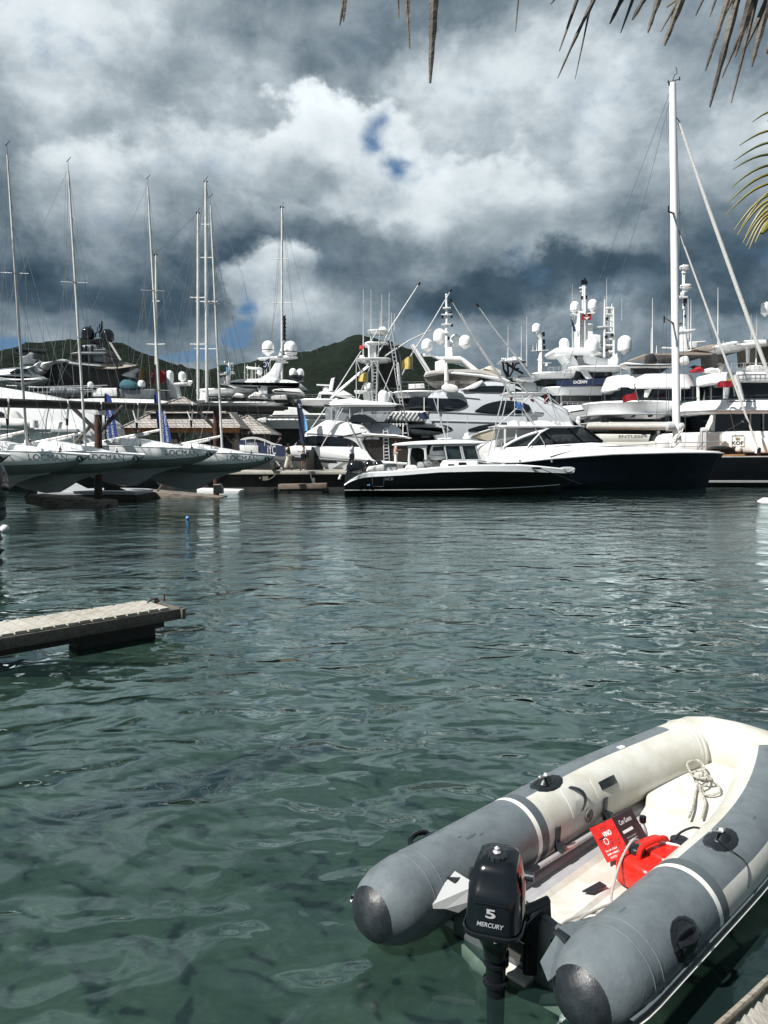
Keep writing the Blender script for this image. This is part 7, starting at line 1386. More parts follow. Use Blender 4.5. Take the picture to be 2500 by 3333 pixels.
for P in ([(1660, 1293), (1670, 1292), (1668, 1304), (1662, 1303)], [(1726, 1297), (1740, 1300), (1738, 1310), (1728, 1304)], [(1772, 1288), (1784, 1286), (1786, 1316), (1772, 1314)]): g = G(); g.pp(fr, P, -1.0, -.9, .02); ob('red_lifejacket', g, RED, tw)
g = G(); g.pt(fr, [(1680, 1312), (1700, 1334)], .08, -1.7); g.pt(fr, [(1694, 1310), (1684, 1330)], .07, -1.7); g.pt(fr, [(1678, 1322), (1704, 1322)], .06, -1.7); ob('blue_lashing', g, mat('blue_rope', (.04, .12, .35), .7), tw)
g = G()
for p in ([(1551, 989), (1610, 1072), (1680, 1160), (1740, 1240)], [(1500, 1020), (1560, 1130), (1627, 1229), (1650, 1262)], ): g.pt(fr, p, [.03, .05, .06, .06], -1.8, 6)
g.pt(fr, [(1500, 1218), (1560, 1224), (1650, 1243)], .06, 1.2); ob('outrigger_poles', g, ALU, ex)
g = G(); g.pt(fr, [(1551, 989), (1558, 999)], .07, -1.8); g.pt(fr, [(1872, 1238), (1883, 1210)], [.16, .18], -.4); ob('pole_tip', g, BLK, ex)
g = G()
for x, y0, yb in ((1654, 1060, 1170), (1715, 1030, 1215), (1697, 1115, 1168)): g.pt(fr, [(x, y0), (x, y0 + 80 if yb - y0 > 90 else yb)], [.02, .04], 0, 5); g.pt(fr, [(x, y0 + 60), (x - 1, yb)], .05, 0, 5)
ob('whip_antennas', g, LGREY, ex)
def deckpt(x, py, d): return fr.pt(x, py, d)
g = G(); RL = [(1790, 1486, -2.4), (1850, 1470, -2.3), (1930, 1456, -2.2), (2000, 1452, -2.1), (2110, 1446, -1.7), (2211, 1441, -1.1), (2290, 1440, -.6), (2352, 1438, 0)]
g.tube(sm([tuple(fr.pt(*q)) for q in RL], 4, False), .028, 6); g.tube([fr.pt(x, y + 13, d) for x, y, d in RL[2:]], .018, 6)
for (x, y, d), x2, y2 in zip(RL[2:7], (1908, 1980, 2080, 2170, 2262), (1482, 1478, 1476, 1474, 1472)): g.tube([fr.pt(x, y, d), fr.pt(x2, y2, d)], .026, 6)
g.pt(fr, [(1800, 1454), (1860, 1448)], .03, -2.1); ob('bow_rail', g, ALU, ex)
g = G(); g.pp(fr, sm([(2042, 1463), (2055, 1457), (2090, 1456), (2118, 1461), (2100, 1466)], 2), -.8, .2, .05); ob('rope_pile', g, DARK, ex)
g = G(); g.pt(fr, [(1795, 1498), (1797, 1504)], .05, -2.45); g.pt(fr, [(1688, 1499), (1692, 1496)], .1, -2.4); ob('deck_cleat', g, ALU, ex)
fr3 = Fr(58); tb_ = thing('beige_canvas_cover', 'beige canvas cover stretched behind the express boat stern', 'canvas cover', tuple(fr3.pt(1570, 1430)))
g = G(); g.pp(fr3, [(1525, 1424), (1560, 1408), (1612, 1393), (1640, 1400), (1610, 1425), (1590, 1436), (1560, 1428)], 0, 2, .05); ob('cover_cloth', g, mat('tan_canvas', (.42, .38, .29), .9), tb_); g = G(); g.pt(fr3, [(1525, 1424), (1560, 1408), (1614, 1392)], .05, -.03); ob('cover_edge', g, WHT2, tb_)
wb = thing('white_centre_boat', 'white boat with pale curved coaming between the two fishing boats', 'boat', tuple(fr3.pt(1600, 1500))); g = G(); g.pp(fr3, sm([(1548, 1470), (1560, 1450), (1600, 1436), (1650, 1425), (1700, 1428), (1700, 1510), (1548, 1510)], 2), -1, 2, .3); ob('hull', g, WHT2, wb); g = G(); g.pp(fr3, [(1556, 1492), (1620, 1486), (1620, 1515), (1550, 1515)], -1.4, -1, .1); ob('console', g, LGREY, wb)
# dark quay behind the boats
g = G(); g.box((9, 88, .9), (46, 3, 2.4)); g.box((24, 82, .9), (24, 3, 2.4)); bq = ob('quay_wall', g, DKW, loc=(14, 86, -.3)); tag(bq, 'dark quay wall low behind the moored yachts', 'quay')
g = G(); fr4 = Fr(70); g.pp(fr4, [(620, 1440), (1260, 1430), (1620, 1420), (1960, 1420), (2560, 1430), (2560, 1545), (620, 1545)], 3, 6); bq = ob('quay_backdrop', g, DARK, loc=tuple(fr4.pt(1500, 1545))); tag(bq, 'dark quay backdrop under the superyacht hulls', 'backdrop')  # dark sheet added as backdrop for the shaded gap under the hulls
# ================================================================= CENTRE CONSOLE BOAT
fr = Fr(44); cc = thing('centre_console_boat', 'black hulled centre console boat with white hardtop and three outboards', 'motor boat', tuple(fr.pt(1450, 1600)))
SHc = [(1121, 1580), (1135, 1570), (1155, 1562), (1177, 1556), (1196, 1553), (1307, 1547), (1433, 1537), (1582, 1534), (1700, 1535), (1847, 1540), (1862, 1541)]
TPc = [(1121, 1576), (1135, 1566), (1153, 1555), (1177, 1541), (1206, 1536), (1249, 1535), (1327, 1529), (1433, 1519), (1534, 1513), (1679, 1512), (1760, 1517), (1823, 1523), (1862, 1530)]
g = G(); rows = []; NS = 60
for i in range(NS):
    u = i / (NS - 1); x = 1121 + 741 * u; bw = 1.65 if u < .5 else 1.65 * max(1 - ((u - .5) / .5) ** 2.2, .006); px = fr.pt(x, 1540, -bw).x; zs = fr.pt(x, interp2(SHc, x), -bw).z
    wl = max(bw * (.9 - .3 * u), .004); xo = -1.15 * u ** 6; rows.append([Vector((px, 44 - bw, zs)), Vector((px + xo * .3, 44 - bw * (.985 - .12 * u), zs * .6)), Vector((px + xo * .6, 44 - wl * 1.08, .32 + .25 * u ** 3)), Vector((px + xo * .62, 44 - wl * 1.02, .27 + .25 * u ** 3)), Vector((px + xo, 44 - wl * .9, -.05)), Vector((px + xo * 1.2, 44 - .02, -.5)), Vector((px + xo, 44 + wl * .9, -.05)), Vector((px, 44 + bw * .985, zs * .6)), Vector((px, 44 + bw, zs))])
g.grid(rows, cap0=True, cap1=True); hl = ob('hull', g, BLKH, cc, ang=50)
g = G(); g.tube([r[2] + Vector((0, -.015, 0)) for r in rows], .028, 6); ob('chine_stripe', g, ALU, hl)
g = G(); rr = []
for i, r in enumerate(rows):
    u = i / (NS - 1); x = 1121 + 741 * u; bw = 44 - r[0].y; zt = fr.pt(x, interp2(TPc, x), -bw).z; ins = min(.32, bw * .6)
    rr.append([r[0] + UZ * .008, Vector((r[0].x, 44 - bw - .0, zt - .05)), Vector((r[0].x, 44 - bw + .05, zt)), Vector((r[0].x, 44 - bw + ins, zt)), Vector((r[0].x, 44 - bw + ins, zt - (.55 if .1 < u < .72 else .02))), Vector((r[0].x, 44 + bw - ins, zt - (.55 if .1 < u < .72 else .02))), Vector((r[0].x, 44 + bw - ins, zt)), Vector((r[0].x, 44 + bw - .03, zt)), r[8]])
g.grid(rr, cap0=True, cap1=True); ob('gunwale_deck', g, WHT, cc, ang=30)
g = G(); g.tube([r[0] + Vector((0, -.01, .0)) for r in rows], .022, 6); ob('rub_rail', g, ALU, hl)
text('lettering', 'HCB', fr.pt(1266, 1559, -1.69), (1, 0, .03), UZ, .14, mat('dim_chrome', (.25, .26, .27), .3, .6), hl, width=.46, shear=.2)
g = G(); q = [(1212, 1552), (1250, 1550), (1249, 1582), (1244, 1584), (1216, 1583), (1212, 1580)]; g.tube([fr.pt(x, y, -1.68) for x, y in q + q[:1]], .012, 4); ob('side_door', g, WIRE, hl)
g = G()
for x in (1198, 1203): g.dome(fr, x, 1577, 1581, 2, -1.7)
ob('drain', g, LBLUE, hl)
g = G(); P = sm([(1278, 1446), (1300, 1441), (1341, 1437), (1410, 1433), (1486, 1431), (1550, 1434), (1590, 1438), (1592, 1442), (1540, 1445), (1437, 1446), (1340, 1449), (1284, 1451)], 2); g.pp(fr, P, -1.35, 1.35, .035); ht = ob('hardtop', g, WHT, cc, ang=40)
g = G()
for x in range(1300, 1580, 34): g.dome(fr, x, 1440 - (x - 1300) * .02, 1442 - (x - 1300) * .02, 1.1, -1.33)
ob('hardtop_light', g, LGREY, ht)
for d in (-1.25, 1.1):
    g = G(); g.pp(fr, [(1325, 1450), (1345, 1449), (1338, 1466), (1335, 1490), (1338, 1524), (1327, 1524), (1328, 1490), (1330, 1466)], d, d + .14, .03); g.pp(fr, sm([(1345, 1450), (1390, 1450), (1388, 1460), (1390, 1495), (1382, 1495), (1380, 1465), (1360, 1457), (1345, 1458)], 2), d, d + .1, .02); ob('hardtop_support', g, WHT2, cc)
g = G(); g.pp(fr, [(1448, 1448), (1547, 1446), (1560, 1496), (1455, 1497)], -1.2, 1.0); ob('windshield', g, mat('cc_glass', (.03, .045, .05), .05, var=.9, vs_=2.2), cc)
g = G()
for a, b_ in (((1447, 1447), (1456, 1498)), ((1497, 1447), (1508, 1498)), ((1502, 1447), (1513, 1498)), ((1547, 1446), (1562, 1497)), ((1455, 1498), (1562, 1498)), ((1447, 1450), (1548, 1448))): g.pt(fr, [a, b_], .05, -1.23)
ob('windshield_frame', g, LGREY, cc)
g = G(); g.pp(fr, [(1403, 1466), (1410, 1450), (1446, 1449), (1452, 1484), (1400, 1486)], -.6, .9, .08); g.pp(fr, [(1390, 1484), (1456, 1482), (1456, 1496), (1392, 1498)], -.7, 1, .08); ob('helm_console', g, WHT, cc); g = G(); g.pp(fr, [(1410, 1455), (1442, 1453), (1444, 1466), (1408, 1468)], -.64, -.58); ob('console_screen', g, GLS, cc)
g = G(); g.pp(fr, sm([(1437, 1520), (1440, 1505), (1448, 1498), (1490, 1498), (1552, 1500), (1554, 1514), (1500, 1518)], 2), -1.3, .8, .1); g.pp(fr, [(1521, 1500), (1554, 1500), (1554, 1513), (1521, 1513)], -1.4, -1.1, .04); ob('forward_console', g, WHT, cc); g = G(); g.pp(fr, [(1459, 1511), (1478, 1511), (1478, 1516), (1459, 1516)], -1.34, -1.25); g.pp(fr, [(1493, 1505), (1518, 1505), (1518, 1514), (1493, 1514)], -1.34, -1.25); ob('console_opening', g, GLS, cc)
for x, d in ((1392, -.9), (1416, -.4), (1440, .1)): g = G(); g.pp(fr, sm([(x - 12, 1516), (x - 11, 1492), (x - 6, 1485), (x + 5, 1486), (x + 10, 1495), (x + 13, 1518)], 2), d, d + .5, .08); g.pp(fr, [(x - 4, 1505), (x + 20, 1504), (x + 20, 1511), (x - 2, 1514)], d, d + .5, .06); ob('helm_seat', g, mat('seat_grey', (.28, .28, .27), .6), cc)
g = G(); g.pp(fr, sm([(1358, 1526), (1358, 1508), (1364, 1504), (1378, 1506), (1382, 1526)], 2), -1, -.4, .08); g.pp(fr, [(1366, 1505), (1390, 1503), (1392, 1525), (1380, 1526)], -.6, .4); ob('rear_seat', g, LGREY, cc)
g = G(); g.pp(fr, sm([(1320, 1526), (1324, 1516), (1350, 1514), (1358, 1520), (1358, 1529), (1322, 1530)], 2), -1.3, -.6, .08); g.pp(fr, sm([(1192, 1532), (1198, 1520), (1212, 1518), (1224, 1517), (1240, 1514), (1250, 1516), (1250, 1534), (1196, 1536)], 2), -1.1, .9, .1); ob('aft_cushion', g, CANV, cc)
g = G(); g.pp(fr, [(1250, 1516), (1256, 1511), (1288, 1511), (1292, 1516), (1292, 1532), (1250, 1534)], -1.45, -1.35, .03); ob('transom_gate', g, LGREY, cc); g = G(); q = [(1250, 1533), (1252, 1514), (1258, 1511), (1287, 1510), (1292, 1514), (1292, 1531)]; g.tube([fr.pt(x, y, -1.5) for x, y in q], .035, 6); g.pt(fr, [(1268, 1522), (1275, 1526)], .03, -1.5); ob('gate_frame', g, WIRE, cc)
for i, (x, y0, y1, w, d) in enumerate(((1160, 1500, 1580, 32, -.9), (1201, 1498, 1560, 17, 0), (1232, 1498, 1560, 18, .9))):
    om = thing('outboard_motor', ['near black outboard on the console boat stern, partly over the quay', 'middle black outboard of the row of three', 'far black outboard of the row of three, nearest the cushions'][i], 'outboard motor', tuple(fr.pt(x, y1, d)), 'three black outboards on the console boat'); mp = fr.mpp()
    g = G(); c = fr.pt(x, y0 + 22, d); g.add([], [])
    rws = []
    for k in range(13):
        a = math.pi * k / 12; rws.append([c + Vector((-(w * mp) * 1.0 * math.cos(b2) * math.sin(a) - .12 * math.cos(a) * 0, .30 * math.sin(b2) * math.sin(a), .42 * math.cos(a) + (.0))) for b2 in [2 * math.pi * j / 18 for j in range(18)]])
    g.grid(rws, True); ob('cowling', g, BLK, om, ang=80)
    g = G(); g.pp(fr, sm([(x - w * .9, y0 + 26), (x + w * .7, y0 + 24), (x + w * .2, y0 + 50), (x - w * .7, y1 - 6), (x - w * 1.1, y1 + 6), (x - w * 1.2, y1 - 10)], 2), d - .2, d + .2, .08); g.pp(fr, [(x - w * 1.0, y1 - 14), (x - w * .4, y1 - 14), (x - w * .5, 1606), (x - w * 1.0, 1606)], d - .08, d + .08, .03); ob('drive_leg', g, BLK, om)
g = G(); g.lathe(fr.pt(1520, 1430, -.2), [(.10, 0), (.24, .03), (.24, .12), (.15, .2), (.13, .34), (.04, .38)], 14); ob('radar_dome', g, WHT, ht)
g = G(); g.pp(fr, [(1425, 1426), (1470, 1424), (1472, 1428), (1428, 1430)], -.6, .2, .03); g.pt(fr, [(1440, 1432), (1442, 1426)], .06); ob('radar_scanner', g, WHT2, ht)
g = G(); g.pt(fr, [(1452, 1427), (1430, 1350), (1411, 1295)], [.06, .04, .02], -1, 5); g.pt(fr, [(1458, 1427), (1457, 1350)], .02, 0, 5); g.pt(fr, [(1521, 1420), (1521, 1350)], .02, 0, 5); ob('whip_antennas', g, LGREY, ht)
g = G(); g.pt(fr, [(1562, 1500), (1600, 1504), (1640, 1508), (1680, 1511)], .02, -1.0); g.pp(fr, sm([(1646, 1514), (1652, 1507), (1664, 1507), (1672, 1513)], 2), -.9, -.4, .05); g.pp(fr, sm([(1733, 1522), (1745, 1520), (1760, 1521), (1764, 1526), (1750, 1528)], 2), -1.4, -1.0, .04); g.pt(fr, [(1760, 1526), (1830, 1552), (1892, 1576)], .02, -1.2); ob('bow_line', g, BLK, cc)
g = G(); g.pp(fr, sm([(1830, 1523), (1862, 1520), (1872, 1526), (1870, 1537), (1858, 1541), (1846, 1538)], 3), -.3, .3, .08); g.tube(sm([tuple(fr.pt(x, y, -.3)) for x, y in ((1846, 1536), (1860, 1532), (1870, 1524), (1866, 1538), (1856, 1524))], 4, False), .03, 5); ob('anchor_roller', g, ALU, cc)
# ================================================================= PEOPLE
def person(label, base_, pose, skin, clothes, hair, h=1.72, face=(0, -1)):
    """pose: joint dict in metres relative to the feet centre (x right, y away, z up)"""
    root = thing('person', label, 'person', tuple(base_)); S = h / 1.72; J = {k: Vector(v) * S for k, v in pose.items()}
    def skinmesh(name, nodes, edges, m, sub=1, par=root):
        me = bpy.data.meshes.new(name); me.from_pydata([tuple(p) for p, r in nodes], edges, []); o = bpy.data.objects.new(name, me); col.objects.link(o); o.parent = par
        md = o.modifiers.new('skin', 'SKIN'); md.use_smooth_shade = True
        for i, (p, r) in enumerate(nodes): sv = me.skin_vertices[0].data[i]; sv.radius = (r[0] * S, r[1] * S) if isinstance(r, tuple) else (r * S, r * S); sv.use_root = (i == 0)
        if sub: o.modifiers.new('sub', 'SUBSURF').render_levels = sub; o.modifiers['sub'].levels = sub
        me.materials.append(m); return o
    nodes, edges, ix = [], [], {}
    def nd(k, p, r): ix[k] = len(nodes); nodes.append((Vector(p), r)); return ix[k]
    nd('pel', J['pel'], (.15, .11)); nd('waist', J['pel'].lerp(J['chest'], .5), (.125, .09)); nd('chest', J['chest'], (.16, .11)); nd('neck', J['neck'], .052); nd('skull', J['head'] - UZ * .06 * S, (.062, .07)); nd('crown', J['head'] + UZ * .055 * S, (.072, .085))
    edges += [(0, 1), (1, 2), (2, 3), (3, 4), (4, 5)]
    for s in 'LR':
        a = nd('sh' + s, J['sh' + s], .06); b = nd('el' + s, J['el' + s], .042); c = nd('wr' + s, J['wr' + s], .028); edges += [(2, a), (a, b), (b, c)]
        d = (J['wr' + s] - J['el' + s]).normalized(); q = nd('pa' + s, J['wr' + s] + d * .07 * S, (.036, .016)); edges.append((c, q)); sd = d.cross(Vector((0, 1, 0))).normalized() if abs(d.y) < .9 else Vector((1, 0, 0))
        for k, (off, ln) in enumerate(((-.028, .062), (-.010, .075), (.009, .070), (.027, .055))):
            f0 = nd('f', J['wr' + s] + d * .10 * S + sd * off * S, .009); f1 = nd('f', J['wr' + s] + d * (.10 + ln) * S + sd * off * S + Vector((0, -.02, 0)), .007); edges += [(q, f0), (f0, f1)]
        t0 = nd('t', J['wr' + s] + d * .05 * S - sd * .045 * S, .010); edges.append((q, t0))
        a = nd('hp' + s, J['hp' + s], .095); b = nd('kn' + s, J['kn' + s], .06); c = nd('an' + s, J['an' + s], .038); e = nd('to' + s, J['to' + s], (.042, .03)); edges += [(0, a), (a, b), (b, c), (c, e)]
    body = skinmesh('body', nodes, edges, skin)
    fx, fy = face; g = G(); hc = Vector(base_) + J['head']
    g.lathe(hc + Vector((-fx * .012, -fy * .012, .012)), [(.088 * math.sin(a) * S + 1e-4, .10 * -math.cos(a) * S) for a in [math.pi * (.42 + .58 * i / 7) for i in range(8)]], 14); ob('hair', g, hair, root)
    g = G(); f = Vector((fx, fy, 0)).normalized(); sd = Vector((-f.y, f.x, 0))
    for q in (-1, 1): g.lathe(hc + f * .078 * S + sd * q * .03 * S, [(.011, -.004), (.011, .004)], 8, axis=f)
    ob('eyes', g, BLK, root, smooth=False)
    g = G(); g.prism([hc + f * .078 * S - sd * .012 + UZ * .0, hc + f * .078 * S + sd * .012, hc + f * .078 * S - UZ * .035], f, .022); ob('nose', g, skin, root)
    for name, m, parts in clothes:
        nn, ee = [], []
        for chain in parts:
            for i, (k, r) in enumerate(chain):
                p = J[k] if isinstance(k, str) else J[k[0]].lerp(J[k[1]], k[2])
                hit = next((j for j, q in enumerate(nn) if (q[0] - p).length < 1e-4), None)
                if hit is None: nn.append((p, r)); hit = len(nn) - 1
                if i: ee.append((prev, hit))
                prev = hit
        skinmesh(name, nn, ee, m)
    return root
def walk(arm='phone', st=.24, lean=0., d=-1):
    P = {'pel': (0, 0, .93), 'chest': (lean, 0, 1.30), 'neck': (lean, 0, 1.48), 'head': (lean + d * .02, 0, 1.61), 'hpL': (0, -.09, .90), 'hpR': (0, .09, .90), 'knL': (d * st * .55, -.1, .50), 'knR': (-d * st * .3, .1, .48), 'anL': (d * st * 1.1, -.1, .08), 'anR': (-d * st * 1.3, .1, .12), 'toL': (d * (st * 1.1 + .14), -.1, .03), 'toR': (-d * (st * 1.3 - .13), .1, .035),
         'shL': (lean, -.18, 1.42), 'shR': (lean, .18, 1.42)}
    if arm == 'phone': P.update(elL=(d * .12, -.24, 1.18), wrL=(d * .18, -.12, 1.42), elR=(-.05, .24, 1.14), wrR=(d * .12, .2, .95))
    elif arm == 'read': P.update(elL=(d * .05, -.26, 1.14), wrL=(d * .24, -.12, 1.16), elR=(d * .05, .26, 1.14), wrR=(d * .24, .1, 1.16))
    else: P.update(elL=(-d * .06, -.25, 1.14), wrL=(d * .06, -.27, .90), elR=(d * .06, .25, 1.14), wrR=(-d * .06, .24, .9))
    return P
legs = [[('pel', .15), ('hpL', .11), ('knL', .085), (('knL', 'anL', .85), .07)], [('pel', .15), ('hpR', .11), ('knR', .085), (('knR', 'anR', .85), .07)]]
shorts = [[('pel', .16), ('hpL', .12), (('hpL', 'knL', .8), .11)], [('pel', .16), ('hpR', .12), (('hpR', 'knR', .8), .11)]]
shirt = [[('pel', (.17, .13)), (('pel', 'chest', .5), (.155, .12)), ('chest', (.18, .125)), (('chest', 'neck', .7), .08)], [('chest', .1), ('shL', .075), (('shL', 'elL', .85), .062)], [('chest', .1), ('shR', .075), (('shR', 'elR', .85), .062)]]
lsh = [shirt[0], [('chest', .1), ('shL', .075), ('elL', .056), (('elL', 'wrL', .85), .045)], [('chest', .1), ('shR', .075), ('elR', .056), (('elR', 'wrR', .85), .045)]]
shoes = [[(('anL', 'knL', .1), .05), ('anL', .05), ('toL', .048)], [(('anR', 'knR', .1), .05), ('anR', .05), ('toR', .048)]]
CAMO = mat('camouflage_cloth', (.10, .11, .04), .85, c2=(.02, .025, .012), vs_=9); CREAMC = mat('cream_trousers', (.55, .52, .46), .85, var=.1); BSH = mat('pale_blue_shirt', (.46, .50, .62), .8)
fq = Fr(48.4); zq = zt_ = quay and None
zq = 1.2
def feet(px, Y=48.4): q = Fr(Y).pt(px, 1530); return Vector((q.x, Y, Fr(47).pt(900, 1534).z))
person('person in a camouflage top and loose cream trousers walking on the quay', feet(940), walk('phone', .2, 0, -1), SKIN, [('trousers', CREAMC, [[('pel', .17), ('hpL', .14), ('knL', .13), (('knL', 'anL', .85), .12)], [('pel', .17), ('hpR', .14), ('knR', .13), (('knR', 'anR', .85), .12)]]), ('top', CAMO, lsh), ('shoes', BLK, shoes)], BLK, 1.70, (-.9, -.4))
person('person in a white shirt and black shorts reading a paper while walking', feet(989), walk('read', .12, -.03, -1), SKIN, [('shorts', BLK, shorts), ('shirt', CANV, shirt), ('shoes', BLK, shoes)], BLK, 1.75, (-.6, -.8))
person('person in a pale blue shirt and dark trousers holding a phone to the face', feet(1146), walk('phone', .26, .04, -1), SKIN, [('trousers', BLK, legs), ('shirt', BSH, lsh), ('shoes', BLK, shoes)], BLK, 1.78, (-1, -.2))
person('person in a pale top and white trousers standing behind the three outboards', feet(1288, 49.5) + UZ * .18, walk('read', .05, 0, 1), SKIN2, [('trousers', CANV, legs), ('top', mat('blush_top', (.5, .36, .30), .8), shirt), ('shoes', CREAM, shoes)], mat('brown_hair', (.10, .05, .03), .7), 1.66, (.7, -.7))
b = feet(989); bg_ = thing('shoulder_bag', 'black shoulder bag hanging beside the person in black shorts', 'bag', tuple(b + Vector((.3, -.1, .85)))); g = G(); g.box(b + Vector((.26, -.12, 1.0)), (.22, .2, .42), .2, bev=.05); ob('bag_body', g, BLK, bg_); g = G(); g.tube(sm([tuple(b + Vector(q)) for q in ((.26, -.12, 1.2), (.15, -.2, 1.42), (-.02, -.22, 1.5), (-.1, -.2, 1.3))], 4, False), .015, 5); ob('bag_strap', g, BLK, bg_)
g = G(); fx = Fr(50.5); g.box(feet(1010, 49.8) + Vector((0, 0, .65)), (.55, .3, 1.3), .1, bev=.04); g.prism([feet(1000, 50) + Vector(q) for q in ((0, 0, 0), (1.1, 0, 0), (.45, 0, 1.5), (.3, 0, 1.5))], (0, 1, 0), .1); sg_ = ob('sign_board', g, DARK, loc=tuple(feet(1012, 50))); tag(sg_, 'dark folding board on the quay behind the walker in black shorts', 'sign board')
sit = walk('down', .1); sit.update(knL=(-.42, -.1, .86), knR=(-.42, .1, .86), anL=(-.45, -.1, .45), anR=(-.45, .1, .45), toL=(-.58, -.1, .42), toR=(-.58, .1, .42))
sp = Fr(33.2).pt(91, 1470); person('person with a dark head sitting on a keelboat deck beside the leftmost mast', Vector((sp.x, 33.2, sp.z - .93)), sit, SKIN, [('shirt', CANV, shirt), ('trousers', CREAMC, legs)], BLK, 1.7, (-1, -.2))
# ================================================================= PALMS (dead skirt overhead, green frond right)
DRY = mat('dry_frond', (.15, .13, .105), .8, c2=(.03, .027, .024), vs_=7, bump=.5, bs=40); GRN = mat('green_frond', (.06, .08, .02), .5, c2=(.26, .21, .04), vs_=2.5)
def leaf(g, a, b_, w, sag=.0, k=9, twist=0., fray=0.):
    a, b_ = Vector(a), Vector(b_); d = b_ - a; s1 = d.cross(Vector((0, 1, 0)));
    if s1.length < .01: s1 = Vector((1, 0, 0))
    s1.normalize(); n1 = d.cross(s1).normalized(); rows = []
    for i in range(k + 1):
        u = i / k; c = a + d * u + Vector((0, 0, -sag * math.sin(math.pi * u * .5) ** 2 * 0 + sag * math.sin(math.pi * u))); ww = w * (math.sin(math.pi * min(u * .62 + .32, 1)) ** .8) * (1 + fray * math.sin(u * 31)); t = twist * u
        x = s1 * math.cos(t) + n1 * math.sin(t); y = n1 * math.cos(t) - s1 * math.sin(t)
        rows.append([c - x * ww, c - x * ww * .5 + y * ww * .25, c + y * ww * .5, c + x * ww * .5 + y * ww * .25, c + x * ww, c + x * ww * .45 + y * ww * .38, c + y * ww * .62, c - x * ww * .45 + y * ww * .38])
    g.grid(rows, True, cap0=True, cap1=True)
def frond(label, spine, leaves, m, grp, name='palm_frond', stem=.018):
    root = thing(name, label, 'palm frond', tuple(spine[len(spine) // 2]), grp); g = G(); g.tube(sm([tuple(p) for p in spine], 4, False), [stem * 1.6] + [stem] * (len(sm([tuple(p) for p in spine], 4, False)) - 2) + [stem * .4], 8); ob('midrib', g, m, root)
    for L in leaves: g = G(); leaf(g, L[0], L[1], L[2] * .72, *L[3:]); ob('leaflet', g, m, root, smooth=True, ang=50)
    return root
fp_ = Fr(3.2)
q = lambda x, y, d=0.: fp_.pt(x, y, d)
frond('dry brown palm frond hanging over the sky left of the mast, three leaflets in view', [q(1700, -420, .4), q(1500, -330, .2), q(1300, -260), q(1100, -200, -.1)],
      [(q(1142, -200), q(1118, 72), .020, 0, 9, .6, .25), (q(1150, -200), q(1106, 84), .014, 0, 9, .2, .3), (q(1290, -230), q(1298, 62), .010, 0, 8, .2, .2), (q(1310, -240), q(1334, 158), .016, 0, 10, .3), (q(1322, -240), q(1336, 162), .012, 0, 10, 1.2), (q(1425, -260), q(1400, 272), .027, 0, 12, .25, .12)], DRY, 'dry fronds of the palm overhead')
lv = [(q(1700, -160), q(1678, 104), .006, 0, 6), (q(2000, -120), q(1815, 255), .011, .02, 9, .2, .2), (q(1920, -120), q(1820, 168), .010, 0, 8, .3), (q(1960, -160), q(1872, 258), .006, 0, 8), (q(2100, -160), q(1985, 78), .018, 0, 8, .4, .2), (q(2110, -140), q(2020, 108), .010, 0, 8), (q(2180, -150), q(2058, 66), .020, 0, 8, .4, .2), (q(1880, -100), q(1792, 14), .012, 0, 6), (q(2190, -150), q(2108, 108), .019, 0, 8, .3, .25), (q(2270, -150), q(2162, 150), .024, 0, 8, .3, .2), (q(2300, -160), q(2150, 104), .010, 0, 7), (q(2340, -120), q(2264, 52), .010, 0, 7), (q(2370, -120), q(2310, 56), .009, 0, 6)]
frond('dry grey palm frond fringe hanging above the tall mast', [q(2600, -420, .3), q(2350, -300, .1), q(2100, -190), q(1900, -150, -.1), q(1700, -160, -.1)], lv, DRY, 'dry fronds of the palm overhead')
lv = [(q(2440, -160), q(2310, 350), .020, 0, 12, .2, .15), (q(2420, -160), q(2296, 232), .016, 0, 10, .5, .35), (q(2500, -160), q(2380, 335), .012, 0, 10, .2), (q(2490, -160), q(2392, 186), .024, 0, 10, .4, .3), (q(2540, -160), q(2446, 218), .024, 0, 10, .3, .25), (q(2570, -160), q(2425, 160), .018, 0, 9), (q(2600, -140), q(2494, 176), .026, 0, 9, .3, .2), (q(2520, -160), q(2350, 254), .012, 0, 9, .2), (q(2560, -160), q(2470, 120), .028, 0, 9, .5, .2), (q(2470, -160), q(2350, 60), .022, 0, 9, .5, .2)]
frond('dense dry palm frond hanging in the top right corner', [q(2800, -380, .3), q(2650, -250), q(2520, -180), q(2380, -170, -.1)], lv, DRY, 'dry fronds of the palm overhead')
fg = Fr(4.2); q2 = lambda x, y, d=0.: fg.pt(x, y, d); sp_ = [q2(2900, 380, .2), q2(2760, 470, .1), q2(2620, 590), q2(2540, 680), q2(2480, 760, -.1)]
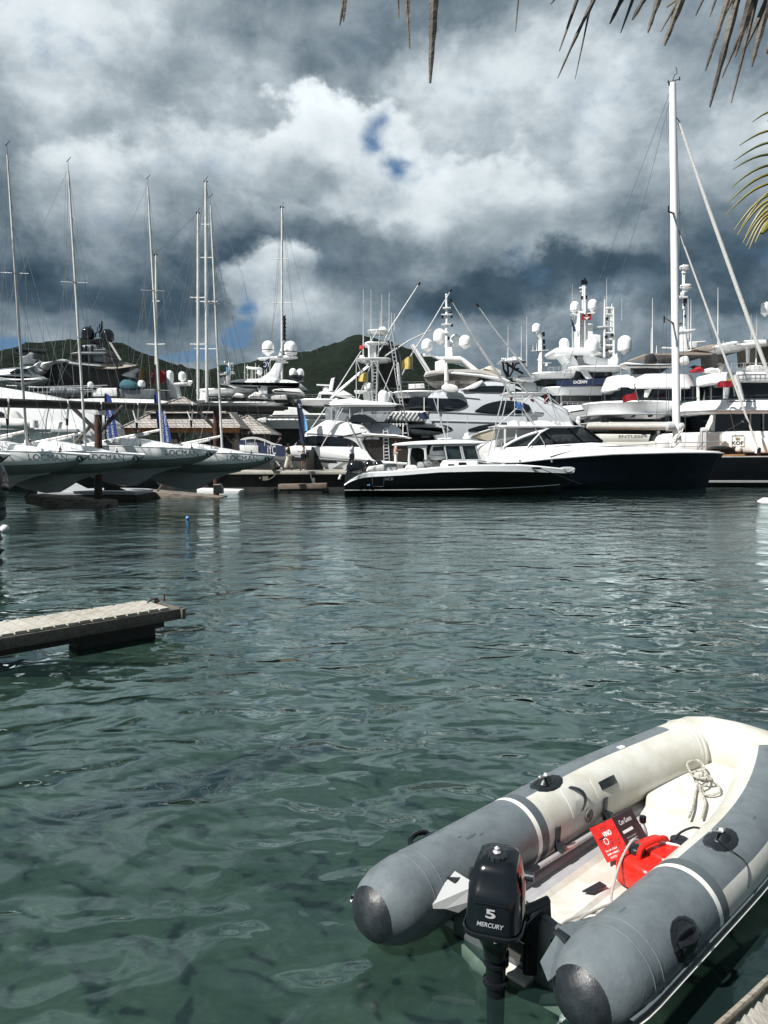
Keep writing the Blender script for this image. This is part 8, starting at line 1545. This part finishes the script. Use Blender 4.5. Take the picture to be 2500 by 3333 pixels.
tips = [(2478, 395, 2600, 396), (2430, 398, 2590, 388), (2388, 474, 2600, 440), (2372, 524, 2600, 470), (2366, 552, 2590, 520), (2362, 610, 2580, 540), (2350, 662, 2570, 560), (2345, 700, 2560, 590), (2372, 748, 2550, 622), (2382, 765, 2545, 640), (2400, 790, 2540, 670), (2412, 800, 2525, 690), (2420, 812, 2520, 700), (2395, 740, 2560, 600), (2440, 790, 2530, 720), (2408, 770, 2540, 650)]
frond('green and yellow palm frond arching in from the right edge', sp_, [(q2(c, d_), q2(a + 18, b_), .011, .05, 9, .3) for a, b_, c, d_ in tips], GRN, None)
# unseen rest of the palm above the frame (its crown shades and mirrors in the water by the dock)
pb = Vector((8.2, 6.0, .8)); pc = Vector((4.6, 5.6, 6.9)); pt_ = thing('unseen_palm_tree', 'unseen rest of the leaning palm whose dry skirt hangs over the dinghy', 'palm tree', tuple(pb))
g = G(); g.tube(sm([tuple(pb), tuple(pb.lerp(pc, .35) + Vector((.5, 0, -.3))), tuple(pb.lerp(pc, .7) + Vector((.5, 0, -.1))), tuple(pc)], 5, False), [.2, .15], 14); ob('trunk', g, DRY, pt_)
random.seed(3)
for i in range(22):
    a = 2 * math.pi * i / 22 + random.uniform(-.1, .1); L_ = random.uniform(2.3, 3.1); dr = Vector((math.cos(a), math.sin(a), 0)); up = random.uniform(.2, 1.0)
    P_ = [pc, pc + dr * L_ * .35 + UZ * up * .6, pc + dr * L_ * .7 + UZ * up * .45, pc + dr * L_ + UZ * (up * .1 - .1)]; S_ = sm([tuple(p) for p in P_], 6, False)
    g = G(); g.tube(S_, [.03, .008], 6); 
    for k in range(3, len(S_)):
        p = Vector(S_[k]); tt_ = (Vector(S_[k]) - Vector(S_[k - 1])).normalized(); sd = tt_.cross(UZ).normalized()
        for s_ in (-1, 1):
            e = p + sd * s_ * .42 + tt_ * .25 - UZ * random.uniform(.12, .3)
            e.z = max(e.z, EYE + .64 * max(e.y, .3) + .12)
            if p.z > EYE + .60 * p.y: leaf(g, p, e, .035, 0, 3)
    ob('unseen_crown_frond', g, GRN if i % 3 else DRY, pt_)
